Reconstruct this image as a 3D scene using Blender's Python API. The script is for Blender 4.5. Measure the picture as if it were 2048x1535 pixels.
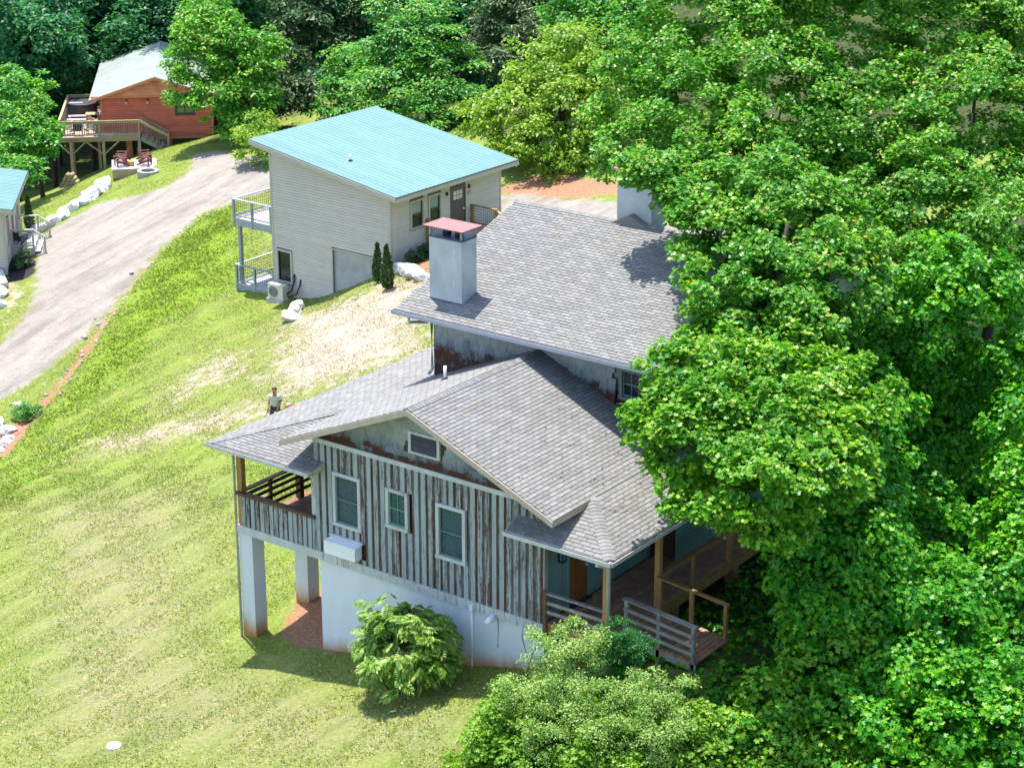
import bpy, math, random
import numpy as np
from mathutils import Vector, Matrix
random.seed(7)
rng = np.random.default_rng(11)
scene = bpy.context.scene
COL = scene.collection
for o in list(bpy.data.objects):
    bpy.data.objects.remove(o, do_unlink=True)

# ------------------------------------------------------------------ camera, sky, sun, exposure
cam_d = bpy.data.cameras.new('camera')
cam_d.sensor_width = 36.0
cam_d.lens = 4140.0 / 2048.0 * 36.0
cam_d.clip_start = 0.5
cam_d.clip_end = 2000.0
cam = bpy.data.objects.new('camera', cam_d)
COL.objects.link(cam)
CAM = Vector((36.2835, -40.0094, 24.8691))
yaw, pitch = -0.634356, 0.349622
cy_, sy_, cp_, sp_ = math.cos(yaw), math.sin(yaw), math.cos(pitch), math.sin(pitch)
fwd = Vector((sy_ * cp_, cy_ * cp_, -sp_))
rgt = Vector((cy_, -sy_, 0))
upv = rgt.cross(fwd)
cam.matrix_world = Matrix(((rgt.x, upv.x, -fwd.x, CAM.x), (rgt.y, upv.y, -fwd.y, CAM.y), (rgt.z, upv.z, -fwd.z, CAM.z), (0, 0, 0, 1)))
scene.camera = cam

SUN = Vector((-0.285, 0.15, 1.0)).normalized()          # towards the sun
elev = math.asin(SUN.z)
azim = math.atan2(SUN.x, SUN.y)
world = bpy.data.worlds.new('World')
scene.world = world
world.use_nodes = True
wn = world.node_tree
sky = wn.nodes.new('ShaderNodeTexSky')
sky.sky_type = 'NISHITA'
sky.sun_disc = False
sky.sun_elevation = elev
sky.sun_rotation = azim
sky.altitude = 700
sky.air_density = 1.0
sky.dust_density = 1.6
bg = wn.nodes['Background']
wn.links.new(sky.outputs[0], bg.inputs['Color'])
bg.inputs['Strength'].default_value = 0.15
sun_d = bpy.data.lights.new('sun', 'SUN')
sun_d.energy = 3.5
sun_d.angle = math.radians(0.53)
sun_d.color = (1.0, 0.955, 0.88)
sun = bpy.data.objects.new('sun', sun_d)
COL.objects.link(sun)
sun.rotation_euler = SUN.to_track_quat('Z', 'Y').to_euler()
sun.location = (0, 0, 80)
scene.view_settings.view_transform = 'Standard'
scene.view_settings.look = 'None'
scene.view_settings.exposure = 1.5
scene.view_settings.gamma = 1.0
scene.view_settings.use_curve_mapping = False
scene.cycles.max_bounces = 6
scene.cycles.transparent_max_bounces = 8

# ------------------------------------------------------------------ materials
def new_mat(name):
    m = bpy.data.materials.new(name)
    m.use_nodes = True
    nt = m.node_tree
    for n in list(nt.nodes):
        nt.nodes.remove(n)
    out = nt.nodes.new('ShaderNodeOutputMaterial')
    return m, nt, out

class NT:
    """small helper round a node tree"""
    def __init__(s, nt):
        s.t = nt
        s.pos = None
    def n(s, kind, **kw):
        a = s.t.nodes.new(kind)
        for k, v in kw.items():
            setattr(a, k, v)
        return a
    def l(s, a, b):
        s.t.links.new(a, b)
    def P(s):
        if s.pos is None:
            s.pos = s.n('ShaderNodeNewGeometry').outputs['Position']
        return s.pos
    def noise(s, scale, stretch=(1, 1, 1), detail=4, rough=0.55, offset=None):
        mp = s.n('ShaderNodeMapping')
        mp.inputs['Scale'].default_value = stretch
        s.l(s.P(), mp.inputs['Vector'])
        vec = mp.outputs[0]
        if offset is not None:
            ad = s.n('ShaderNodeVectorMath', operation='ADD')
            s.l(vec, ad.inputs[0])
            s.l(offset, ad.inputs[1])
            vec = ad.outputs[0]
        nz = s.n('ShaderNodeTexNoise')
        nz.inputs['Scale'].default_value = scale
        nz.inputs['Detail'].default_value = detail
        nz.inputs['Roughness'].default_value = rough
        s.l(vec, nz.inputs['Vector'])
        return nz.outputs['Fac']
    def ramp(s, fac, stops, interp='LINEAR'):
        r = s.n('ShaderNodeValToRGB')
        r.color_ramp.interpolation = interp
        el = r.color_ramp.elements
        while len(el) < len(stops):
            el.new(0.5)
        for e, (p, c) in zip(el, stops):
            e.position = p
            e.color = (*c, 1) if not isinstance(c, (int, float)) else (c, c, c, 1)
        s.l(fac, r.inputs[0])
        return r.outputs[0]
    def math(s, op, a, b=None, clamp=False):
        m = s.n('ShaderNodeMath', operation=op, use_clamp=clamp)
        for i, v in enumerate((a, b)):
            if v is None:
                continue
            if isinstance(v, (int, float)):
                m.inputs[i].default_value = v
            else:
                s.l(v, m.inputs[i])
        return m.outputs[0]
    def mix(s, fac, a, b, blend='MIX'):
        m = s.n('ShaderNodeMix', data_type='RGBA', blend_type=blend)
        if isinstance(fac, (int, float)):
            m.inputs[0].default_value = fac
        else:
            s.l(fac, m.inputs[0])
        for i, v in ((6, a), (7, b)):
            if isinstance(v, tuple):
                m.inputs[i].default_value = (*v[:3], 1)
            else:
                s.l(v, m.inputs[i])
        return m.outputs[2]
    def rnd(s):
        """a random number per piece: per mesh island and per object"""
        a = s.n('ShaderNodeNewGeometry').outputs['Random Per Island']
        b = s.n('ShaderNodeObjectInfo').outputs['Random']
        return s.math('FRACT', s.math('ADD', a, b))
    def attr(s, name):
        return s.n('ShaderNodeAttribute', attribute_name=name).outputs['Fac']

def principled(N, out, color, rough=0.7, spec=0.3, metal=0.0, bump=None, bump_d=0.01):
    p = N.n('ShaderNodeBsdfPrincipled')
    if isinstance(color, tuple):
        p.inputs['Base Color'].default_value = (*color, 1)
    else:
        N.l(color, p.inputs['Base Color'])
    if isinstance(rough, (int, float)):
        p.inputs['Roughness'].default_value = rough
    else:
        N.l(rough, p.inputs['Roughness'])
    p.inputs['Specular IOR Level'].default_value = spec
    p.inputs['Metallic'].default_value = metal
    if bump is not None:
        b = N.n('ShaderNodeBump')
        b.inputs['Distance'].default_value = bump_d
        N.l(bump, b.inputs['Height'])
        N.l(b.outputs[0], p.inputs['Normal'])
    N.l(p.outputs[0], out.inputs['Surface'])
    return p

def surf(name, c, var=0.25, scale=3.0, stretch=(1, 1, 1), rnd=0.12, rough=0.7, spec=0.3, metal=0.0, bump=0.0, stain=None, stain_at=(0.55, 0.75), stain_scale=2.0, stain_stretch=(1, 1, 1)):
    """painted / weathered solid: base colour broken up by noise, a tone of its own per piece, and stains with a shape of their own"""
    m, nt, out = new_mat(name)
    N = NT(nt)
    nz = N.noise(scale, stretch, 5, 0.6)
    col = N.mix(N.ramp(nz, [(0.3, 0.0), (0.7, 1.0)]), tuple(x * (1 - var) for x in c), tuple(min(1, x * (1 + var)) for x in c))
    if stain:
        sn = N.noise(stain_scale, stain_stretch, 6, 0.65)
        col = N.mix(N.ramp(sn, [(stain_at[0], 0.0), (stain_at[1], 1.0)]), col, stain)
    if rnd:
        k = N.math('MULTIPLY_ADD', N.rnd(), 2 * rnd)
        k.node.inputs[2].default_value = 1 - rnd
        cc = N.n('ShaderNodeCombineColor')
        for i in range(3):
            N.l(k, cc.inputs[i])
        col = N.mix(1.0, col, cc.outputs[0], 'MULTIPLY')
    bmp = N.noise(scale * 6, stretch, 3) if bump else None
    principled(N, out, col, rough, spec, metal, bmp, bump or 0.01)
    return m

M = {}
def build_materials():
    # shingles
    def shingle(name, a, b, blotch=(0.2, 0.17, 0.15)):
        m, nt, out = new_mat(name)
        N = NT(nt)
        r = N.rnd()
        col = N.ramp(r, [(0.0, a), (0.45, tuple((x + y) / 2 for x, y in zip(a, b))), (0.8, b), (1.0, tuple(x * 1.08 for x in b))])
        gr = N.noise(45, (1, 1, 1), 2)
        col = N.mix(N.ramp(gr, [(0.35, 0.0), (0.65, 0.3)]), col, tuple(x * 0.7 for x in a))
        bl = N.noise(0.9, (1, 1, 1), 6, 0.7)
        col = N.mix(N.ramp(bl, [(0.56, 0.0), (0.75, 0.5)]), col, blotch)
        principled(N, out, col, 0.85, 0.25)
        return m
    M['shingle'] = shingle('asphalt_shingle', (0.168, 0.164, 0.156), (0.222, 0.218, 0.208))
    M['roof_felt'] = surf('roof_felt', (0.06, 0.06, 0.065), rnd=0)
    M['red_roof'] = surf('weathered_green_roof', (0.33, 0.37, 0.34), var=0.15, scale=1.0, rnd=0.05, rough=0.5, spec=0.4)
    # weathered board and batten: pale paint flaking off brown wood
    def weathered(name, paint, wood, t0, t1, sc=1.0):
        m, nt, out = new_mat(name)
        N = NT(nt)
        r = N.rnd()
        off = N.n('ShaderNodeCombineXYZ')
        N.l(N.math('MULTIPLY', r, 37.0), off.inputs[0])
        N.l(N.math('MULTIPLY', r, 11.0), off.inputs[2])
        n1 = N.noise(9.0 * sc, (2.0, 2.0, 0.13), 8, 0.75, off.outputs[0])
        n2 = N.noise(26.0 * sc, (1, 1, 0.3), 5, 0.7, off.outputs[0])
        f = N.math('ADD', N.math('MULTIPLY', n1, 0.72), N.math('MULTIPLY', n2, 0.28))
        sh = N.math('ADD', f, N.math('MULTIPLY', N.math('SUBTRACT', r, 0.5), 0.13))
        pc = N.mix(N.ramp(N.noise(2.2, (1, 1, 0.3), 4), [(0.3, 0.0), (0.7, 1.0)]), tuple(x * 0.78 for x in paint), paint)
        wc = N.mix(N.ramp(N.noise(3.0, (1, 1, 0.2), 4, 0.6, off.outputs[0]), [(0.35, 0.0), (0.65, 1.0)]), wood, (wood[0] * 2.6, wood[1] * 1.7, wood[2] * 1.2))
        col = N.mix(N.ramp(sh, [(t0, 0.0), (t1, 1.0)]), pc, wc)
        principled(N, out, col, 0.8, 0.2, 0, n1, 0.006)
        return m
    M['board'] = weathered('flaking_painted_board', (0.36, 0.41, 0.40), (0.060, 0.040, 0.032), 0.50, 0.60)
    M['board_brown'] = weathered('bare_brown_board', (0.24, 0.26, 0.25), (0.055, 0.032, 0.024), 0.38, 0.52)
    M['trim_w'] = weathered('weathered_trim', (0.55, 0.56, 0.53), (0.09, 0.07, 0.06), 0.56, 0.66)
    M['fascia'] = surf('beige_fascia', (0.50, 0.405, 0.31), var=0.12, rnd=0.05, stain=(0.16, 0.14, 0.13), stain_at=(0.62, 0.72), stain_scale=5)
    M['soffit'] = surf('olive_soffit', (0.36, 0.34, 0.20), var=0.1, rnd=0.03)
    # gable wood shingles: pale above, dark rain-splash stains low down
    def wallsh(name, zlo, zhi):
        m, nt, out = new_mat(name)
        N = NT(nt)
        r = N.rnd()
        sep = N.n('ShaderNodeSeparateXYZ')
        N.l(N.P(), sep.inputs[0])
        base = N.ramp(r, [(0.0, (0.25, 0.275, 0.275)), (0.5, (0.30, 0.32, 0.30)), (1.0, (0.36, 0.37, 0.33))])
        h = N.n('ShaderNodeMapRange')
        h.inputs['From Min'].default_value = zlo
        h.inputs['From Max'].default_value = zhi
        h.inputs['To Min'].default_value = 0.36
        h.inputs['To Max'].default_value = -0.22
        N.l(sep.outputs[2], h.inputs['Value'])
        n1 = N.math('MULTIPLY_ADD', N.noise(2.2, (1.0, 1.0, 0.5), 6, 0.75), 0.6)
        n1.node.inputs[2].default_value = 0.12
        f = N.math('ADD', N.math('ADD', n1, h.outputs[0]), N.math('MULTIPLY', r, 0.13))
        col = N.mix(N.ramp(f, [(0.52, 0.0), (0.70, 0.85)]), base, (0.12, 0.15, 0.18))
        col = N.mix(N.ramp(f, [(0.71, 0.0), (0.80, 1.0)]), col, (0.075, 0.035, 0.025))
        principled(N, out, col, 0.85, 0.15, 0, N.noise(30, (1, 1, 0.1), 3), 0.004)
        return m
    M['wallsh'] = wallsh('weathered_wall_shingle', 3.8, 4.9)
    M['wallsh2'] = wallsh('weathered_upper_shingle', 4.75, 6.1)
    M['stucco'] = surf('white_stucco', (0.66, 0.68, 0.69), var=0.08, scale=1.5, rnd=0, rough=0.85, spec=0.15, stain=(0.45, 0.43, 0.40), stain_at=(0.62, 0.85), stain_scale=1.2, stain_stretch=(1, 1, 0.3))
    # stucco with red clay splashed on its foot
    def splashed(name, base, clay, gx, g0, h0):
        m, nt, out = new_mat(name)
        N = NT(nt)
        sep = N.n('ShaderNodeSeparateXYZ')
        N.l(N.P(), sep.inputs[0])
        line = N.math('MULTIPLY_ADD', sep.outputs[0], gx)
        line.node.inputs[2].default_value = g0
        hh = N.math('SUBTRACT', sep.outputs[2], line)
        nz = N.noise(2.5, (1, 1, 0.5), 5, 0.6)
        f = N.math('SUBTRACT', hh, N.math('MULTIPLY', nz, h0 * 1.2))
        st = N.ramp(N.math('MULTIPLY_ADD', f, 1.0 / h0), [(0.0, 1.0), (0.55, 0.35), (1.0, 0.0)])
        b2 = N.mix(N.ramp(N.noise(1.3, (1, 1, 0.35), 5), [(0.35, 0.0), (0.7, 1.0)]), tuple(x * 0.9 for x in base), base)
        col = N.mix(st, b2, clay)
        principled(N, out, col, 0.85, 0.15)
        return m
    M['found'] = splashed('white_foundation_with_clay_splash', (0.70, 0.72, 0.73), (0.46, 0.25, 0.11), 0.225, -2.98, 0.5)
    M['column'] = splashed('white_column_with_clay_splash', (0.64, 0.66, 0.66), (0.45, 0.21, 0.07), 0.0, -3.3, 0.75)
    M['brown_wood'] = surf('dark_stained_wood', (0.13, 0.065, 0.038), var=0.35, scale=4, stretch=(1, 1, 0.3), rnd=0.18, bump=0.004)
    M['tub_grey'] = surf('dark_tub_panel', (0.06, 0.055, 0.065), rnd=0)
    M['mulch_dark'] = surf('ash', (0.03, 0.03, 0.03), rnd=0)
    M['pale_pink'] = surf('pale_bench_slat', (0.6, 0.5, 0.47), rnd=0.05)
    M['pump_case'] = surf('ivory_pump_case', (0.62, 0.58, 0.47), var=0.05, rnd=0)
    M['deck_red'] = surf('red_brown_deck_board', (0.25, 0.115, 0.06), var=0.2, scale=3, rnd=0.2)
    M['deck_grey'] = surf('weathered_deck_board', (0.40, 0.215, 0.135), var=0.25, scale=3, rnd=0.2)
    M['amber_wood'] = surf('amber_pine_post', (0.36, 0.20, 0.07), var=0.25, scale=3, stretch=(1, 1, 0.3), rnd=0.12)
    M['pale_wood'] = surf('pale_treated_wood', (0.40, 0.30, 0.19), var=0.2, scale=2, rnd=0.15)
    M['grey_wood'] = surf('silver_grey_wood', (0.33, 0.29, 0.25), var=0.25, scale=3, rnd=0.15)
    M['wet_wood'] = surf('weathered_railing_wood', (0.30, 0.25, 0.21), var=0.4, scale=5, rnd=0.15)
    M['teal_wall'] = surf('blue_green_siding', (0.15, 0.24, 0.22), var=0.12, scale=2, rnd=0.07)
    M['metal_grey'] = surf('galvanised_sheet', (0.42, 0.45, 0.46), var=0.16, scale=1.4, rnd=0, rough=0.55, spec=0.4, metal=0.15, stain=(0.62, 0.64, 0.65), stain_at=(0.6, 0.7), stain_scale=5, stain_stretch=(1, 1, 0.35))
    M['dark_metal'] = surf('dark_metal', (0.035, 0.04, 0.05), rnd=0, rough=0.5)
    M['blue_metal'] = surf('dark_blue_cap_metal', (0.05, 0.08, 0.13), rnd=0, rough=0.45)
    M['rust_red'] = surf('faded_red_cap', (0.26, 0.115, 0.10), var=0.15, scale=5, rnd=0, rough=0.5, stain=(0.36, 0.21, 0.19), stain_at=(0.6, 0.75), stain_scale=6)
    M['gutter'] = surf('pale_gutter', (0.52, 0.50, 0.46), var=0.12, rnd=0.03, rough=0.45, stain=(0.25, 0.2, 0.17), stain_at=(0.58, 0.75), stain_scale=4)
    M['gutter_grey'] = surf('grey_gutter', (0.36, 0.37, 0.40), var=0.12, rnd=0.03, rough=0.45)
    M['debris'] = surf('leaf_debris', (0.13, 0.075, 0.05), var=0.5, scale=20, rnd=0)
    M['white_plastic'] = surf('white_plastic', (0.78, 0.78, 0.77), var=0.04, rnd=0.02, rough=0.5)
    M['black_plastic'] = surf('black_plastic', (0.02, 0.02, 0.022), rnd=0, rough=0.5)
    M['green_frame'] = surf('grey_green_sash', (0.12, 0.16, 0.15), var=0.1, rnd=0.03, rough=0.5)
    M['bright_green_frame'] = surf('green_sash', (0.10, 0.26, 0.12), var=0.1, rnd=0.03, rough=0.5)
    M['blind'] = surf('pale_blind_slat', (0.10, 0.18, 0.24), var=0.05, rnd=0.05)
    def glass(name, tint, rough=0.05):
        m, nt, out = new_mat(name)
        N = NT(nt)
        g = N.n('ShaderNodeBsdfGlossy')
        g.inputs['Roughness'].default_value = rough
        g.inputs['Color'].default_value = (0.9, 0.95, 1, 1)
        t = N.n('ShaderNodeBsdfTransparent')
        t.inputs['Color'].default_value = (*tint, 1)
        fr = N.n('ShaderNodeFresnel')
        fr.inputs['IOR'].default_value = 1.45
        mx = N.n('ShaderNodeMixShader')
        bf = N.n('ShaderNodeNewGeometry').outputs['Backfacing']
        N.l(N.math('MULTIPLY', fr.outputs[0], N.math('SUBTRACT', 1.0, bf)), mx.inputs[0])
        N.l(t.outputs[0], mx.inputs[1])
        N.l(g.outputs[0], mx.inputs[2])
        N.l(mx.outputs[0], out.inputs['Surface'])
        return m
    M['glass'] = glass('window_glass', (0.78, 0.86, 0.88))
    M['vent_slat'] = surf('dark_vent_slat', (0.085, 0.08, 0.10), var=0.3, scale=6, rnd=0.15)
    M['dark_room'] = surf('dark_interior', (0.03, 0.035, 0.035), rnd=0)
    M['curtain'] = surf('pale_curtain', (0.62, 0.58, 0.56), var=0.1, scale=4, stretch=(1, 1, 0.2), rnd=0)  # window reflection put into a pale colour; also door light and lamp globes
    M['yellow_curtain'] = surf('yellow_curtain', (0.55, 0.52, 0.20), var=0.1, scale=4, rnd=0)
    M['door_wood'] = surf('varnished_door', (0.23, 0.085, 0.025), var=0.25, scale=3, stretch=(1, 1, 0.25), rnd=0, rough=0.45)
    M['brown_door'] = surf('brown_painted_door', (0.11, 0.085, 0.08), var=0.05, rnd=0, rough=0.5)
    # tan cabin
    M['siding'] = surf('greige_lap_siding', (0.55, 0.49, 0.415), var=0.05, scale=1.5, rnd=0.045, rough=0.65)
    M['siding_trim'] = surf('greige_trim', (0.44, 0.40, 0.345), var=0.05, rnd=0.03, rough=0.6)
    M['teal_roof'] = surf('teal_metal_roof', (0.105, 0.215, 0.205), var=0.08, scale=0.8, rnd=0.06, rough=0.5, spec=0.3, stain=(0.13, 0.245, 0.235), stain_at=(0.5, 0.8), stain_scale=1.0)
    M['teal_rib'] = surf('teal_metal_rib', (0.19, 0.32, 0.31), var=0.06, rnd=0.15, rough=0.4, spec=0.45)
    M['concrete'] = surf('patchy_concrete', (0.40, 0.385, 0.36), var=0.18, scale=1.2, rnd=0, rough=0.9)
    M['deck_steel'] = surf('grey_painted_deck', (0.30, 0.33, 0.34), var=0.1, scale=2, rnd=0.05)
    M['deck_light'] = surf('pale_grey_deck_board', (0.50, 0.50, 0.52), var=0.08, rnd=0.08)
    M['mesh_wire'] = surf('dark_wire', (0.10, 0.10, 0.10), rnd=0, rough=0.5)
    # red cabin
    M['red_log'] = surf('red_stained_log', (0.66, 0.17, 0.11), var=0.16, scale=2.0, stretch=(0.6, 0.6, 1), rnd=0.1, rough=0.6, bump=0.004)
    M['red_gable'] = surf('orange_red_log', (0.74, 0.27, 0.16), var=0.16, scale=2.0, stretch=(0.6, 0.6, 1), rnd=0.1, rough=0.6)  # lit copy of the red logs, sunlight painted in as lighter orange
    M['red_trim'] = surf('orange_trim', (0.66, 0.23, 0.12), var=0.12, rnd=0.05)
    M['adirondack'] = surf('dark_red_brown_chair', (0.16, 0.062, 0.048), var=0.2, rnd=0.1)
    M['stone_ring'] = surf('grey_block_ring', (0.36, 0.33, 0.30), var=0.2, scale=5, rnd=0.12)
    M['rock'] = surf('white_limestone', (0.66, 0.64, 0.62), var=0.14, scale=1.8, rnd=0.06, rough=0.9, stain=(0.25, 0.21, 0.18), stain_at=(0.50, 0.68), stain_scale=2.6, bump=0.03)
    M['skin'] = surf('skin', (0.42, 0.20, 0.13), var=0.05, rnd=0)
    M['shirt'] = surf('pale_green_shirt', (0.50, 0.53, 0.44), var=0.12, scale=5, rnd=0)
    M['trousers'] = surf('dark_trousers', (0.045, 0.040, 0.042), var=0.2, scale=5, rnd=0)
    M['cap'] = surf('dark_cap', (0.10, 0.055, 0.05), var=0.1, rnd=0)
    M['orange'] = surf('orange_housing', (0.62, 0.17, 0.03), var=0.05, rnd=0, rough=0.4)
    M['bark'] = surf('bark', (0.055, 0.045, 0.036), var=0.35, scale=4, stretch=(1, 1, 0.3), rnd=0.1, rough=0.9)
    M['pine_bark'] = surf('pine_bark', (0.13, 0.09, 0.07), var=0.3, scale=4, stretch=(1, 1, 0.3), rnd=0.1, rough=0.9)
    # leaves
    def leaf(name, dark, mid, light, yellow=0.0, rough=0.42, spec=0.32, trans=0.42, tcol=None):
        m, nt, out = new_mat(name)
        N = NT(nt)
        r = N.rnd()
        stops = [(0.0, dark), (0.5, mid), (0.97 - yellow, light)]
        if yellow:
            stops += [(0.985 - yellow, light), (0.99, (0.42, 0.30, 0.02))]
        col = N.ramp(r, stops)
        big = N.noise(0.35, (1, 1, 1), 3)
        col = N.mix(N.ramp(big, [(0.35, 0.0), (0.65, 0.55)]), col, dark)
        p = principled(N, out, col, rough, spec)
        tr = N.n('ShaderNodeBsdfTranslucent')
        tc = N.mix(1.0, col, tcol or (1.15, 1.4, 0.5), 'MULTIPLY')
        N.l(tc, tr.inputs['Color'])
        mx = N.n('ShaderNodeMixShader')
        mx.inputs[0].default_value = trans
        N.l(p.outputs[0], mx.inputs[1])
        N.l(tr.outputs[0], mx.inputs[2])
        N.l(mx.outputs[0], out.inputs['Surface'])
        return m
    M['leaf_vine'] = leaf('vine_leaf', (0.04, 0.22, 0.010), (0.15, 0.38, 0.016), (0.40, 0.55, 0.045), 0.0)
    M['leaf_maple'] = leaf('maple_leaf', (0.035, 0.22, 0.016), (0.14, 0.38, 0.024), (0.42, 0.56, 0.09), 0.006)
    M['leaf_kudzu'] = leaf('kudzu_leaf', (0.02, 0.20, 0.010), (0.09, 0.37, 0.014), (0.28, 0.54, 0.025), 0.0)
    M['leaf_privet'] = leaf('privet_leaf', (0.13, 0.26, 0.035), (0.27, 0.42, 0.08), (0.52, 0.60, 0.26), 0, 0.5, 0.3, 0.3)
    M['leaf_weed'] = leaf('weed_leaf', (0.10, 0.25, 0.015), (0.20, 0.39, 0.02), (0.36, 0.50, 0.06), 0)
    M['leaf_dark'] = leaf('dark_shrub_leaf', (0.015, 0.11, 0.02), (0.03, 0.18, 0.03), (0.06, 0.26, 0.05), 0)
    M['leaf_frond'] = leaf('pinnate_leaf', (0.06, 0.19, 0.014), (0.22, 0.36, 0.035), (0.48, 0.55, 0.15), 0, 0.45, 0.35, 0.3)
    M['leaf_yellowgreen'] = leaf('yellow_green_leaf', (0.10, 0.23, 0.012), (0.24, 0.39, 0.02), (0.46, 0.55, 0.08), 0.0)
    M['leaf_bright'] = leaf('bright_layered_leaf', (0.03, 0.21, 0.04), (0.09, 0.34, 0.04), (0.36, 0.52, 0.04), 0)
    M['leaf_forest'] = leaf('forest_leaf', (0.018, 0.12, 0.06), (0.045, 0.20, 0.075), (0.10, 0.30, 0.08), 0)
    M['needle'] = leaf('pine_needle', (0.05, 0.11, 0.05), (0.09, 0.16, 0.05), (0.18, 0.24, 0.07), 0, 0.5, 0.3, 0.15)
    M['needle_dark'] = leaf('cedar_needle', (0.018, 0.06, 0.018), (0.04, 0.10, 0.022), (0.11, 0.17, 0.03), 0, 0.5, 0.3, 0.1)
    M['grass'] = leaf('grass_blade', (0.14, 0.20, 0.025), (0.26, 0.31, 0.055), (0.42, 0.43, 0.16), 0, 0.6, 0.2, 0.35)
    M['straw'] = leaf('dry_grass', (0.40, 0.33, 0.20), (0.56, 0.47, 0.31), (0.70, 0.61, 0.44), 0, 0.7, 0.2, 0.15, (1.0, 0.9, 0.7))
    M['gravel_bit'] = surf('gravel_stone', (0.48, 0.45, 0.43), var=0.2, rnd=0.3, rough=0.9)
    # terrain: one material for every ground surface, steered by zone weights stored on the vertices
    m, nt, out = new_mat('terrain')
    N = NT(nt)
    fine = N.noise(9.0, (1, 1, 1), 6, 0.7)
    midn = N.noise(1.6, (1, 1, 1), 6, 0.68)
    big = N.noise(0.22, (1, 1, 1), 5, 0.6)
    gcol = N.ramp(fine, [(0.25, (0.13, 0.165, 0.035)), (0.45, (0.20, 0.225, 0.06)), (0.60, (0.285, 0.285, 0.105)), (0.78, (0.38, 0.35, 0.19))])
    lush = N.ramp(fine, [(0.25, (0.085, 0.185, 0.02)), (0.5, (0.185, 0.285, 0.025)), (0.75, (0.30, 0.36, 0.05))])
    dry = N.ramp(fine, [(0.25, (0.18, 0.19, 0.07)), (0.5, (0.27, 0.255, 0.125)), (0.75, (0.39, 0.35, 0.22))])
    straw = N.ramp(fine, [(0.28, (0.19, 0.135, 0.09)), (0.46, (0.42, 0.335, 0.26)), (0.7, (0.58, 0.50, 0.43))])
    clay = N.ramp(fine, [(0.25, (0.20, 0.085, 0.045)), (0.5, (0.38, 0.19, 0.11)), (0.75, (0.55, 0.33, 0.22))])
    grav = N.ramp(N.noise(22.0, (1, 1, 1), 4, 0.75), [(0.25, (0.14, 0.125, 0.11)), (0.45, (0.27, 0.245, 0.22)), (0.75, (0.42, 0.385, 0.355))])
    grav = N.mix(N.ramp(midn, [(0.40, 0.0), (0.70, 0.55)]), grav, (0.40, 0.33, 0.27))
    wt = N.n('ShaderNodeMapping')
    wt.inputs['Rotation'].default_value = (0, 0, math.radians(-22))
    wt.inputs['Scale'].default_value = (1.1, 0.05, 1)
    N.l(N.P(), wt.inputs['Vector'])
    wtn = N.n('ShaderNodeTexNoise')
    wtn.inputs['Scale'].default_value = 0.9
    wtn.inputs['Detail'].default_value = 6
    wtn.inputs['Roughness'].default_value = 0.7
    N.l(wt.outputs[0], wtn.inputs['Vector'])
    grav = N.mix(0.8, grav, N.ramp(wtn.outputs['Fac'], [(0.36, (0.70, 0.68, 0.66)), (0.5, (1, 1, 1)), (0.64, (1.15, 1.13, 1.1))]), 'MULTIPLY')
    mulch = N.ramp(N.noise(14.0), [(0.3, (0.022, 0.02, 0.022)), (0.7, (0.07, 0.06, 0.06))])
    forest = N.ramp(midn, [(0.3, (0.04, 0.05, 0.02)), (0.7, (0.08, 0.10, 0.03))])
    # swathes left by the mower
    sw = N.n('ShaderNodeMapping')
    sw.inputs['Rotation'].default_value = (0, 0, math.radians(-26))
    sw.inputs['Scale'].default_value = (1.5, 0.10, 1)
    N.l(N.P(), sw.inputs['Vector'])
    swn = N.n('ShaderNodeTexNoise')
    swn.inputs['Scale'].default_value = 1.4
    swn.inputs['Detail'].default_value = 5
    swn.inputs['Roughness'].default_value = 0.65
    N.l(sw.outputs[0], swn.inputs['Vector'])
    swath = N.ramp(swn.outputs['Fac'], [(0.36, (0.70, 0.78, 0.66)), (0.52, (1, 1, 1)), (0.66, (1.16, 1.08, 1.12))])
    def mask(name, soft=0.35, extra=midn):
        a = N.math('ADD', N.attr(name), N.math('MULTIPLY', N.math('SUBTRACT', extra, 0.5), 1.5))
        return N.ramp(a, [(0.5 - soft / 2, 0.0), (0.5 + soft / 2, 1.0)])
    col = N.mix(N.ramp(N.math('ADD', midn, N.math('MULTIPLY', big, 0.5)), [(0.6, 0.0), (0.9, 0.8)]), gcol, lush)
    col = N.mix(mask('dry', 0.5), col, dry)
    col = N.mix(mask('lush', 0.5), col, lush)
    col = N.mix(0.65, col, swath, 'MULTIPLY')
    col = N.mix(mask('straw', 0.3), col, straw)
    col = N.mix(mask('clay', 0.3), col, clay)
    col = N.mix(mask('mulch', 0.2), col, mulch)
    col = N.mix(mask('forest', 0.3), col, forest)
    col = N.mix(mask('gravel', 0.3), col, grav)
    principled(N, out, col, 0.95, 0.1, 0, N.math('ADD', fine, midn), 0.12)
    M['terrain'] = m
build_materials()

# ------------------------------------------------------------------ object and mesh helpers
def tag(o, label=None, cat=None, group=None, kind=None):
    if label: o['label'] = label
    if cat: o['category'] = cat
    if group: o['group'] = group
    if kind: o['kind'] = kind
    return o

def empty(name, label, cat, loc=(0, 0, 0), rz=0.0, group=None):
    o = bpy.data.objects.new(name, None)
    o.empty_display_size = 0.3
    o.location = loc
    o.rotation_euler = (0, 0, rz)
    COL.objects.link(o)
    return tag(o, label, cat, group)

def link_mesh(name, me, parent=None):
    o = bpy.data.objects.new(name, me)
    COL.objects.link(o)
    if parent is not None:
        o.parent = parent
    return o

def copy_tree(o, parent=None):
    c = o.copy()
    COL.objects.link(c)
    if parent is not None:
        c.parent = parent
    for ch in list(o.children):
        copy_tree(ch, c)
    return c

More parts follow.
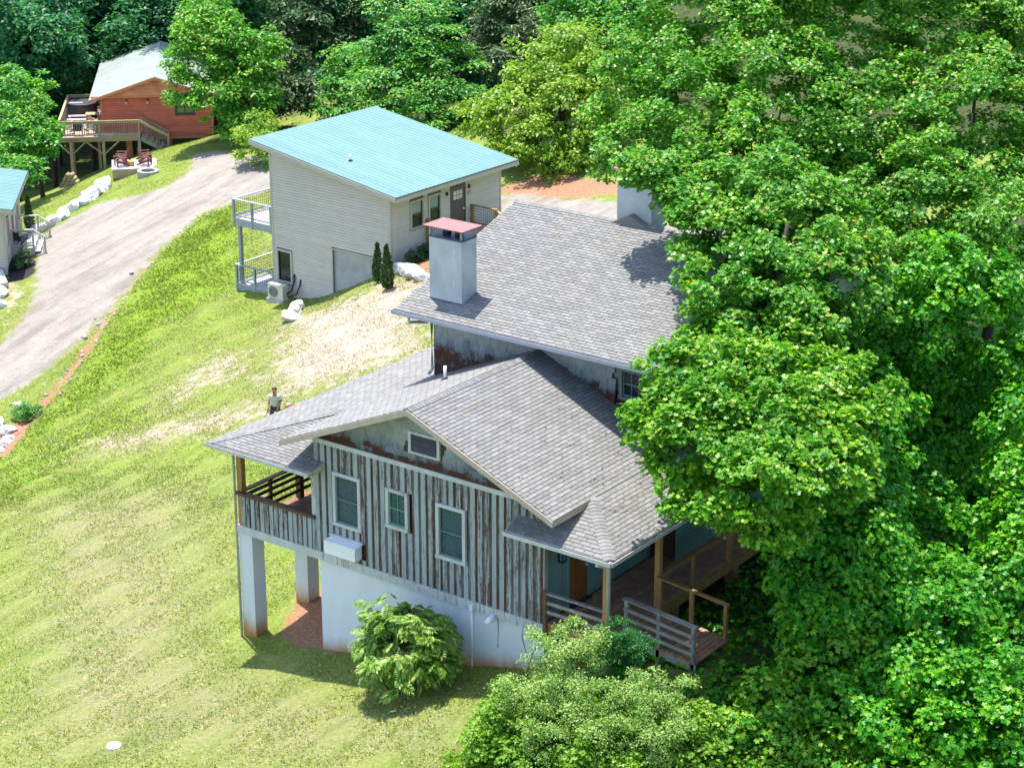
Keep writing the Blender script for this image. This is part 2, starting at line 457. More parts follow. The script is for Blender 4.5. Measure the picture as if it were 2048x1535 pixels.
class MB:
    """collects boxes, bars, tubes and prisms into ONE mesh"""
    def __init__(s):
        s.v, s.f, s.smooth = [], [], []
    def add(s, vs, fs, smooth=False):
        b = len(s.v)
        s.v += [tuple(v) for v in vs]
        s.f += [tuple(b + i for i in f) for f in fs]
        s.smooth += [smooth] * len(fs)
        return s
    def box(s, x0, x1, y0, y1, z0, z1):
        vs = [(x0, y0, z0), (x1, y0, z0), (x1, y1, z0), (x0, y1, z0), (x0, y0, z1), (x1, y0, z1), (x1, y1, z1), (x0, y1, z1)]
        return s.add(vs, [(0, 3, 2, 1), (4, 5, 6, 7), (0, 1, 5, 4), (1, 2, 6, 5), (2, 3, 7, 6), (3, 0, 4, 7)])
    def bar(s, p, q, w, h, up=(0, 0, 1)):
        p, q = Vector(p), Vector(q)
        d = (q - p).normalized()
        u = Vector(up)
        sx = d.cross(u)
        if sx.length < 1e-4:
            sx = d.cross(Vector((1, 0, 0)))
        sx.normalize()
        u = sx.cross(d)
        c = [(-w / 2, -h / 2), (w / 2, -h / 2), (w / 2, h / 2), (-w / 2, h / 2)]
        vs = [p + sx * a + u * b for a, b in c] + [q + sx * a + u * b for a, b in c]
        return s.add(vs, [(0, 1, 2, 3)[::-1], (4, 5, 6, 7), (0, 1, 5, 4), (1, 2, 6, 5), (2, 3, 7, 6), (3, 0, 4, 7)])
    def tube(s, pts, rad, n=8, cap=True):
        pts = [Vector(p) for p in pts]
        if not isinstance(rad, (list, tuple)):
            rad = [rad] * len(pts)
        rings = []
        for i, p in enumerate(pts):
            d = (pts[min(i + 1, len(pts) - 1)] - pts[max(i - 1, 0)]).normalized()
            a = d.cross(Vector((0, 0, 1)))
            if a.length < 1e-3:
                a = Vector((1, 0, 0))
            a.normalize()
            b = d.cross(a)
            rings.append([p + (a * math.cos(t) + b * math.sin(t)) * rad[i] for t in [2 * math.pi * k / n for k in range(n)]])
        vs = [v for r in rings for v in r]
        fs = []
        for i in range(len(pts) - 1):
            for k in range(n):
                fs.append((i * n + k, i * n + (k + 1) % n, (i + 1) * n + (k + 1) % n, (i + 1) * n + k))
        b0 = len(s.v)
        s.add(vs, fs, True)
        if cap:
            s.f.append(tuple(b0 + k for k in range(n))[::-1]); s.smooth.append(False)
            s.f.append(tuple(b0 + (len(pts) - 1) * n + k for k in range(n))); s.smooth.append(False)
        return s
    def prism(s, poly, vec):
        """a flat 3-D polygon pushed along vec"""
        n = len(poly)
        v = Vector(vec)
        P = [Vector(p) for p in poly]
        vs = P + [p + v for p in P]
        fs = [tuple(range(n)), tuple(range(n, 2 * n))[::-1]] + [(i, i + n, (i + 1) % n + n, (i + 1) % n) for i in range(n)]
        return s.add(vs, fs)
    def mesh(s, name, m):
        me = bpy.data.meshes.new(name)
        me.from_pydata([tuple(v) for v in s.v], [], s.f)
        me.polygons.foreach_set('use_smooth', s.smooth)
        me.materials.append(m)
        me.validate()
        import bmesh
        bm = bmesh.new()
        bm.from_mesh(me)
        bmesh.ops.recalc_face_normals(bm, faces=bm.faces)
        bm.to_mesh(me)
        bm.free()
        return me
    def build(s, name, m, parent=None, label=None, kind=None):
        o = link_mesh(name, s.mesh(name, m), parent)
        return tag(o, label, kind=kind)

def box(name, m, parent, *a, label=None):
    return MB().box(*a).build(name, m, parent, label)

def np_mesh(name, V, F, m, smooth=False):
    """numpy verts (n,3) and faces (k,c)"""
    me = bpy.data.meshes.new(name)
    V = np.ascontiguousarray(V, np.float32)
    me.vertices.add(len(V))
    me.vertices.foreach_set('co', V.ravel())
    k, c = F.shape
    me.loops.add(k * c)
    me.loops.foreach_set('vertex_index', F.astype(np.int32).ravel())
    me.polygons.add(k)
    me.polygons.foreach_set('loop_start', np.arange(0, k * c, c, dtype=np.int32))
    me.polygons.foreach_set('loop_total', np.full(k, c, np.int32))
    if smooth:
        me.polygons.foreach_set('use_smooth', np.ones(k, bool))
    me.update(calc_edges=True)
    if m is not None:
        me.materials.append(m)
    return me

# ------------------------------------------------------------------ terrain
CT = np.array([(-3.1,0,-3.44),(-3,2.4,-3.1),(0,0,-2.95),(5.5,0,-1.8),(7.9,0,-1.05),(12,0.5,-0.15),(12,3,-0.1),(9,6,-0.6),(0,8,-2.2),(-3,9,-2.6),(0,16,-1.2),(9,16,-0.3),(3,-6,-2.6),(8,-6,-1.6),(-4,-9,-4),(14,-3,-0.6),(20,4,0),(22,-6,-1),(-9,-2,-4.9),(-16,-6,-6.8),(-16.57,16.15,-4.53),(-20,7,-6.6),(-31.3,29.6,-6.3),(-27.2,31.5,-5.5),(-28.8,31.5,-6),(-24.6,31.5,-3.9),(-23.4,31.6,-3.05),(-25.3,29.5,-4.9),(-18.9,28.6,-2.5),(-19.9,24.5,-3.9),(-14,24,-2.6),(-23,39.9,-2.7),(-27,35,-4.5),(-20,35,-2.6),(-32,40,-4.2),(-12.3,38.3,-0.9),(-24.2,45.5,-2.8),(-26.6,49,-1.6),(-14,47,-0.3),(-47.9,45.8,-4.9),(-40,42,-5),(-49.2,30.3,-7.9),(-46.6,30.3,-7.6),(-39.2,20.8,-9.3),(-35.8,17.8,-9.6),(-45,15,-10.6),(-57.9,48,-6.6),(-58.5,55.6,-6.9),(-54,60,-6.2),(-62.5,54.5,-7.3),(-64.9,52.6,-8.4),(-63.9,48.1,-9.1),(-68,58,-11),(-52,54,-5.2),(-57.5,56.7,-6.18),(-55.5,56.1,-4.99),(-58.6,53.7,-6.45),(-58.8,51.6,-6.52),(-70,40,-12),(-60,30,-10),(-80,70,-13),(-60,80,-6),(-40,75,-2),(-15,70,1.5),(5,50,2),(20,30,2),(35,20,2),(-110,110,-8),(-60,130,4),(0,110,10),(60,70,10),(-130,60,-14),(60,10,2),(40,-30,-2),(0,-40,-6),(-40,-30,-14),(-90,10,-16)])
def _tps():
    P = CT[:, :2] / 20
    d = np.hypot(P[:, None, 0] - P[None, :, 0], P[:, None, 1] - P[None, :, 1])
    K = np.where(d > 0, d ** 2 * np.log(d + 1e-9), 0)
    n = len(P)
    Q = np.c_[np.ones(n), P]
    A = np.block([[K + 0.0004 * n * np.eye(n), Q], [Q.T, np.zeros((3, 3))]])
    return np.linalg.solve(A, np.r_[CT[:, 2], 0, 0, 0])
TW = _tps()
def gz_raw(x, y):
    x = np.atleast_1d(np.asarray(x, float)); y = np.atleast_1d(np.asarray(y, float))
    out = np.empty(x.shape)
    xf, yf, of = x.ravel(), y.ravel(), out.ravel()
    for i in range(0, len(xf), 20000):
        a, b = xf[i:i + 20000], yf[i:i + 20000]
        d = np.hypot(a[:, None] / 20 - CT[:, 0] / 20, b[:, None] / 20 - CT[:, 1] / 20)
        K = np.where(d > 0, d ** 2 * np.log(d + 1e-9), 0)
        of[i:i + 20000] = K @ TW[:-3] + TW[-3] + TW[-2] * a / 20 + TW[-1] * b / 20
    return of.reshape(x.shape)
Z = {}
Z['drive'] = [(-52.9,48.2),(-52.2,49.5),(-48.4,48.1),(-45.5,47.4),(-42.4,46.3),(-39.8,44.2),(-42.1,43.4),(-42.8,41.3),(-43.6,39.3),(-42.4,35.4),(-41.8,33.6),(-40.4,30.6),(-39.0,27.4),(-38.2,24.9),(-37.6,22.3),(-37.7,19.6),(-36.9,17.1),(-42.4,21.7),(-42.5,23.8),(-43.3,25.7),(-44.6,27.8),(-46.6,29.9),(-50.2,33.3),(-52.5,36.0),(-52.6,38.2),(-52.7,40.2),(-50.6,40.9),(-49.3,42.6),(-50.1,45.1)]
Z['parking'] = [(-26.4,44.1),(-25.0,44.9),(-21.4,43.8),(-18.2,42.6),(-12.3,40.4),(-9.2,39.3),(-6.7,35.0),(-24.2,41.1)]
Z['ditch'] = [(-42.5,34.7),(-41.9,34.4),(-40.5,31.2),(-38.4,27.2),(-36.8,24.5),(-35.5,21.7),(-33.4,17.6),(-31.1,14.6),(-31.5,13.2),(-35.3,16.4),(-34.5,17.0),(-35.1,19.1),(-36.2,21.8),(-37.5,24.6),(-38.9,27.3),(-41.0,31.4)]
Z['lush1'] = [(-41.8,34.1),(-43.2,39.7),(-42.5,41.0),(-34.8,32.8),(-35.0,30.4),(-35.2,28.1),(-33.0,23.7),(-31.9,19.2),(-31.4,16.0),(-28.7,12.0),(-32.1,14.9),(-32.7,17.1),(-34.4,21.1),(-36.8,25.2)]
Z['lush2'] = [(-30.1,13.2),(-29.9,16.4),(-29.1,19.9),(-25.0,17.3),(-26.4,14.4),(-26.0,11.3),(-25.4,9.3)]
Z['straw1'] = [(-27.9,28.6),(-25.0,29.0),(-23.0,29.8),(-20.1,30.7),(-13.6,22.4),(-15.0,20.6),(-16.7,18.8),(-18.2,18.1),(-21.6,20.5),(-24.2,24.0)]
Z['straw2'] = [(-27.6,19.7),(-29.8,25.8),(-25.8,25.0),(-20.9,20.3),(-24.2,20.1),(-24.5,17.7)]
Z['straw3'] = [(-29.2,15.8),(-24.4,16.6),(-21.2,18.5),(-18.7,18.6),(-15.6,16.5),(-18.8,14.9),(-21.4,13.8),(-24.7,13.4)]
Z['dry'] = [(-24.2,8.2),(-21.3,10.9),(-15.1,11.1),(-8.4,5.4),(-2.8,-0.5),(3.1,-2.3),(6.7,-1.9),(9.3,-4.8),(-3.8,-8.8)]
Z['clay_deck'] = [(-2.1,0.4),(-2.7,1.7),(-3.3,2.7),(-3.0,3.5),(-1.9,3.4),(1.0,0.1),(-0.0,-0.1),(-1.0,-0.0)]
Z['claybank'] = [(-27.2,45.2),(-26.3,46.7),(-24.3,47.5),(-20.9,46.6),(-17.1,44.0),(-21.2,43.9),(-24.7,44.5),(-26.2,43.9)]
Z['mulch'] = [(-50.7,31.3),(-52.3,33.3),(-50.2,33.2),(-47.5,30.7),(-47.4,29.5),(-48.7,29.6)]
Z['bed'] = [(-25.6,34.2),(-26.1,35.5),(-24.2,35.1),(-20.5,32.4),(-19.5,30.3),(-20.7,30.3),(-23.1,31.8)]
Z['verge'] = [(-37.7,19.6),(-37.4,22.2),(-38.0,24.7),(-38.9,27.4),(-38.6,27.5),(-37.5,24.6),(-36.2,21.8),(-34.7,18.6),(-34.5,16.9)]
Z['leftgrass'] = [(-43.0,24.2),(-44.0,26.1),(-45.5,28.4),(-46.4,29.7),(-48.7,29.6),(-48.5,29.0)]
def sdf(poly, x, y):
    """signed distance to a polygon, positive inside"""
    p = np.array(poly, float)
    d = np.full(x.shape, 1e9)
    ins = np.zeros(x.shape, bool)
    for (ax, ay), (bx, by) in zip(p, np.roll(p, -1, 0)):
        ex, ey = bx - ax, by - ay
        t = np.clip(((x - ax) * ex + (y - ay) * ey) / (ex * ex + ey * ey + 1e-12), 0, 1)
        d = np.minimum(d, np.hypot(x - ax - t * ex, y - ay - t * ey))
        with np.errstate(divide='ignore', invalid='ignore'):
            c = ((ay > y) != (by > y)) & (x < (bx - ax) * (y - ay) / (by - ay + 1e-12) + ax)
        ins ^= c
    return np.where(ins, d, -d)
def zone(name, x, y, soft=0.8):
    return np.clip(0.5 + sdf(Z[name], x, y) / (2 * soft), 0, 1)
def gz(x, y):
    """height of the ground, with the ditch cut into it"""
    x = np.atleast_1d(np.asarray(x, float)); y = np.atleast_1d(np.asarray(y, float))
    z = gz_raw(x, y)
    near = (x > -45) & (x < -28) & (y > 10) & (y < 37)
    if near.any():
        z = z.copy()
        z[near] -= 0.45 * np.clip((sdf(Z['ditch'], x[near], y[near]) + 0.25) / 0.9, 0, 1)
    return z
def g(x, y):
    return float(gz(x, y)[0])

def graded(a, b, lo, hi, fine, coarse):
    t = [lo]
    while t[-1] < hi:
        v = t[-1]
        d = max(0, a - v, v - b)
        t.append(v + min(coarse, fine + d * 0.12))
    return np.array(t)
def build_terrain():
    xs = graded(-54, 24, -330, 260, 0.42, 14)
    ys = graded(-11, 50, -120, 330, 0.42, 14)
    X, Y = np.meshgrid(xs, ys, indexing='ij')
    jit = rng.uniform(-0.12, 0.12, X.shape)
    Xj, Yj = X + jit, Y + rng.uniform(-0.12, 0.12, X.shape)
    H = gz(Xj, Yj)
    far = np.hypot(X + 30, Y - 30)
    rise = np.clip((far - 90) / 160, 0, 1)
    H = H * (1 - rise) + rise * (np.minimum(H, 8) + (far - 90) * 0.16)
    # unevenness underfoot
    H += 0.05 * np.sin(Xj * 1.7 + 0.6 * Yj) * np.sin(Yj * 1.3 - 0.5 * Xj) * (1 - zone('drive', Xj, Yj)) + rng.normal(0, 0.012, X.shape)
    nx, ny = X.shape
    V = np.stack([Xj, Yj, H], -1).reshape(-1, 3)
    idx = np.arange(nx * ny).reshape(nx, ny)
    F = np.stack([idx[:-1, :-1], idx[1:, :-1], idx[1:, 1:], idx[:-1, 1:]], -1).reshape(-1, 4)
    cx = V[F].mean(1)
    x, y = V[:, 0], V[:, 1]
    A = {}
    A['gravel'] = np.maximum(zone('drive', x, y, 0.7), zone('parking', x, y, 1.0))
    A['lush'] = np.maximum(zone('lush1', x, y, 1.5), 0.8 * zone('lush2', x, y, 2))
    A['dry'] = np.maximum.reduce([zone('dry', x, y, 3.0) * 0.62, zone('straw1', x, y, 3) * 0.8, zone('straw3', x, y, 2) * .7])
    A['straw'] = np.maximum.reduce([zone('straw1', x, y, 2.4) * 0.74, zone('straw2', x, y, 1.8) * 0.56, zone('straw3', x, y, 1.6) * 0.52, zone('verge', x, y, 0.4) * 0.3, zone('leftgrass', x, y, .6) * 0.5])
    A['clay'] = np.maximum.reduce([zone('clay_deck', x, y, 0.45), 0.8 * zone('claybank', x, y, 0.5), zone('ditch', x, y, 0.35) * 0.85, zone('bed', x, y, 0.5) * 0.75])
    A['mulch'] = zone('mulch', x, y, 0.15)
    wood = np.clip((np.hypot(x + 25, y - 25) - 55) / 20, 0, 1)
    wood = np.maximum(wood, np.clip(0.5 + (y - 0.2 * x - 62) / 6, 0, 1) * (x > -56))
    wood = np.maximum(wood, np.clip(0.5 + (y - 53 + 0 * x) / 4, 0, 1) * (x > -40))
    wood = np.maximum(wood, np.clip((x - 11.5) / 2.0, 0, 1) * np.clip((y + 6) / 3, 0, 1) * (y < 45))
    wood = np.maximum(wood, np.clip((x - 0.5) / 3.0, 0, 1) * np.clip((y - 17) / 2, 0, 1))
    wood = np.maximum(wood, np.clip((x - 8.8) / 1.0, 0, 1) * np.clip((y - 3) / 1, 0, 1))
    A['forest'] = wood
    d_in = sdf(Z['drive'], cx[:, 0], cx[:, 1]) > 0
    p_in = (sdf(Z['parking'], cx[:, 0], cx[:, 1]) > 0) & ~d_in
    t_in = (sdf(Z['ditch'], cx[:, 0], cx[:, 1]) > 0) & ~d_in & ~p_in
    m_in = (sdf(Z['mulch'], cx[:, 0], cx[:, 1]) > 0) & ~d_in
    rest = ~(d_in | p_in | t_in | m_in)
    for nm, sel in (('ground', rest), ('driveway', d_in), ('gravel_parking', p_in), ('ditch', t_in), ('mulch_bed', m_in)):
        f = F[sel]
        used, inv = np.unique(f, return_inverse=True)
        me = np_mesh(nm, V[used], inv.reshape(-1, 4), M['terrain'], True)
        for k, w in A.items():
            at = me.attributes.new(k, 'FLOAT', 'POINT')
            at.data.foreach_set('value', w[used].astype(np.float32))
        o = link_mesh(nm, me)
        tag(o, kind='structure')
build_terrain()

# ------------------------------------------------------------------ shingled roof planes
SHINGLE_QUEUE = {}      # house name -> list of (distance, matrix, dims)
def roof_plane(parent_roof, field, queue, poly, eave_dir, n_up, base, exposure=0.127, tab=0.304, thick=0.026):
    """tabs laid course by course on a planar polygon (3-D points). base = a point on the eave, eave_dir along the eave, n_up = upslope unit vector"""
    U, Wv, B = Vector(eave_dir).normalized(), Vector(n_up).normalized(), Vector(base)
    N3 = U.cross(Wv)
    if N3.z < 0:
        N3 = -N3
    P = [((Vector(p) - B).dot(U), (Vector(p) - B).dot(Wv)) for p in poly]
    wmax = max(w for _, w in P)
    k = 0
    w0 = -0.02
    while w0 < wmax - 0.02:
        wm = w0 + exposure * 0.5
        xs = []
        for (a, wa), (b, wb) in zip(P, P[1:] + P[:1]):
            if (wa > wm) != (wb > wm):
                xs.append(a + (b - a) * (wm - wa) / (wb - wa))
        xs.sort()
        for ua, ub in zip(xs[::2], xs[1::2]):
            t = math.floor(ua / tab) - 1
            off = (k % 2) * tab / 2 + (k * 0.37 % 1) * 0.03
            u = t * tab + off
            while u < ub:
                a, b = max(u + 0.007, ua), min(u + tab - 0.007, ub)
                if b - a > 0.02:
                    z0, z1 = thick + random.uniform(-0.002, 0.004), 0.004
                    full = b - a > tab - 0.02
                    c = B + U * a + Wv * w0
                    if full:
                        queue.append(((c - CAM).length, Matrix(((U.x, Wv.x, N3.x, c.x), (U.y, Wv.y, N3.y, c.y), (U.z, Wv.z, N3.z, c.z), (0, 0, 0, 1))), parent_roof, field))
                    else:
                        tab_box(field, c, U, Wv, N3, b - a, exposure + 0.02, z0, z1)
                u += tab
        w0 += exposure
        k += 1

def tab_box(mb, c, U, Wv, N3, lu, lw, z0, z1):
    e = U * lu
    f = Wv * lw
    vs = [c, c + e, c + e + f, c + f, c + N3 * z0, c + e + N3 * z0, c + e + f + N3 * (z1 + 0.004), c + f + N3 * (z1 + 0.004)]
    mb.add(vs, [(4, 5, 6, 7), (0, 1, 5, 4), (1, 2, 6, 5), (3, 0, 4, 7)])

def lay_shingles(queue, m, budget=300, tab=0.304, exposure=0.127):
    """the nearest tabs become objects that share one mesh, the rest of each plane is one field"""
    queue.sort(key=lambda q: q[0])
    mb = MB()
    tab_box(mb, Vector((0, 0, 0)), Vector((1, 0, 0)), Vector((0, 1, 0)), Vector((0, 0, 1)), tab - 0.014, exposure + 0.02, 0.027, 0.004)
    me = mb.mesh('shingle', m)
    for d, mat4, roof, field in queue[:budget]:
        o = link_mesh('shingle', me, roof)
        o.matrix_local = mat4
    for d, mat4, roof, field in queue[budget:]:
        U, Wv, N3, c = mat4.col[0].to_3d(), mat4.col[1].to_3d(), mat4.col[2].to_3d(), mat4.col[3].to_3d()
        tab_box(field, c, U, Wv, N3, tab - 0.014, exposure + 0.02, 0.026 + random.uniform(-0.003, 0.004), 0.004)

def cap_line(roof, me, p, q, step=0.13):
    """ridge or hip caps from p to q, each lapping the one before"""
    p, q = Vector(p), Vector(q)
    d = (q - p)
    L = d.length
    d.normalize()
    s = d.cross(Vector((0, 0, 1))).normalized()
    n = s.cross(d)
    k = int(L / step)
    for i in range(k):
        c = p + d * (i * L / k)
        o = link_mesh('ridge_cap', me, roof)
        o.matrix_local = Matrix(((s.x, d.x, n.x, c.x), (s.y, d.y, n.y, c.y), (s.z, d.z, n.z, c.z), (0, 0, 0, 1)))

def ridge_cap_mesh(m, drop, w=0.15):
    mb = MB()
    a, b = 0.024, 0.010
    vs = [(-w, 0, -drop * w + a), (0, 0, a + 0.006), (w, 0, -drop * w + a), (-w, 0.17, -drop * w + b), (0, 0.17, b + 0.006), (w, 0.17, -drop * w + b),
          (-w, 0, -drop * w), (0, 0, 0.0), (w, 0, -drop * w)]
    mb.add(vs, [(0, 1, 4, 3), (1, 2, 5, 4), (6, 7, 1, 0), (7, 8, 2, 1)])
    return mb.mesh('ridge_cap', m)

def slab(poly, t):
    return MB().prism(poly, (0, 0, -t))

def gutter(name, p, q, m, parent, out, w=0.12, h=0.11):
    """an open U trough from p to q; out = unit vector away from the house"""
    p, q, o = Vector(p), Vector(q), Vector(out)
    up = Vector((0, 0, 1))
    mb = MB()
    mb.bar(p + o * (w - 0.008), q + o * (w - 0.008), 0.016, h)
    mb.bar(p + o * 0.006, q + o * 0.006, 0.012, h)
    mb.bar(p + o * (w / 2) - up * (h / 2 - 0.006), q + o * (w / 2) - up * (h / 2 - 0.006), w - 0.03, 0.012)
    d = (q - p).normalized()
    for e in (p + d * 0.005, q - d * 0.005):
        mb.bar(e + o * 0.013, e + o * (w - 0.017), 0.01, h)
    gt = mb.build(name, m, parent)
    deb = MB()
    L = (q - p).length
    n = max(6, int(L / 0.2))
    for i in range(n):
        a = p + d * (L * (i + 0.15) / n)
        b = p + d * (L * (i + 0.85) / n)
        zz = -h / 2 + 0.035 + random.uniform(0, 0.03)
        deb.bar(a + o * (w / 2) + up * zz, b + o * (w / 2) + up * zz, (w - 0.04) * random.uniform(0.7, 0.98), 0.03)
    deb.build('gutter_debris', M['debris'], gt, kind='stuff')
    return gt

# ------------------------------------------------------------------ the weathered house in front
def sash_window(parent, x0, x1, z0, z1, y=0.0, frame=M['trim_w'], sash=M['green_frame'], grid=None, blind=True, back=M['dark_room'], axis='x'):
    """a double-hung window in a wall: proud casing, sash, glass, blind. Lies along x at depth y (outside is -y) or along y at depth x (outside is +x)"""
    def bx(mb, a0, a1, d0, d1, b0, b1):
        if axis == 'x':
            mb.box(a0, a1, y - d1, y - d0, b0, b1)
        else:
            mb.box(y + d0, y + d1, a0, a1, b0, b1)
        return mb
    t = 0.10
    mb = MB()
    bx(mb, x0, x1, -0.02, 0.085, z1 - t, z1)
    bx(mb, x0 - 0.02, x1 + 0.02, -0.02, 0.10, z0, z0 + t * 0.9)
    bx(mb, x0, x0 + t, -0.02, 0.08, z0 + t * 0.9, z1 - t)
    bx(mb, x1 - t, x1, -0.02, 0.08, z0 + t * 0.9, z1 - t)
    w = mb.build('window', frame, parent)
    a0, a1, b0, b1 = x0 + t, x1 - t, z0 + t * 0.9, z1 - t
    zm = (b0 + b1) / 2
    s = 0.035
    fr = MB()
    for q in ((a0, a0 + s, b0, b1), (a1 - s, a1, b0, b1), (a0 + s, a1 - s, b0, b0 + s * 1.4), (a0 + s, a1 - s, b1 - s, b1), (a0 + s, a1 - s, zm - s * 0.6, zm + s * 0.6)):
        bx(fr, q[0], q[1], -0.025, 0.02, q[2], q[3])
    if grid:
        nx, nz = grid
        for i in range(1, nx):
            xx = a0 + s + (a1 - a0 - 2 * s) * i / nx
            bx(fr, xx - 0.011, xx + 0.011, -0.006, 0.014, b0 + s * 1.4, zm - s * 0.6)
            bx(fr, xx - 0.011, xx + 0.011, -0.006, 0.014, zm + s * 0.6, b1 - s)
        for (l, h) in ((b0 + s * 1.4, zm - s * 0.6), (zm + s * 0.6, b1 - s)):
            for i in range(1, nz):
                zz = l + (h - l) * i / nz
                bx(fr, a0 + s, a1 - s, -0.007, 0.012, zz - 0.011, zz + 0.011)
    fr.build('sash', sash, w)
    for lo, hi, dd in ((b0 + s * 1.4, zm - s * 0.6, -0.012), (zm + s * 0.6, b1 - s, -0.004)):
        pm = MB()
        bx(pm, a0 + s, a1 - s, dd - 0.006, dd, lo, hi)
        pm.build('pane', M['glass'], w)
    bk = MB()
    bx(bk, a0, a1, -0.07, -0.06, b0, b1)
    bk.build('interior', back, w)
    if blind:
        n = int((b1 - b0) / 0.055)
        bl = MB()
        for i in range(n):
            zz = b0 + 0.03 + (b1 - b0 - 0.05) * i / n
            bx(bl, a0 + s, a1 - s, -0.05, -0.022, zz, zz + 0.034)
        bl.build('blind', M['blind'], w)
    return w

def cut(z0, z1, rects, x0, x1):
    """pieces of a vertical strip left over round the window openings"""
    segs = [(z0, z1)]
    for rx0, rx1, rz0, rz1 in rects:
        if x1 > rx0 + 0.02 and x0 < rx1 - 0.02:
            nn = []
            for a, b in segs:
                if rz0 > a + 0.05: nn.append((a, min(b, rz0)))
                if rz1 < b - 0.05: nn.append((max(a, rz1), b))
                if rz1 <= a or rz0 >= b: nn.append((a, b))
            segs = sorted(set(s for s in nn if s[1] - s[0] > 0.04))
    return segs

def build_house():
    H = empty('weathered_house', 'weathered grey house with peeling board siding and stepped shingle roofs beside the big vine trees', 'house')
    W, xr, zr, oy = 7.90, 3.95, 5.63, -0.724
    sL, sp, sR = 0.4222, 0.2667, 0.4191
    xl, zl = xr - 4.577, 5.63 - 0.4222 * 4.577          # lower edge of the left gable slope
    xle, yc = xl - 2.898, -0.58
    zle = zl - sp * 2.898
    yhl = yc + 2.898
    xh, zh = xr + 4.686, 5.63 - 0.4191 * 4.686
    xre, zre = xh + 1.674, 5.63 - 0.4191 * 6.36
    yhr = 1.072
    Yu, yb = 5.255, 9.6
    yu0, zu0, su = 4.484, 6.151, 0.3256
    yrb = 10.51
    zrb = zu0 + su * (yrb - yu0)
    xu0, xu1 = -0.736, 9.25
    # ---- walls
    fw = MB().box(0.03, W - 0.03, 0.03, 5.2, -3.4, 0.0).build('foundation_wall', M['found'], H)
    mb = MB().box(0.02, W - 0.10, 0.12, Yu, 0.02, 3.6)
    mb.prism([(0.02, 0.022, 3.6), (W - 0.02, 0.022, 3.6), (W - 0.02, 0.022, zr - sR * (W - xr) - 0.16), (xr, 0.022, zr - 0.16), (0.02, 0.022, zr - sL * xr - 0.16)], (0, Yu - 0.03, 0))
    core = mb.build('wall', M['board_brown'], H)
    # front siding: proud outer boards over recessed inner boards, cut round the windows
    wins = [(0.68, 1.69, 1.26, 2.87), (2.60, 3.38, 1.70, 2.87), (4.35, 5.35, 1.26, 2.87), (0.50, 1.72, 0.42, 0.92)]
    pitch = 0.2394
    for i in range(33):
        x = i * pitch
        top = 3.60
        ow = random.uniform(0.135, 0.155)
        for a, b in cut(0.27, top, wins, x, x + ow):
            box('board', M['board'], core, x, x + ow, -0.05, -0.018, a, b)
        for a, b in cut(0.27, top, wins, x + ow - 0.01, x + pitch + 0.01):
            box('inner_board', M['board_brown'], core, x + ow - 0.012, min(x + pitch + 0.012, W), -0.017, 0.008 + random.uniform(0, 0.004), a, b)
    box('corner_board', M['grey_wood'], core, W - 0.002, W + 0.03, -0.052, 0.10, 0.0, 3.6)
    box('frieze_board', M['trim_w'], core, -0.02, W + 0.02, -0.065, 0.015, 3.60, 3.735)
    box('skirt_board', M['trim_w'], core, 0.0, W + 0.01, -0.06, 0.012, 0.012, 0.268)
    # side wall under the right porch
    for i in range(33):
        y = 0.10 + i * 0.152
        for a, b in cut(0.33, 3.5, [(1.02, 2.05, 0.30, 2.62)], y, y + 0.15):
            box('side_board', M['teal_wall'], core, W - 0.015, W + 0.012 + random.uniform(0, 0.006), y, y + 0.146, a, b)
    dr = MB()
    dr.box(W - 0.01, W + 0.05, 1.00, 1.10, 0.30, 2.62).box(W - 0.01, W + 0.05, 1.97, 2.07, 0.30, 2.62).box(W - 0.01, W + 0.05, 1.10, 1.97, 2.50, 2.62)
    dr.build('door_casing', M['teal_wall'], H)
    dm = MB().box(W - 0.005, W + 0.02, 1.105, 1.965, 0.36, 2.495)
    for (a, b, c, d) in ((1.2, 1.5, 0.5, 1.3), (1.57, 1.87, 0.5, 1.3), (1.2, 1.5, 1.42, 2.35), (1.57, 1.87, 1.42, 2.35)):
        dm.box(W + 0.02, W + 0.032, a, b, c, d)
    door = dm.build('door', M['door_wood'], H, 'brown varnished panel door under the right porch')
    MB().tube([(W + 0.02, 1.86, 1.32), (W + 0.09, 1.86, 1.32)], 0.03, 8).build('handle', M['white_plastic'], door)
    box('door_sill', M['dark_metal'], H, W - 0.01, W + 0.16, 1.05, 2.02, 0.302, 0.352)
    lm = MB().box(W + 0.005, W + 0.06, 0.56, 0.70, 1.88, 2.28).box(W + 0.06, W + 0.20, 0.53, 0.73, 1.86, 1.90).box(W + 0.06, W + 0.20, 0.53, 0.73, 2.24, 2.28)
    for a, b in ((0.535, 0.085), (0.715, 0.085), (0.535, 0.185), (0.715, 0.185)):
        lm.box(W + b - 0.01, W + b + 0.01, a - 0.01, a + 0.01, 1.90, 2.24)
    sc = lm.build('wall_lantern', M['black_plastic'], H)
    box('lantern_glass', M['blind'], sc, W + 0.09, W + 0.18, 0.56, 0.70, 1.90, 2.24)
    # gable of wood shingles, louvred vent
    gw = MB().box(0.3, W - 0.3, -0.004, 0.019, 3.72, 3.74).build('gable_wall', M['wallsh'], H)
    z = 3.735
    vent = (3.42, 4.49, 4.08, 4.72)
    row = 0
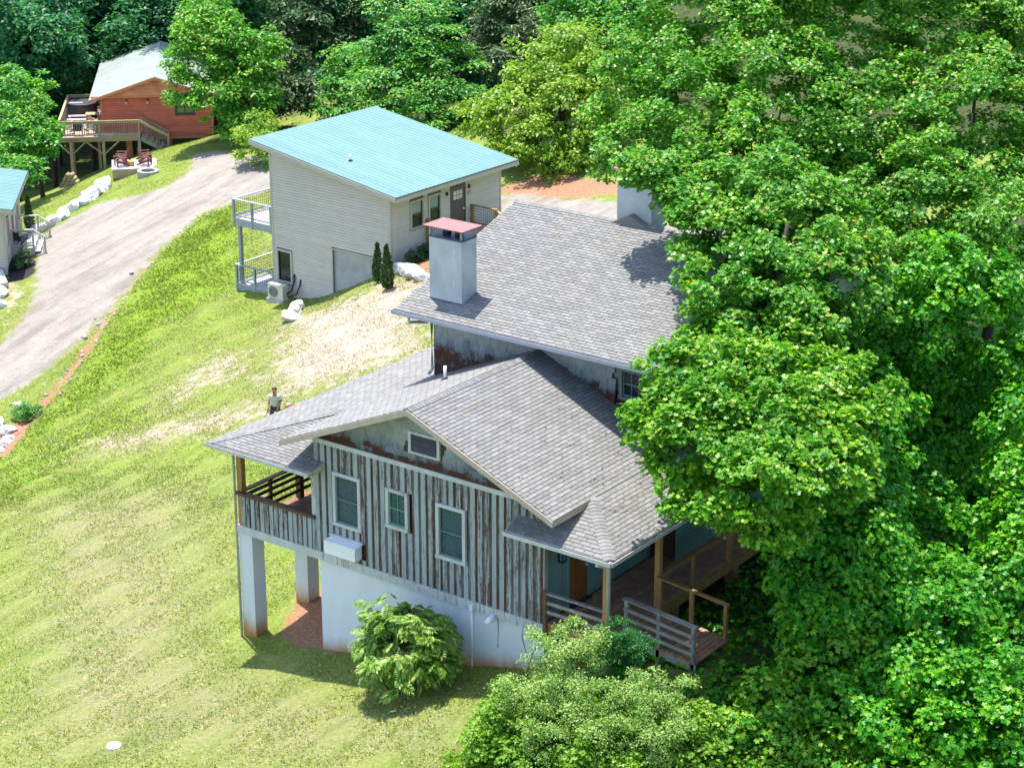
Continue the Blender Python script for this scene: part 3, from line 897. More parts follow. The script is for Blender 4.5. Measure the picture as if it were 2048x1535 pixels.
    while z < zr - 0.3:
        h = min(0.165, zr - 0.18 - z)
        def rx(zz):
            return (max(0.0, xr - (zr - 0.17 - zz) / sL), min(W, xr + (zr - 0.17 - zz) / sR))
        xa, xb = rx(z + h)
        xa2, xb2 = rx(z)
        x = xa2
        while x < xb2 - 0.05:
            w = random.uniform(0.17, 0.34)
            x1 = min(x + w, xb2)
            za = zb_ = z + h
            ta = min(z + h, zr - 0.17 - (sL * (xr - x) if x < xr else sR * (x - xr)))
            tb = min(z + h, zr - 0.17 - (sL * (xr - x1) if x1 < xr else sR * (x1 - xr)))
            if not (x1 > vent[0] + .05 and x < vent[1] - .05 and z + h > vent[2] + .05 and z < vent[3] - .1) and max(ta, tb) > z + 0.03:
                ta, tb = max(ta, z + 0.01), max(tb, z + 0.01)
                t0 = random.uniform(0.024, 0.032)
                m1 = MB().add([(x + .003, -t0, z), (x1 - .003, -t0, z), (x1 - .003, -0.006, tb), (x + .003, -0.006, ta), (x + .003, 0.005, z), (x1 - .003, 0.005, z), (x1 - .003, 0.005, tb), (x + .003, 0.005, ta)],
                              [(0, 1, 2, 3), (0, 4, 5, 1), (1, 5, 6, 2), (2, 6, 7, 3), (3, 7, 4, 0)])
                m1.build('wall_shingle', M['wallsh'], gw)
            x = x1
        z += 0.165
        row += 1
    vm = MB()
    x0, x1, z0, z1 = vent
    vm.box(x0, x0 + 0.09, -0.06, 0.01, z0, z1).box(x1 - 0.09, x1, -0.06, 0.01, z0, z1).box(x0 + .09, x1 - .09, -0.06, 0.01, z1 - 0.08, z1).box(x0 + .09, x1 - .09, -0.06, 0.01, z0, z0 + 0.06)
    gv = vm.build('gable_vent', M['trim_w'], H)
    box('vent_screen', M['dark_room'], gv, x0 + 0.09, x1 - 0.09, -0.008, 0.012, z0 + 0.06, z1 - 0.08)
    for i in range(8):
        zz = z0 + 0.07 + i * 0.064
        MB().add([(x0 + .09, -0.055, zz), (x1 - .09, -0.055, zz), (x1 - .09, -0.012, zz + 0.045), (x0 + .09, -0.012, zz + 0.045), (x0 + .09, -0.055, zz + 0.012), (x1 - .09, -0.055, zz + 0.012), (x1 - .09, -0.012, zz + 0.057), (x0 + .09, -0.012, zz + 0.057)],
                 [(0, 1, 2, 3), (4, 7, 6, 5), (0, 4, 5, 1), (3, 2, 6, 7), (0, 3, 7, 4), (1, 5, 6, 2)]).build('slat', M['vent_slat'], gv)
    # windows
    sash_window(H, 0.68, 1.69, 1.26, 2.87, -0.01)
    sash_window(H, 2.60, 3.38, 1.70, 2.87, -0.01, sash=M['bright_green_frame'], grid=(2, 1), blind=True)
    sash_window(H, 4.35, 5.35, 1.26, 2.87, -0.01)
    # white cover of the wall unit
    ac = MB()
    ac.add([(0.55, -0.06, 0.88), (1.68, -0.06, 0.88), (1.68, -0.36, 0.84), (0.55, -0.36, 0.84), (0.55, -0.06, 0.46), (1.68, -0.06, 0.46), (1.68, -0.36, 0.46), (0.55, -0.36, 0.46)],
           [(0, 1, 2, 3), (4, 7, 6, 5), (3, 2, 6, 7), (0, 3, 7, 4), (1, 5, 6, 2), (0, 4, 5, 1)])
    acc = ac.build('wall_unit_cover', M['white_plastic'], H, 'white sheet metal cover boxed over the wall unit')
    for i in range(14):
        box('louvre', M['white_plastic'], acc, 0.60 + i * 0.076, 0.655 + i * 0.076, -0.366, -0.355, 0.62, 0.80)
    box('head_trim', M['trim_w'], H, 0.50, 1.73, -0.09, -0.02, 0.885, 0.955)
    # pipes on the foundation
    pp = MB().tube([(5.54, -0.05, -2.1), (5.54, -0.05, 0.05)], 0.032, 8).box(5.49, 5.60, -0.12, -0.062, 0.0, 0.17)
    pp.build('conduit', M['white_plastic'], H)
    MB().tube([(6.30, -0.04, 0.06), (6.30, -0.26, 0.02), (6.28, -0.40, -0.06)], [0.09, 0.09, 0.075], 10).build('dryer_vent', M['white_plastic'], H)
    MB().tube([(6.36, 0.01, 0.05), (6.37, 0.015, -0.4), (6.36, 0.01, -0.9)], 0.008, 5).build('cable', M['dark_metal'], H)
    MB().tube([(7.2, 0.01, -0.05), (7.16, 0.012, -0.35), (7.25, 0.01, -0.6), (7.3, 0.01, -0.8)], 0.008, 5).build('cable', M['dark_metal'], H)
    # ---- left porch
    P = MB().box(-3.08, -0.02, 0.02, 5.15, 0.02, 0.25).build('porch_frame', M['grey_wood'], H)
    box('skirt_board', M['trim_w'], P, -3.12, -0.002, -0.058, 0.012, 0.005, 0.262)
    for i in range(21):
        box('floor_board', M['deck_red'], P, -3.08 + i * 0.146, -3.08 + i * 0.146 + 0.139, 0.0, 5.15, 0.252, 0.282)
    for i in range(16):
        x = -2.90 + i * 0.184
        ow = random.uniform(0.12, 0.15)
        box('board', M['board'], P, x, x + ow, -0.052, -0.02, 0.265, 1.25)
        box('inner_board', M['board_brown'], P, x + ow - 0.01, x + 0.195, -0.019, 0.01, 0.265, 1.245)
    box('cap_rail', M['brown_wood'], H, -3.05, 0.0, -0.13, 0.07, 1.25, 1.33)
    for (yy, nm) in ((0.07, 'post'), (2.55, 'post'), (5.05, 'post')):
        ztop = 3.0 if yy > 1 else 2.86
        box(nm, M['brown_wood'] if yy > 1 else M['amber_wood'], H, -3.06, -2.88, yy - 0.09, yy + 0.09, -0.02 if yy < 1 else 0.285, ztop)
    box('rail_post', M['brown_wood'], H, -3.0, -2.91, 1.21, 1.30, 0.285, 1.30)
    box('rail_post', M['brown_wood'], H, -3.0, -2.91, 3.76, 3.85, 0.285, 1.30)
    for zz in (0.55, 0.78, 1.0, 1.19):
        box('rail', M['brown_wood'], H, -2.905, -2.865, 0.165, 5.0, zz - 0.05, zz + 0.05)
    box('top_rail', M['brown_wood'], H, -3.03, -2.86, 0.165, 5.0, 1.30, 1.345)
    for yy in (0.0, 2.34, 4.7):
        box('column', M['column'], H, -3.10, -2.59, yy, yy + 0.5, -3.9, 0.0)
    box('porch_ceiling_beam', M['fascia'], H, -3.10, -0.02, -0.03, 0.12, 2.80, 2.98)
    box('inner_casing', M['trim_w'], H, -0.16, 0.0, -0.03, 0.0, 1.33, 2.95)
    MB().tube([(-3.42, -0.62, 2.80), (-3.22, -0.25, 2.62), (-3.145, -0.04, 2.45), (-3.145, -0.04, -3.55)], 0.04, 8).build('downspout', M['gutter_grey'], H)
    # ---- right porch and ramp
    fr = MB().box(W + 0.02, 9.93, 0.02, 9.4, 0.03, 0.27)
    for yy in (0.2, 3.2, 6.4, 9.2):
        fr.box(9.6, 9.9, yy, yy + 0.3, -1.6, 0.03)
    F = fr.build('porch_frame', M['amber_wood'], H)
    for i in range(14):
        box('floor_board', M['deck_grey'], F, W + 0.03 + i * 0.137, W + 0.03 + i * 0.137 + 0.131, 0.0, 9.4, 0.272, 0.302)
    for yy in (0.0, 2.46, 6.2, 9.2):
        box('post', M['amber_wood'], H, 9.78, 9.93, yy - 0.075, yy + 0.075, 0.303, 3.02)
    for zz in (0.66, 0.92):
        box('rail', M['wet_wood'], H, W + 0.03, 9.775, -0.045, -0.005, zz - 0.045, zz + 0.045)
    box('top_rail', M['wet_wood'], H, W + 0.03, 9.775, -0.07, 0.03, 1.17, 1.215)
    box('top_rail', M['amber_wood'], H, 9.80, 9.92, 2.54, 9.1, 1.22, 1.27)
    box('rail_post', M['amber_wood'], H, 9.81, 9.91, 4.2, 4.3, 0.303, 1.22)
    box('rail_post', M['amber_wood'], H, 9.81, 9.91, 7.6, 7.7, 0.303, 1.22)
    box('wall_plate', M['brown_wood'], H, W + 0.0, W + 0.10, -0.08, -0.054, 0.0, 1.3)
    rp = MB().prism([(9.94, 0.70, 0.27), (12.12, 0.70, 0.06), (12.12, 0.70, -0.14), (9.94, 0.70, 0.03)], (0, 0.05, 0)).build('ramp', M['grey_wood'], H)
    MB().prism([(9.94, 2.33, 0.27), (12.12, 2.33, 0.06), (12.12, 2.33, -0.14), (9.94, 2.33, 0.03)], (0, 0.05, 0)).build('stringer', M['grey_wood'], rp)
    for i in range(16):
        x = 9.95 + i * 0.1365
        zz = 0.275 - (x - 9.94) * 0.0963
        box('ramp_board', M['deck_grey'], rp, x, x + 0.129, 0.66, 2.42, zz, zz + 0.03 + random.uniform(0, 0.004))
    def rz(x):
        return 0.30 - (x - 9.94) * 0.0963
    for x in (9.99, 10.98, 12.02):
        box('rail_post', M['wet_wood'] if x < 12 else M['grey_wood'], rp, x - 0.05, x + 0.05, 0.70, 0.80, -0.35, rz(x) + 0.98)
    MB().bar((9.9, 0.75, rz(9.9) + 1.0), (12.1, 0.75, rz(12.1) + 1.0), 0.17, 0.04).build('top_rail', M['grey_wood'], rp)
    for k in (0.25, 0.50, 0.75):
        MB().bar((9.95, 0.665, rz(9.95) + k), (12.06, 0.665, rz(12.06) + k), 0.04, 0.09).build('rail', M['grey_wood'], rp)
    for x in (9.99, 10.98, 12.02):
        box('rail_post', M['amber_wood'], rp, x - 0.05, x + 0.05, 2.30, 2.40, -0.35, rz(x) + 0.98)
    MB().bar((9.9, 2.35, rz(9.9) + 1.0), (12.1, 2.35, rz(12.1) + 1.0), 0.13, 0.045).build('top_rail', M['amber_wood'], rp)
    MB().tube([(9.98, -0.68, 2.80), (9.98, -0.3, 2.62), (9.98, -0.13, 2.5), (9.98, -0.13, -0.5)], 0.05, 8).build('downspout', M['gutter'], H)
    # ---- upper block behind
    ub = MB().box(0.15, 8.51, Yu + 0.12, 15.75, -1.5, 6.30)
    for xx in (0.15, 8.49):
        ub.prism([(xx, Yu + 0.02, 6.30), (xx, 15.75, 6.30), (xx, yrb, zrb - 0.18)], (0.02, 0, 0))
    ubw = ub.build('upper_wall', M['wallsh2'], H)
    z = 3.75
    while z < 6.2:
        x = 0.12
        while x < 8.6:
            w = random.uniform(0.2, 0.36)
            x1 = min(x + w, 8.62)
            zroof = zr - (sL * (xr - x) if x < xr else sR * (x - xr))
            if z + 0.17 > zroof - 0.02 and not (x1 > 6.70 and x < 7.75 and 4.7 < z + 0.1 < 5.75):
                t0 = random.uniform(0.022, 0.03)
                MB().add([(x + .003, Yu - t0, z), (x1 - .003, Yu - t0, z), (x1 - .003, Yu - 0.004, z + .172), (x + .003, Yu - 0.004, z + .172), (x + .003, Yu + .02, z), (x1 - .003, Yu + .02, z), (x1 - .003, Yu + .02, z + .172), (x + .003, Yu + .02, z + .172)],
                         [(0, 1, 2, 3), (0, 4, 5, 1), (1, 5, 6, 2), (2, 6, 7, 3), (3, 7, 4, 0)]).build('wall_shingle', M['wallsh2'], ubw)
            x = x1
        z += 0.172
    sash_window(H, 6.72, 7.72, 4.78, 5.72, Yu - 0.01, frame=M['green_frame'], grid=(3, 1), blind=False)
    sash_window(H, 9.0, 10.0, 4.4, 5.7, 8.63, frame=M['green_frame'], axis='y', blind=False)
    sash_window(H, 11.0, 12.0, 4.4, 5.7, 8.63, frame=M['green_frame'], axis='y', blind=False)
    for i in range(38):
        box('end_board', M['siding'] if i > 11 else M['teal_wall'], ubw, 8.62, 8.635 + random.uniform(0, .004), Yu + 0.03, 15.75, 0.3 + i * 0.16, 0.3 + i * 0.16 + 0.15)
    # ---- roofs
    q = []
    def ridge_dir(s):
        return Vector((0, 0, 0))
    def roof_part(label, polys):
        mb = MB()
        for p in polys:
            mb.prism(p, (0, 0, -0.12))
        return mb.build('roof', M['roof_felt'], H, label)
    nL = Vector((1, 0, sL)).normalized()
    nLp = Vector((1, 0, sp)).normalized()
    nR = Vector((-1, 0, sR)).normalized()
    nF = Vector((0, 1, sp)).normalized()
    sF2 = (zh - zre) / (yhr - yc)
    nF2 = Vector((0, 1, sF2)).normalized()
    gl = [(xl, oy, zl), (xr, oy, zr), (xr, Yu, zr), (xl, Yu, zl)]
    gl2 = [(xl, Yu, zl), (0.13, Yu, zl + sL * (0.13 - xl)), (0.13, yrb, zl + sL * (0.13 - xl)), (xl, yrb, zl)]
    lp = [(xle, yc, zle), (xl, yhl, zl), (xl, yrb, zl), (xle, yrb, zle)]
    hf_z = lambda y: zle + sp * (y - yc)
    hf = [(xle, yc, zle), (-0.0, yc, zle), (-0.0, yhl, zl - 0.0), (xl, yhl, zl)]
    hf_small = [(-0.0, yc, zle), (0.36, yc, zle), (0.36, -0.07, hf_z(-0.07)), (-0.0, -0.07, hf_z(-0.07))]
    gr = [(xh, oy, zh), (xh, Yu, zh), (xr, Yu, zr), (xr, oy, zr)]
    rp_ = [(xre, yc, zre), (xre, yb, zre), (xh, yb, zh), (xh, yhr, zh)]
    hr_z = lambda y: zre + sF2 * (y - yc)
    hr = [(W + 0.02, yc, zre), (xre, yc, zre), (xh, yhr, zh), (W + 0.02, yhr, zh)]
    hr_small = [(7.08, yc, zre), (W + 0.02, yc, zre), (W + 0.02, -0.07, hr_z(-0.07)), (7.08, -0.07, hr_z(-0.07))]
    up = [(xu0, yu0, zu0), (xu1, yu0, zu0), (xu1, yrb, zrb), (xu0, yrb, zrb)]
    upb = [(xu0, yrb, zrb), (xu1, yrb, zrb), (xu1, 2 * yrb - yu0, zu0), (xu0, 2 * yrb - yu0, zu0)]
    roofL = roof_part('grey shingled left slope of the front gable', [gl, gl2])
    roofP = roof_part('grey shingled hip roof over the left porch', [lp, hf, hf_small])
    roofR = roof_part('grey shingled right slope of the front gable', [gr])
    roofQ = roof_part('grey shingled hip roof over the right porch', [rp_, hr, hr_small])
    roofU = roof_part('large grey shingled roof of the upper block', [up, upb])
    fields = {r: MB() for r in (roofL, roofP, roofR, roofQ, roofU)}
    X, Yd = (1, 0, 0), (0, 1, 0)
    roof_plane(roofL, fields[roofL], q, gl, Yd, nL, (xl, oy, zl))
    roof_plane(roofL, fields[roofL], q, gl2, Yd, nL, (xl, Yu, zl))
    roof_plane(roofP, fields[roofP], q, lp, Yd, nLp, (xle, yc, zle))
    roof_plane(roofP, fields[roofP], q, hf, X, nF, (xle, yc, zle))
    roof_plane(roofP, fields[roofP], q, hf_small, X, nF, (xle, yc, zle))
    roof_plane(roofR, fields[roofR], q, gr, Yd, nR, (xh, oy, zh))
    roof_plane(roofQ, fields[roofQ], q, rp_, Yd, nR, (xre, yc, zre))
    roof_plane(roofQ, fields[roofQ], q, hr, X, nF2, (7.08, yc, zre))
    roof_plane(roofQ, fields[roofQ], q, hr_small, X, nF2, (7.08, yc, zre))
    roof_plane(roofU, fields[roofU], q, up, X, Vector((0, 1, su)), (xu0, yu0, zu0))
    lay_shingles(q, M['shingle'], 300)
    for r, mb in fields.items():
        if mb.f:
            mb.build('shingle_courses', M['shingle'], r, kind='stuff')
    capm = ridge_cap_mesh(M['shingle'], 0.42)
    capf = ridge_cap_mesh(M['shingle'], 0.2, 0.16)
    cap_line(roofR, capm, (xr, oy, zr + 0.012), (xr, Yu - 0.02, zr + 0.012))
    cap_line(roofP, capf, (xle, yc, zle + 0.016), (xl - 0.05, yhl - 0.05, zl + 0.016))
    cap_line(roofQ, capf, (xre, yc, zre + 0.016), (xh, yhr, zh + 0.02))
    cap_line(roofU, ridge_cap_mesh(M['shingle'], 0.33), (xu0, yrb, zrb + 0.012), (xu1, yrb, zrb + 0.012), 0.14)
    # fascias
    fd = 0.17
    def fascia(p, qq, off, par, m=M['fascia']):
        p, qq, off = Vector(p), Vector(qq), Vector(off)
        MB().prism([p - Vector((0, 0, 0.005)), qq - Vector((0, 0, 0.005)), qq - Vector((0, 0, fd)), p - Vector((0, 0, fd))], off).build('fascia', m, par)
    fascia((xl, oy, zl), (xr, oy, zr), (0, -0.03, 0), roofL)
    fascia((xr, oy, zr), (xh, oy, zh), (0, -0.03, 0), roofR)
    fascia((xh, oy - 0.03, zh), (xh, yhr - 0.1, zh), (0.03, 0, 0), roofR)
    fascia((xl, oy - 0.03, zl), (xl, yhl - 0.1, zl), (-0.03, 0, 0), roofL)
    fascia((0.36, yc, zle), (0.36, -0.07, hf_z(-.07)), (0.03, 0, 0), roofP)
    fascia((7.08, yc, zre), (7.08, -0.07, hr_z(-.07)), (-0.03, 0, 0), roofQ)
    fascia((xle, yc, zle), (0.36, yc, zle), (0, -0.025, 0), roofP)
    fascia((7.08, yc, zre), (xre, yc, zre), (0, -0.025, 0), roofQ)
    fascia((xre, yc, zre), (xre, yb, zre), (0.025, 0, 0), roofQ)
    fascia((xu0, yu0, zu0), (xu1, yu0, zu0), (0, -0.025, 0), roofU)
    fascia((xu0, yu0, zu0), (xu0, yrb, zrb), (-0.025, 0, 0), roofU)
    fascia((xu1, yu0, zu0), (xu1, yrb, zrb), (0.025, 0, 0), roofU)
    fascia((xle, yc, zle), (xle, yrb, zle), (-0.025, 0, 0), roofP)
    # soffits of the overhangs
    MB().prism([(xl, oy + .01, zl - .125), (xr, oy + .01, zr - .125), (xr, 0.0, zr - .125), (xl, 0.0, zl - .125)], (0, 0, -0.015)).build('soffit', M['soffit'], roofL)
    MB().prism([(xh, oy + .01, zh - .125), (xr, oy + .01, zr - .125), (xr, 0.0, zr - .125), (xh, 0.0, zh - .125)], (0, 0, -0.015)).build('soffit', M['soffit'], roofR)
    # gutters
    gutter('gutter', (xle - 0.08, yc - 0.026, zle - 0.06), (0.36, yc - 0.026, zle - 0.06), M['gutter'], H, (0, -1, 0))
    gutter('gutter', (7.06, yc - 0.026, zre - 0.06), (xre + 0.10, yc - 0.026, zre - 0.06), M['gutter'], H, (0, -1, 0))
    gutter('gutter', (xre + 0.026, yc - 0.1, zre - 0.06), (xre + 0.026, yb, zre - 0.06), M['gutter'], H, (1, 0, 0))
    gutter('gutter', (xu0 - 0.02, yu0 - 0.026, zu0 - 0.06), (xu1, yu0 - 0.026, zu0 - 0.06), M['gutter_grey'], H, (0, -1, 0))
    MB().tube([(-0.12, yu0 - 0.09, zu0 - 0.12), (-0.12, yu0 - 0.08, zu0 - 0.28), (0.10, Yu - 0.35, zu0 - 0.36), (0.10, Yu - 0.08, zu0 - 0.42), (0.10, Yu - 0.08, 4.25), (0.05, Yu - 0.2, 4.12)], 0.05, 8).build('downspout', M['gutter_grey'], H)
    # vent pipe through the left slope
    def zs(x):
        return zr - sL * (xr - x)
    vp = MB().tube([(1.82, 3.61, zs(1.82) - 0.05), (1.82, 3.61, zs(1.82) + 0.42)], 0.045, 10)
    v = vp.build('vent_pipe', M['white_plastic'], H)
    MB().tube([(1.82, 3.61, zs(1.82) - 0.02), (1.82, 3.61, zs(1.82) + 0.09)], [0.13, 0.06], 10).build('flashing', M['dark_metal'], v)
    MB().tube([(8.9, 0.9, 3.62), (9.3, 1.3, 3.55), (9.5, 1.8, 3.42), (9.9, 2.0, 3.28)], [0.008, 0.008, 0.006, 0.004], 5).build('fallen_twig', M['grey_wood'], roofQ)
    # chimneys
    def chimney(x0, x1, y0, y1, zb, zt, capped, label):
        c = MB().box(x0, x1, y0, y1, zb, zt).build('chimney', M['metal_grey'], H, label)
        box('flashing', M['dark_metal'], c, x0 - 0.012, x1 + 0.012, y0 - 0.012, y0 - 0.002, zb + 0.34, zb + 0.395)
        if capped:
            MB().box(x0 - 0.012, x1 + 0.012, y0 - 0.012, y1 + 0.012, zt, zt + 0.06).build('crown', M['blue_metal'], c)
            for xx in (x0 + 0.03, x1 - 0.03):
                for yy in (y0 + 0.03, y1 - 0.03):
                    box('cap_post', M['grey_wood'], c, xx - 0.025, xx + 0.025, yy - 0.025, yy + 0.025, zt + 0.06, zt + 0.33)
            for xx in (0.33, 0.70):
                xx = x0 + (x1 - x0) * xx
                MB().tube([(xx, (y0 + y1) / 2, zt + 0.06), (xx, (y0 + y1) / 2, zt + 0.24)], 0.13, 14).build('flue', M['dark_metal'], c)
            box('cap_plate', M['rust_red'], c, x0 - 0.13, x1 + 0.13, y0 - 0.13, y1 + 0.13, zt + 0.33, zt + 0.355)
        return c
    chimney(-0.02, 1.17, 5.26, 5.97, 6.05, 8.30, True, 'galvanised chimney box with a faded red flat cap')
    c2 = chimney(2.98, 4.20, 10.60, 11.35, 7.6, 9.35, True, 'galvanised chimney box behind the upper ridge')
    MB().prism([(2.9, 10.3, zrb - 0.07), (4.3, 10.3, zrb - 0.07), (3.6, 10.3, zrb + 0.28)], (0, 0.32, 0)).build('cricket', M['shingle'], roofU)
    return H
build_house()

# ------------------------------------------------------------------ shed-roofed cabins
def lap_boards(par, name, axis, a0, a1, z0, z1, pitch, m, rects=(), slope=None, proud=0.034):
    """lap siding, board by board, split round openings. axis 'x': wall in the plane y=0 (outside -y); 'y': wall in the plane x=0 (outside +x)"""
    k = int((z1 - z0) / pitch + 0.999)
    for i in range(k):
        lo, hi = z0 + i * pitch, min(z0 + (i + 1) * pitch, z1)
        right = a1
        if slope:
            zn, s = slope                      # roof underside zn at a=0, rising with -a
            if hi > zn:
                right = min(a1, -(hi - zn) / s)
        segs = [(a0, right)]
        for r0, r1, b0, b1 in rects:
            if hi > b0 + 0.01 and lo < b1 - 0.01:
                nn = []
                for p, q in segs:
                    if r1 <= p or r0 >= q:
                        nn.append((p, q)); continue
                    if r0 > p + 0.03: nn.append((p, r0))
                    if r1 < q - 0.03: nn.append((r1, q))
                segs = nn
        for p, q in segs:
            if q - p < 0.04:
                continue
            t0, t1 = proud + random.uniform(0, 0.003), 0.004
            lo2 = lo + 0.022
            if axis == 'x':
                v = [(p, -t0, lo2), (q, -t0, lo2), (q, -t1, hi), (p, -t1, hi), (p, 0.012, lo2), (q, 0.012, lo2), (q, 0.012, hi), (p, 0.012, hi)]
            else:
                v = [(t0, p, lo2), (t0, q, lo2), (t1, q, hi), (t1, p, hi), (-0.012, p, lo2), (-0.012, q, lo2), (-0.012, q, hi), (-0.012, p, hi)]
            MB().add(v, [(0, 1, 2, 3), (0, 4, 5, 1), (1, 5, 6, 2), (2, 6, 7, 3), (3, 7, 4, 0)]).build(name, m, par)

def wire_panel(par, p, q, z0, z1, frame=None, cell=0.14, fw=0.05):
    """a framed panel of welded wire between two plan points"""
    p, q = Vector((p[0], p[1], 0)), Vector((q[0], q[1], 0))
    L = (q - p).length
    d = (q - p) / L
    mb = MB()
    n = max(2, int(L / cell))
    for i in range(1, n):
        a = p + d * (L * i / n)
        mb.bar(a + Vector((0, 0, z0)), a + Vector((0, 0, z1)), 0.012, 0.012, (d.x, d.y, 0))
    k = max(2, int((z1 - z0) / cell))
    for i in range(1, k):
        zz = z0 + (z1 - z0) * i / k
        mb.bar(p + Vector((0, 0, zz)), q + Vector((0, 0, zz)), 0.012, 0.012)
    mb.build('wire_grid', M['mesh_wire'], par, kind='stuff')

def shed_cabin(H, L, W, hN, s, zlow, gap, over_f, over_r, over_l, over_b, roofm, wallm, trimm, rib=0.30):
    """core walls and ribbed metal shed roof. Near corner at the origin, left wall along -x, right wall along +y, roof rising to the left"""
    zt = hN + gap                                # roof top above the near corner
    und = zt - 0.16
    mb = MB().box(-L + .02, -0.10, 0.10, W - 0.02, zlow, und - 0.05)
    mb.prism([(-0.10, 0.10, und - 0.05), (-L + 0.02, 0.10, und - 0.05), (-L + 0.02, 0.10, und + s * L)], (0, W - 0.12, 0))
    wall = mb.build('wall', wallm, H)
    zr = lambda x: zt - s * x
    x0, x1, y0, y1 = -L - over_l, over_r, -over_f, W + over_b
    roof = MB().prism([(x0, y0, zr(x0)), (x1, y0, zr(x1)), (x1, y1, zr(x1)), (x0, y1, zr(x0))], (0, 0, -0.05)).build('roof', roofm, H, 'ribbed teal metal shed roof')
    d = Vector((x1 - x0, 0, zr(x1) - zr(x0)))
    ln = d.length
    d.normalize()
    n = Vector((-d.z, 0, d.x))
    mb = MB()
    mb.add([(0, -0.035, 0), (ln, -0.035, 0), (ln, 0.035, 0), (0, 0.035, 0), (0, -0.018, 0.024), (ln, -0.018, 0.024), (ln, 0.018, 0.024), (0, 0.018, 0.024)],
           [(0, 1, 5, 4), (2, 3, 7, 6), (4, 5, 6, 7), (1, 2, 6, 5), (3, 0, 4, 7)])
    me = mb.mesh('rib', M['teal_rib'])
    k = int((y1 - y0) / rib)
    for i in range(k + 1):
        y = y0 + 0.04 + (y1 - y0 - 0.08) * i / k
        o = link_mesh('rib', me, roof)
        c = Vector((x0, y, zr(x0) + 0.001))
        o.matrix_local = Matrix(((d.x, 0, n.x, c.x), (d.y, 1, n.y, c.y), (d.z, 0, n.z, c.z), (0, 0, 0, 1)))
    f = 0.26
    def fas(pts, off):
        MB().prism(pts, off).build('fascia', trimm, roof)
    for y, o in ((y0 - 0.002, (0, -0.03, 0)), (y1 + 0.002, (0, 0.03, 0))):
        fas([(x0, y, zr(x0) - .055), (x1, y, zr(x1) - .055), (x1, y, zr(x1) - f), (x0, y, zr(x0) - f)], o)
    fas([(x0, y0, zr(x0) - .055), (x0, y1, zr(x0) - .055), (x0, y1, zr(x0) - f), (x0, y0, zr(x0) - f)], (-0.03, 0, 0))
    fas([(x1, y0, zr(x1) - .055), (x1, y1, zr(x1) - .055), (x1, y1, zr(x1) - f), (x1, y0, zr(x1) - f)], (0.03, 0, 0))
    MB().prism([(x0 + .01, y0 + .01, zr(x0) - .20), (x1 - .01, y0 + .01, zr(x1) - .20), (x1 - .01, y1 - .01, zr(x1) - .20), (x0 + .01, y1 - .01, zr(x0) - .20)], (0, 0, -0.02)).build('soffit', trimm, roof)
    # dark drip edge seen under the ribs
    fas2 = MB().box(x1 + 0.003, x1 + 0.045, y0 - 0.03, y1 + 0.03, zr(x1) - 0.052, zr(x1) - 0.02)
    fas2.build('drip_edge', M['dark_metal'], roof)
    return wall, roof, zr

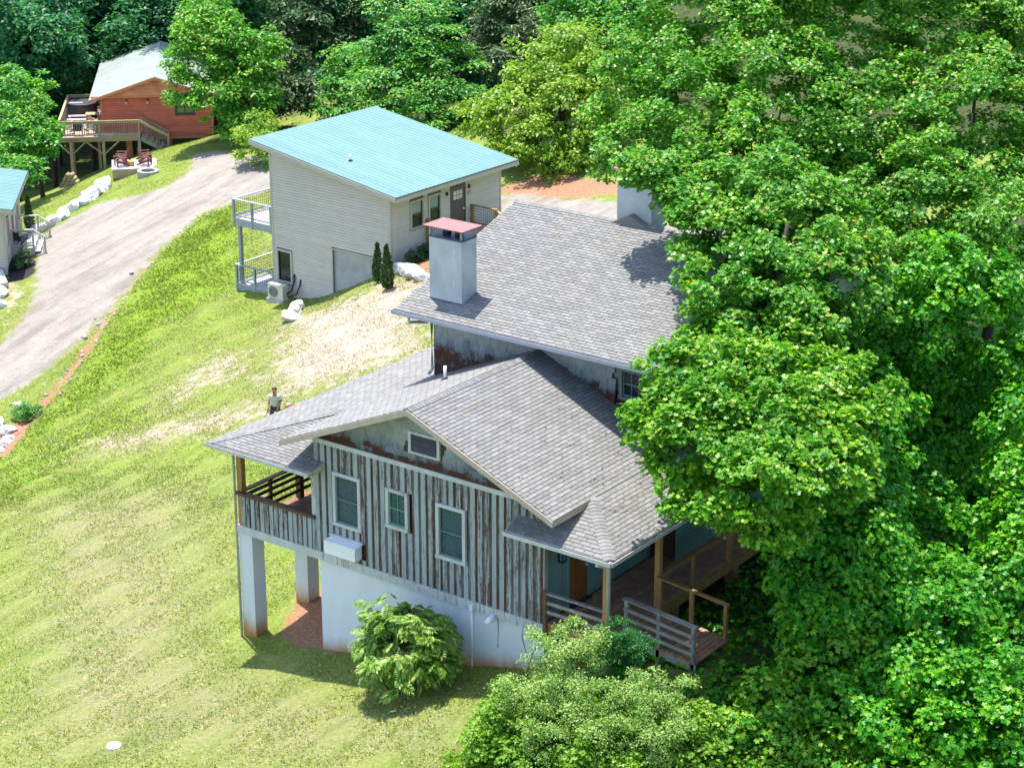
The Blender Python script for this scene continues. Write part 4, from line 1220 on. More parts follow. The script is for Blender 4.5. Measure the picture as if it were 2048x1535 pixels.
def build_tan_cabin():
    H = empty('shed_roof_cabin', 'greige lap sided cabin with a big teal metal shed roof and two stacked side decks', 'house', (-23.452, 31.616, -2.976), -0.024)
    L, W, s = 7.668, 8.316, 0.1518
    wall, roof, zr = shed_cabin(H, L, W, 2.865, s, -4.6, 0.543, 0.472, 0.757, 0.89, 0.47, M['teal_roof'], M['concrete'], M['siding_trim'])
    und = 3.408 - 0.22
    win = (-7.40, -6.37, -2.33, -0.65)
    lap_boards(wall, 'siding_board', 'x', -L + 0.10, -0.10, -2.98, und + s * L, 0.132, M['siding'], [win, (-3.75, 0.1, -4, -0.02)], (und, s))
    rw = [(1.38, 2.39, 1.20, 2.61), (2.71, 3.67, 1.20, 2.61), (4.38, 5.54, 0.45, 2.62)]
    lap_boards(wall, 'siding_board', 'y', 0.10, W - 0.10, -0.32, 3.02, 0.132, M['siding'], rw)
    for n_, b in (('corner_board', (-L - 0.02, -L + 0.10, -0.035, 0.1, -3.05, und + s * L - 0.05)), ('corner_board', (-0.10, 0.035, -0.035, 0.10, -0.4, 3.0)), ('corner_board', (-0.02, 0.035, W - 0.10, W + 0.02, -0.4, 3.0)),
                  ('panel_trim', (-3.80, -3.70, -0.03, 0.012, -3.0, 0.0)), ('panel_trim', (-3.70, -0.10, -0.03, 0.012, -0.06, 0.0)), ('skirt_board', (-L, -3.80, -0.03, 0.012, -3.12, -2.985)),
                  ('frieze_board', (0.004, 0.03, 0.11, W - 0.11, 3.02, 3.14))):
        box(n_, M['siding_trim'], wall, *b)
    box('footing', M['concrete'], wall, -L, -L + 0.5, -0.06, 0.3, -4.4, -3.13)
    sash_window(H, *win, 0.0, frame=M['siding_trim'], sash=M['black_plastic'], blind=False)
    for r in rw[:2]:
        w = sash_window(H, *r, 0.0, frame=M['siding_trim'], sash=M['brown_door'], blind=False, axis='y')
        box('curtain', M['curtain'], w, -0.045, -0.03, r[0] + 0.1, r[1] - 0.1, (r[2] + r[3]) / 2, r[3] - 0.1)  # pale sheet added behind the upper sash for the bright reflection in its glass
    fr = MB().box(-0.02, 0.05, 4.38, 4.47, 0.45, 2.62).box(-0.02, 0.05, 5.45, 5.54, 0.45, 2.62).box(-0.02, 0.05, 4.47, 5.45, 2.54, 2.62).build('door_casing', M['brown_door'], H)
    d = box('door', M['brown_door'], H, -0.01, 0.025, 4.475, 5.445, 0.5, 2.535, label='dark brown door with a small divided light')
    box('door_light', M['curtain'], d, 0.025, 0.03, 4.62, 5.28, 1.98, 2.40)
    for yy in (4.84, 5.06):
        box('muntin', M['brown_door'], d, 0.03, 0.036, yy - 0.012, yy + 0.012, 1.98, 2.40)
    box('muntin', M['brown_door'], d, 0.0302, 0.0365, 4.62, 5.28, 2.18, 2.205)
    box('shelf', M['brown_door'], d, 0.025, 0.06, 4.58, 5.32, 1.90, 1.95)
    MB().tube([(0.03, 5.34, 1.45), (0.10, 5.34, 1.45)], 0.045, 8).build('handle', M['white_plastic'], d)
    for yy, zz in ((4.09, 2.42), (5.78, 2.46)):
        MB().box(0.02, 0.11, yy - 0.04, yy + 0.04, zz - 0.09, zz + 0.09).build('wall_lamp', M['black_plastic'], H)
    # the house number, as dark numerals standing on the siding
    nm = MB()
    def seg(cx, on):
        w, h, t = 0.085, 0.17, 0.022
        S = {'a': (-w/2, w/2, h - t, h), 'g': (-w/2, w/2, h/2 - t/2, h/2 + t/2), 'd': (-w/2, w/2, 0, t), 'b': (w/2 - t, w/2, h/2, h), 'c': (w/2 - t, w/2, 0, h/2), 'e': (-w/2, -w/2 + t, 0, h/2), 'f': (-w/2, -w/2 + t, h/2, h)}
        for i, k in enumerate(on):
            a, b, c, e = S[k]
            nm.box(0.022, 0.034 + i * 0.0004, cx + a, cx + b, 2.06 + c, 2.06 + e)
    seg(5.72, 'abgcd'); seg(5.86, 'abc')
    nm.build('house_number', M['black_plastic'], H)
    vx, vy = -3.73, 1.46
    vz = zr(vx)
    MB().tube([(vx, vy, vz - 0.05), (vx, vy, vz + 0.32)], 0.05, 8).build('vent_pipe', M['white_plastic'], H)
    MB().tube([(vx, vy, vz), (vx, vy, vz + 0.07)], [0.13, 0.06], 8).build('flashing', M['dark_metal'], H)
    # two stacked decks on the far left side
    def side_deck(zf, rim_m, label):
        D = MB().box(-10.35, -L - 0.03, 0.0, 0.06, zf - 0.38, zf - 0.04).box(-10.35, -10.29, 0.06, 8.2, zf - 0.38, zf - 0.04).box(-10.29, -L - 0.03, 8.14, 8.2, zf - 0.38, zf - 0.04).build('deck_rim', rim_m, H, label)
        for i in range(18):
            x = -10.33 + i * 0.147
            box('deck_board', M['deck_light'], D, x, x + 0.14, 0.0, 8.2, zf - 0.038, zf)
        for (px, py) in ((-10.30, 0.03), (-9.05, 0.03), (-L - 0.10, 0.03), (-10.30, 2.75), (-10.30, 5.5), (-10.30, 8.17)):
            box('rail_post', rim_m, D, px - 0.055, px + 0.055, py - 0.06, py + 0.06, zf - 0.42, zf + 0.93)
        for a, b in (((-10.38, 0.03), (-L - 0.03, 0.03)), ((-10.30, 0.09), (-10.30, 8.22))):
            MB().bar((a[0], a[1], zf + 0.95), (b[0], b[1], zf + 0.95), 0.14, 0.04).build('top_rail', rim_m, D)
            MB().bar((a[0] + 0.08 * (a[1] < .05), a[1], zf + 0.12), (b[0], b[1], zf + 0.12), 0.04, 0.07).build('bottom_rail', rim_m, D)
            wire_panel(D, a, b, zf + 0.15, zf + 0.92)
        return D
    side_deck(0.40, M['deck_steel'], 'upper grey deck with wire grid railing')
    side_deck(-2.97, M['deck_steel'], 'lower grey deck with wire grid railing')
    for (px, py) in ((-10.05, 0.15), (-10.05, 8.0), (-10.05, 4.1)):
        box('deck_post', M['deck_steel'], H, px - 0.08, px + 0.08, py - 0.08, py + 0.08, -3.7, 0.02)
        MB().tube([(px, py, -5.2), (px, py, -3.68)], 0.26, 16).build('pier', M['concrete'], H)
    # entry landing on the right side
    E_ = MB().box(0.04, 1.62, 2.55, 2.61, 0.22, 0.46).box(0.04, 1.62, 5.94, 6.0, 0.22, 0.46).box(1.56, 1.62, 2.61, 5.94, 0.22, 0.46).build('landing', M['amber_wood'], H, 'amber wood entry landing by the brown door')
    for i in range(11):
        box('deck_board', M['pale_wood'], E_, 0.05 + i * 0.144, 0.05 + i * 0.144 + 0.137, 2.54, 6.0, 0.462, 0.50)
    for (px, py) in ((0.10, 2.58), (1.58, 2.58), (0.10, 5.97), (1.58, 5.97)):
        box('rail_post', M['amber_wood'], E_, px - 0.06, px + 0.06, py - 0.06, py + 0.06, -0.5, 1.46)
    for yy in (2.58, 5.97):
        MB().bar((0.0, yy, 1.48), (1.66, yy, 1.48), 0.14, 0.05).build('top_rail', M['amber_wood'], E_)
        MB().bar((0.16, yy, 0.62), (1.52, yy, 0.62), 0.04, 0.09).build('bottom_rail', M['amber_wood'], E_)
        wire_panel(E_, (0.12, yy), (1.56, yy), 0.66, 1.45, cell=0.12)
    MB().bar((1.60, 5.97, 1.46), (2.7, 5.97, 0.8), 0.14, 0.05).build('stair_rail', M['pale_wood'], E_)
    for i in range(3):
        box('step', M['pale_wood'], E_, 1.63 + i * 0.28, 1.63 + i * 0.28 + 0.29, 4.2, 5.9, 0.26 - i * 0.2, 0.30 - i * 0.2)
    return H
build_tan_cabin()

def build_left_cabin():
    H = empty('cream_cabin', 'cream lap sided cabin with a teal metal roof cut off by the left edge', 'house', (-49.33, 30.31, -7.59), 0.755)
    L, W, s = 6.6, 7.6, 0.15
    wall, roof, zr = shed_cabin(H, L, W, 2.95, s, -1.6, 0.45, 0.45, 0.55, 0.8, 0.5, M['teal_roof'], M['concrete'], M['siding_trim'], 0.3)
    cream = M['cream_siding']
    und = 3.40 - 0.22
    lap_boards(wall, 'siding_board', 'x', -L + 0.1, -0.1, 0.0, und + s * L, 0.15, cream, (), (und, s))
    rw = [(0.85, 1.55, 1.0, 2.5), (3.0, 3.95, 0.5, 2.56), (5.5, 6.2, 1.0, 2.5)]
    lap_boards(wall, 'siding_board', 'y', 0.1, W - 0.1, 0.0, 3.0, 0.15, cream, rw)
    box('corner_board', M['siding_trim'], wall, -0.1, 0.035, -0.035, 0.1, -0.05, 3.05)
    box('skirt', M['concrete'], wall, -L, 0.0, -0.045, 0.012, -0.9, -0.01)
    for r in (rw[0], rw[2]):
        sash_window(H, *r, 0.0, frame=M['siding_trim'], sash=M['brown_door'], blind=False, axis='y')
    box('door', M['brown_door'], H, 0.0, 0.03, 3.0, 3.95, 0.5, 2.56)
    D = MB().box(0.04, 1.28, 2.0, 2.06, 0.0, 0.46).box(0.04, 1.28, 4.94, 5.0, 0.0, 0.46).box(1.22, 1.28, 2.06, 4.94, 0.0, 0.46).build('porch', M['pale_grey_wood'], H, 'small pale porch with board railings')
    for i in range(8):
        box('deck_board', M['deck_light'], D, 0.05 + i * 0.153, 0.05 + i * 0.153 + 0.146, 2.0, 5.0, 0.462, 0.50)
    for yy in (2.03, 4.97):
        for px in (0.09, 1.23):
            box('rail_post', M['pale_grey_wood'], D, px - 0.055, px + 0.055, yy - 0.055, yy + 0.055, 0.2, 1.50)
        MB().bar((0.03, yy, 1.52), (1.32, yy, 1.52), 0.15, 0.045).build('top_rail', M['pale_grey_wood'], D)
        MB().bar((0.14, yy, 0.62), (1.18, yy, 0.62), 0.04, 0.09).build('bottom_rail', M['pale_grey_wood'], D)
        wire_panel(D, (0.1, yy), (1.2, yy), 0.66, 1.48, cell=0.12)
        MB().bar((1.26, yy, 1.50), (1.86, yy, 1.10), 0.13, 0.05).build('stair_rail', M['pale_grey_wood'], D)
        box('newel_post', M['pale_grey_wood'], D, 1.80, 1.90, yy - 0.05, yy + 0.05, -0.5, 1.10)
        for k in range(4):
            x = 1.38 + k * 0.12
            box('baluster', M['pale_grey_wood'], D, x - 0.015, x + 0.015, yy - 0.02, yy + 0.02, 0.3 - k * .07, 1.42 - k * 0.08)
    for i in range(3):
        box('step', M['deck_light'], D, 1.285 + i * 0.27, 1.285 + i * 0.27 + 0.28, 2.1, 4.9, 0.22 - i * 0.22, 0.27 - i * 0.22)
    return H
M['cream_siding'] = surf('cream_lap_siding', (0.56, 0.50, 0.40), var=0.05, rnd=0.04, rough=0.65)
M['pale_grey_wood'] = surf('pale_grey_painted_wood', (0.46, 0.42, 0.37), var=0.08, rnd=0.05)
build_left_cabin()

# ------------------------------------------------------------------ the red log cabin on the far slope
def local_point(H, x, y, z=0.0):
    return Matrix.Translation(H.location) @ Matrix.Rotation(H.rotation_euler.z, 4, 'Z') @ Vector((x, y, z))

def build_red_cabin():
    H = empty('red_log_cabin', 'red log sided cabin with a grey green gable roof and a tall timber deck', 'house', (-58.50, 55.74, -6.55), 0.76)
    W, h, rise, oh, of, Lg = 7.17, 3.06, 1.20, 0.70, 0.35, 12.0
    s = rise / (W / 2)
    xm, zr = -W / 2, h + rise
    mb = MB().box(-W + .02, -0.02, 0.10, Lg - 0.5, 0.2, h)
    mb.prism([(-W + .02, Lg - 0.53, h), (-0.02, Lg - 0.53, h), (xm, Lg - 0.53, zr - 0.15)], (0, 0.03, 0))
    wall = mb.build('wall', M['red_log'], H)
    def log(par, p, q, r, m):
        """a half-round log face along x"""
        (x0, y, z0), x1 = p, q
        pts = []
        for k in range(5):
            t = math.pi * k / 4 - math.pi / 2
            pts.append((-0.008 - 0.035 * math.cos(t), r + r * math.sin(t)))
        vs = [(x0, y + a, z0 + b) for a, b in pts] + [(x1, y + a, z0 + b) for a, b in pts]
        n = len(pts)
        mb = MB().add(vs, [(i, i + n, i + n + 1, i + 1) for i in range(n - 1)] + [tuple(range(n)), tuple(range(n, 2 * n))[::-1]])
        mb.build('log', m, par)
    win = (-2.42, -1.14, 1.60, 2.65)
    n = 19
    for i in range(n):
        z0 = 0.22 + i * (h - 0.22) / n
        hh = (h - 0.22) / n
        segs = [(-W, 0)]
        if z0 + hh > win[2] and z0 < win[3]:
            segs = [(-W, win[0]), (win[1], 0)]
        for a, b in segs:
            log(wall, (a, 0.0, z0), b, hh / 2, M['red_log'])
    gab = MB().prism([(-W - 0.2, -of, h - 0.06), (0.2, -of, h - 0.06), (xm, -of, zr - 0.14)], (0, of, 0)).build('gable', M['red_gable'], H)
    z0 = h - 0.05
    while z0 < zr - 0.3:
        hw = (zr - 0.14 - z0 - 0.15) / s
        log(gab, (xm - hw, -of, z0), xm + hw, 0.075, M['red_gable'])
        z0 += 0.15
    box('band_board', M['red_trim'], gab, -W - 0.55, 0.55, -of - 0.06, -of - 0.003, h - 0.16, h - 0.03)
    box('corner_board', M['red_trim'], wall, -0.10, 0.03, -0.055, 0.10, 0.15, h - 0.17)
    box('corner_board', M['red_trim'], wall, -W - 0.03, -W + 0.10, -0.055, 0.10, 0.15, h - 0.17)
    box('skirt_board', M['red_trim'], wall, -W, 0.0, -0.05, 0.012, 0.06, 0.215)
    for i in range(3):
        box('pier', M['red_trim'], H, -0.5 - i * 2.6, -0.1 - i * 2.6, 0.1, 0.5, -1.2 - i, 0.06)
    w = sash_window(H, *win, 0.0, frame=M['brown_door'], sash=M['brown_door'], blind=False, back=M['yellow_curtain'])
    box('mullion', M['brown_door'], w, -1.81, -1.75, -0.03, 0.02, 1.70, 2.54)
    gv = box('gable_vent', M['red_log'], H, -3.76, -3.40, -of - 0.07, -of - 0.02, 3.62, 4.05)
    for i in range(5):
        box('slat', M['red_trim'], gv, -3.73, -3.43, -of - 0.09, -of - 0.075, 3.66 + i * 0.075, 3.70 + i * 0.075)
    for x in (-5.5, -4.13):
        lb = box('wall_lamp', M['dark_metal'], H, x - 0.06, x + 0.06, -0.16, -0.045, 2.62, 2.72)
        MB().tube([(x, -0.12, 2.42), (x, -0.12, 2.60)], [0.09, 0.07], 8).build('lamp_globe', M['curtain'], lb)
    xl, xr_ = -W - oh, oh
    ze = h - s * oh + 0.0
    roof = MB().prism([(xl, -of - 0.25, ze), (xm, -of - 0.25, zr), (xm, Lg, zr), (xl, Lg, ze)], (0, 0, -0.10)).prism([(xm, -of - 0.25, zr), (xr_, -of - 0.25, ze), (xr_, Lg, ze), (xm, Lg, zr)], (0, 0, -0.10)).build('roof', M['red_roof'], H, 'weathered grey green gable roof')
    for sgn, xe in ((-1, xl), (1, xr_)):
        d = Vector((xe - xm, 0, ze - zr)); ln = d.length; d.normalize()
        nrm = Vector((-d.z, 0, d.x)) if sgn > 0 else Vector((d.z, 0, -d.x))
        mb = MB().box(0, ln, -0.015, 0.015, 0, 0.02)
        me = mb.mesh('roof_seam', M['red_roof'])
        for i in range(30):
            y = -of - 0.2 + i * (Lg + of + 0.15) / 30
            o = link_mesh('roof_seam', me, roof)
            o.matrix_local = Matrix(((d.x, 0, nrm.x, xm), (d.y, 1, nrm.y, y), (d.z, 0, nrm.z, zr + 0.002), (0, 0, 0, 1)))
        MB().prism([(xm, -of - 0.252, zr - .01), (xe, -of - 0.252, ze - .01), (xe, -of - 0.252, ze - .2), (xm, -of - 0.252, zr - .2)], (0, -0.03, 0)).build('fascia', M['red_trim'], roof)
    MB().tube([(-1.9, 6.5, 3.3), (-1.9, 6.5, 4.9)], 0.09, 8).build('stove_pipe', M['white_plastic'], H)
    # timber deck on tall posts, wrapping the front left corner
    zf = 0.62
    x0, x1, y0, y1 = -9.85, -4.68, -1.4, 7.0
    D = MB().box(x0, x1, y0, y0 + 0.06, zf - 0.32, zf - 0.04).box(x0, x0 + 0.06, y0 + 0.06, y1, zf - 0.32, zf - 0.04).box(x1 - 0.06, x1, y0 + 0.06, -0.06, zf - 0.32, zf - 0.04).build('deck_rim', M['pale_wood'], H, 'timber deck on tall braced posts')
    k = int((y1 - y0) / 0.15)
    for i in range(k):
        y = y0 + i * 0.15
        box('deck_board', M['deck_pink'], D, x0, (x1 if y < -0.2 else -W - 0.05), y, y + 0.142, zf - 0.038, zf)
    rails = (((x0 + .05, y0 + .04), (x1, y0 + .04)), ((x0 + .05, y0 + .1), (x0 + .05, y1)), ((x0 + .1, y1 - .05), (-W - 0.05, y1 - .05)))
    for a, b in rails:
        A, B = Vector((*a, 0)), Vector((*b, 0))
        Lr = (B - A).length
        d = (B - A) / Lr
        MB().bar(A + Vector((0, 0, zf + 1.02)) - d * 0.08, B + Vector((0, 0, zf + 1.02)), 0.15, 0.045).build('top_rail', M['pale_wood'], D)
        MB().bar(A + Vector((0, 0, zf + 0.92)), B + Vector((0, 0, zf + 0.92)), 0.045, 0.12).build('rail', M['pale_wood'], D)
        MB().bar(A + Vector((0, 0, zf + 0.12)), B + Vector((0, 0, zf + 0.12)), 0.045, 0.09).build('rail', M['grey_wood'], D)
        nb = int(Lr / 0.15)
        for i in range(nb):
            p = A + d * (Lr * (i + 0.5) / nb)
            nrm = Vector((-d.y, d.x, 0)) * -0.035
            MB().box(p.x + nrm.x * 0 - 0.018, p.x + 0.018, p.y - 0.018, p.y + 0.018, zf + 0.165, zf + 0.86).build('baluster', M['grey_wood'], D)
        for t in ([0.01, 0.5, 0.99] if Lr > 3 else [0.99]):
            p = A + d * Lr * t
            box('rail_post', M['pale_wood'], D, p.x - 0.05, p.x + 0.05, p.y - 0.055, p.y + 0.055, zf - 0.3, zf + 1.0)
    def post(x, y, zb):
        o = box('deck_post', M['pale_wood'], H, x - 0.09, x + 0.09, y - 0.09, y + 0.09, zb, zf - 0.33)
        return o
    for (x, y) in ((-9.12, -1.25), (-7.05, -1.25), (-9.7, 6.8), (-9.3, 1.2), (-7.5, 1.2), (-9.6, 4.0), (-4.76, -1.28)):
        P = local_point(H, x, y)
        post(x, y, g(P.x, P.y) - H.location.z - 0.3)
    for x, dd in ((-9.12, -0.85), (-9.12, 0.95), (-7.05, -1.1), (-7.05, 1.0)):
        MB().bar((x, -1.25, zf - 1.2), (x + dd, -1.25, zf - 0.34), 0.09, 0.11, (0, 1, 0)).build('brace', M['pale_wood'], H)
    # stair to the right
    st = MB().bar((x1 + 0.02, y0 + 0.06, zf - 0.2), (x1 + 1.85, y0 + 0.06, zf - 1.22), 0.05, 0.26).build('stair', M['grey_wood'], H)
    MB().bar((x1 + 0.02, y0 + 1.15, zf - 0.2), (x1 + 1.85, y0 + 1.15, zf - 1.22), 0.05, 0.26).build('stringer', M['grey_wood'], st)
    for i in range(5):
        box('tread', M['grey_wood'], st, x1 + 0.15 + i * 0.34, x1 + 0.45 + i * 0.34, y0 + 0.09, y0 + 1.12, zf - 0.2 - i * 0.19, zf - 0.16 - i * 0.19)
    for yy in (y0 + 0.04, y0 + 1.15):
        MB().bar((x1, yy, zf + 0.98), (x1 + 1.8, yy, zf - 0.05), 0.13, 0.16).build('stair_rail', M['pale_wood'], st)
        box('newel_post', M['pale_wood'], st, x1 + 1.72, x1 + 1.83, yy - 0.05, yy + 0.05, zf - 1.5, zf + 0.0)
        for i in range(9):
            x = x1 + 0.15 + i * 0.175
            z = -(x - x1) * 0.57
            box('baluster', M['grey_wood'], st, x - 0.017, x + 0.017, yy + 0.03, yy + 0.065, zf + 0.02 + z, zf + 0.85 + z)
    return H
M['deck_pink'] = surf('sun_bleached_deck_board', (0.46, 0.33, 0.27), var=0.15, rnd=0.12)
RED = build_red_cabin()

# ------------------------------------------------------------------ furniture round the red cabin
def adirondack():
    t = empty('adirondack_chair', 'dark red brown slatted lawn chair', 'chair', (0, 0, 0), 0, 'lawn chairs on the plank platform')
    m = M['adirondack']
    for i in range(5):
        x = -0.23 + i * 0.094
        box('seat_slat', m, t, -0.25, 0.25, -0.24 + i * 0.1, -0.16 + i * 0.1, 0.37 - i * 0.03, 0.395 - i * 0.03)
        hh = 0.62 - abs(i - 2) * 0.05
        MB().bar((-0.2 + i * 0.1, 0.20, 0.28), (-0.2 + i * 0.1, 0.20 + 0.42 * hh, 0.28 + hh * 0.92), 0.085, 0.022, (0, 1, 0.4)).build('back_slat', m, t)
    for sx in (-1, 1):
        box('arm', m, t, sx * 0.34 - 0.065, sx * 0.34 + 0.065, -0.32, 0.38, 0.55, 0.578)
        box('leg', m, t, sx * 0.31 - 0.02, sx * 0.31 + 0.02, -0.28, -0.19, 0.0, 0.55)
        MB().bar((sx * 0.285, -0.2, 0.34), (sx * 0.285, 0.52, 0.05), 0.025, 0.1).build('leg', m, t)
        MB().bar((sx * 0.31, 0.30, 0.06), (sx * 0.31, 0.34, 0.55), 0.03, 0.07, (0, 1, 0)).build('leg', m, t)
    return t
def place(o, x, y, z, rz, label):
    o.location = (x, y, z)
    o.rotation_euler = (0, 0, rz)
    o['label'] = label
pz = -5.95
R0 = RED.rotation_euler.z
pl = empty('plank_platform', 'low square platform of pale planks on the grass bank', 'platform', (-55.75, 46.0, pz), R0 + 0.06)
for i in range(15):
    box('plank', M['deck_light'], pl, -1.35 + i * 0.18, -1.35 + i * 0.18 + 0.172, -1.1, 1.35, -0.04, 0.0)
PF = MB().box(-1.34, 1.34, -1.09, -1.04, -0.6, -0.045).box(-1.34, 1.34, 1.29, 1.34, -0.4, -0.045).box(-1.34, -1.29, -1.04, 1.29, -0.5, -0.045).box(1.29, 1.34, -1.04, 1.29, -0.4, -0.045).build('platform_frame', M['pale_wood'], pl)
a0 = adirondack()
spots = [(-0.85, -0.35, -1.3, 'front left red brown lawn chair on the plank platform'), (-0.75, 0.75, -1.75, 'back left red brown lawn chair on the plank platform'), (0.72, -0.35, 1.25, 'front right red brown lawn chair on the plank platform, nearest the fire ring'), (0.70, 0.80, 1.75, 'back right red brown lawn chair on the plank platform, beside the stair')]
for i, (x, y, rz, lab) in enumerate(spots):
    o = a0 if i == 0 else copy_tree(a0)
    P = local_point(pl, x, y)
    place(o, P.x, P.y, pz + 0.002, pl.rotation_euler.z + rz, lab)
# orange pot between them
P = local_point(pl, -0.2, -0.3)
mb = MB().tube([(0, 0, 0), (0, 0, 0.06), (0, 0, 0.26), (0, 0, 0.30)], [0.16, 0.22, 0.2, 0.15], 12)
o = mb.build('fire_bowl', surf('orange_clay_bowl', (0.55, 0.27, 0.08), rnd=0))
o.location = (P.x, P.y, pz + 0.002)
tag(o, 'small orange clay bowl between the lawn chairs', 'bowl')
# ring of blocks for fires on the grass
fx, fy = -53.36, 44.85
fz = g(fx, fy)
ring = empty('fire_ring', 'round fire ring of grey blocks on the grass bank', 'fire pit', (fx, fy, fz - 0.02))
for i in range(14):
    a = 2 * math.pi * i / 14
    mb = MB()
    pts = []
    for (r, t) in ((0.43, -0.21), (0.43, 0.21), (0.66, 0.215), (0.66, -0.215)):
        pts.append((r * math.cos(a + t), r * math.sin(a + t), -0.1))
    mb.prism(pts, (0, 0, 0.36)).build('block', M['stone_ring'], ring)
MB().tube([(0, 0, 0.0), (0, 0, 0.05)], 0.42, 14).build('ash_bed', M['mulch_dark'] if 'mulch_dark' in M else M['dark_metal'], ring)
# hot tub, table, bench and chairs on the red deck
P = local_point(RED, -8.72, 4.7)
zd = RED.location.z + 0.622
tub = empty('hot_tub', 'round dark grey hot tub with its folded cover on the red cabin deck', 'hot tub', (P.x, P.y, zd), R0)
MB().tube([(0, 0, 0), (0, 0, 0.86), (0, 0, 0.92)], [0.95, 1.0, 0.98], 28).build('shell', M['tub_grey'] if 'tub_grey' in M else M['dark_metal'], tub)
MB().tube([(0, 0, 0.921), (0, 0, 1.0), (0, 0, 1.03)], [1.02, 1.02, 0.9], 28).build('cover', M['dark_metal'], tub)
box('cover_flap', M['grey_wood'], tub, -0.8, 0.1, -0.62, -0.25, 1.031, 1.06)
def picnic(name, label, cat, x, y, rz, w, d, h, m):
    P = local_point(RED, x, y)
    t = empty(name, label, cat, (P.x, P.y, zd), R0 + rz)
    for i in range(4):
        box('top_board', m, t, -w / 2, w / 2, -d / 2 + i * d / 4, -d / 2 + (i + 1) * d / 4 - 0.012, h - 0.035, h)
    for sx in (-1, 1):
        for sy in (-1, 1):
            box('leg', m, t, sx * (w / 2 - 0.08) - 0.035, sx * (w / 2 - 0.08) + 0.035, sy * (d / 2 - 0.07) - 0.035, sy * (d / 2 - 0.07) + 0.035, 0, h - 0.036)
    return t
picnic('bench', 'pale slatted bench beside the hot tub', 'bench', -8.9, 3.0, 0, 1.25, 0.4, 0.46, M['pale_pink'] if 'pale_pink' in M else M['deck_light'])
picnic('bench', 'pale slatted low bench nearest the deck rail in front of the hot tub', 'bench', -8.95, 2.2, 0, 1.25, 0.4, 0.40, M['deck_light'])
picnic('patio_table', 'pale wooden patio table by the red wall', 'table', -7.9, 2.4, 0, 0.9, 0.8, 0.72, M['pale_wood'])
ch = copy_tree(a0)
for c in ch.children:
    c.data = c.data.copy()
    c.data.materials[0] = M['pale_wood']
P = local_point(RED, -7.65, 1.1)
place(ch, P.x, P.y, zd, R0 + 1.2, 'pale wooden lawn chair by the red wall on the deck')
ch['group'] = 'chairs on the red cabin deck'
for x, y, rz, lab in ((-9.3, -0.5, 0.4, 'grey lawn chair at the deck corner behind the balusters'), (-7.9, -0.55, -0.3, 'grey lawn chair behind the middle of the deck railing')):
    c2 = copy_tree(ch)
    for c in c2.children:
        c.data = c.data.copy()
        c.data.materials[0] = M['grey_wood']
    P = local_point(RED, x, y)
    place(c2, P.x, P.y, zd, R0 + rz, lab)
    c2['group'] = 'chairs on the red cabin deck'
gr = empty('grill', 'square dark grill behind the left end of the deck railing', 'grill', tuple(local_point(RED, -8.65, -0.75))[:2] + (zd,), R0)
box('grill_box', M['dark_metal'], gr, -0.3, 0.3, -0.24, 0.24, 0.3, 0.75)
MB().tube([(-0.3, 0, 0.74), (0.3, 0, 0.74)], 0.22, 12).build('lid', M['dark_metal'], gr)
for sx in (-1, 1):
    for sy in (-1, 1):
        box('leg', M['dark_metal'], gr, sx * 0.26 - 0.02, sx * 0.26 + 0.02, sy * 0.2 - 0.02, sy * 0.2 + 0.02, 0, 0.299)
# chair and pale ball on the cream cabin porch
LC = bpy.data.objects['cream_cabin']
ch3 = copy_tree(a0)
for c in ch3.children:
    c.data = c.data.copy()
    c.data.materials[0] = M['black_plastic']
P = local_point(LC, 0.45, 2.7, 0.502)
place(ch3, P.x, P.y, P.z, LC.rotation_euler.z + 2.6, 'black lawn chair on the cream cabin porch')
del ch3['group']
P = local_point(LC, 0.95, 2.45, 0.502)
bl = MB().tube([(0, 0, 0), (0, 0, 0.05), (0, 0, 0.17), (0, 0, 0.3), (0, 0, 0.34)], [0.08, 0.15, 0.2, 0.14, 0.05], 12).build('porch_ball', M['white_plastic'])
bl.location = P
tag(bl, 'white round pot beside the black chair on the porch', 'pot')

# ------------------------------------------------------------------ heat pump by the tan cabin wall
TC = bpy.data.objects['shed_roof_cabin']
P = local_point(TC, -6.85, -0.62)
hz_ = g(P.x, P.y)
hp = empty('heat_pump', 'pale outdoor heat pump unit under the greige cabin window', 'heat pump', (P.x, P.y, hz_ + 0.10), TC.rotation_euler.z)
box('case', M['pump_case'] if 'pump_case' in M else M['siding_trim'], hp, -0.5, 0.5, -0.19, 0.19, 0.06, 0.80)
MB().box(-0.55, 0.55, -0.28, 0.28, -0.35, 0.058).build('pad', M['concrete'], hp)
rg = MB().tube([(-0.12, -0.20, 0.43), (-0.12, -0.225, 0.43)], 0.29, 20).build('fan_grille', M['grey_wood'], hp)
for k in range(4):
    rr = 0.07 + k * 0.06
    pts = [(-0.12 + rr * math.cos(t), -0.228, 0.43 + rr * math.sin(t)) for t in [2 * math.pi * i / 20 for i in range(21)]]
    MB().tube(pts, 0.008, 4, False).build('grille_ring', M['dark_metal'], rg)
MB().tube([(0.50, 0.1, 0.35), (0.72, 0.2, 0.5), (0.62, 0.52, 0.9), (0.60, 0.56, 1.25)], 0.05, 8).build('line_set', M['dark_metal'], hp)
MB().tube([(0.50, 0.14, 0.2), (0.95, 0.3, 0.35), (0.98, 0.55, 0.8), (1.0, 0.565, 1.05)], 0.04, 8).build('line_set', M['dark_metal'], hp)

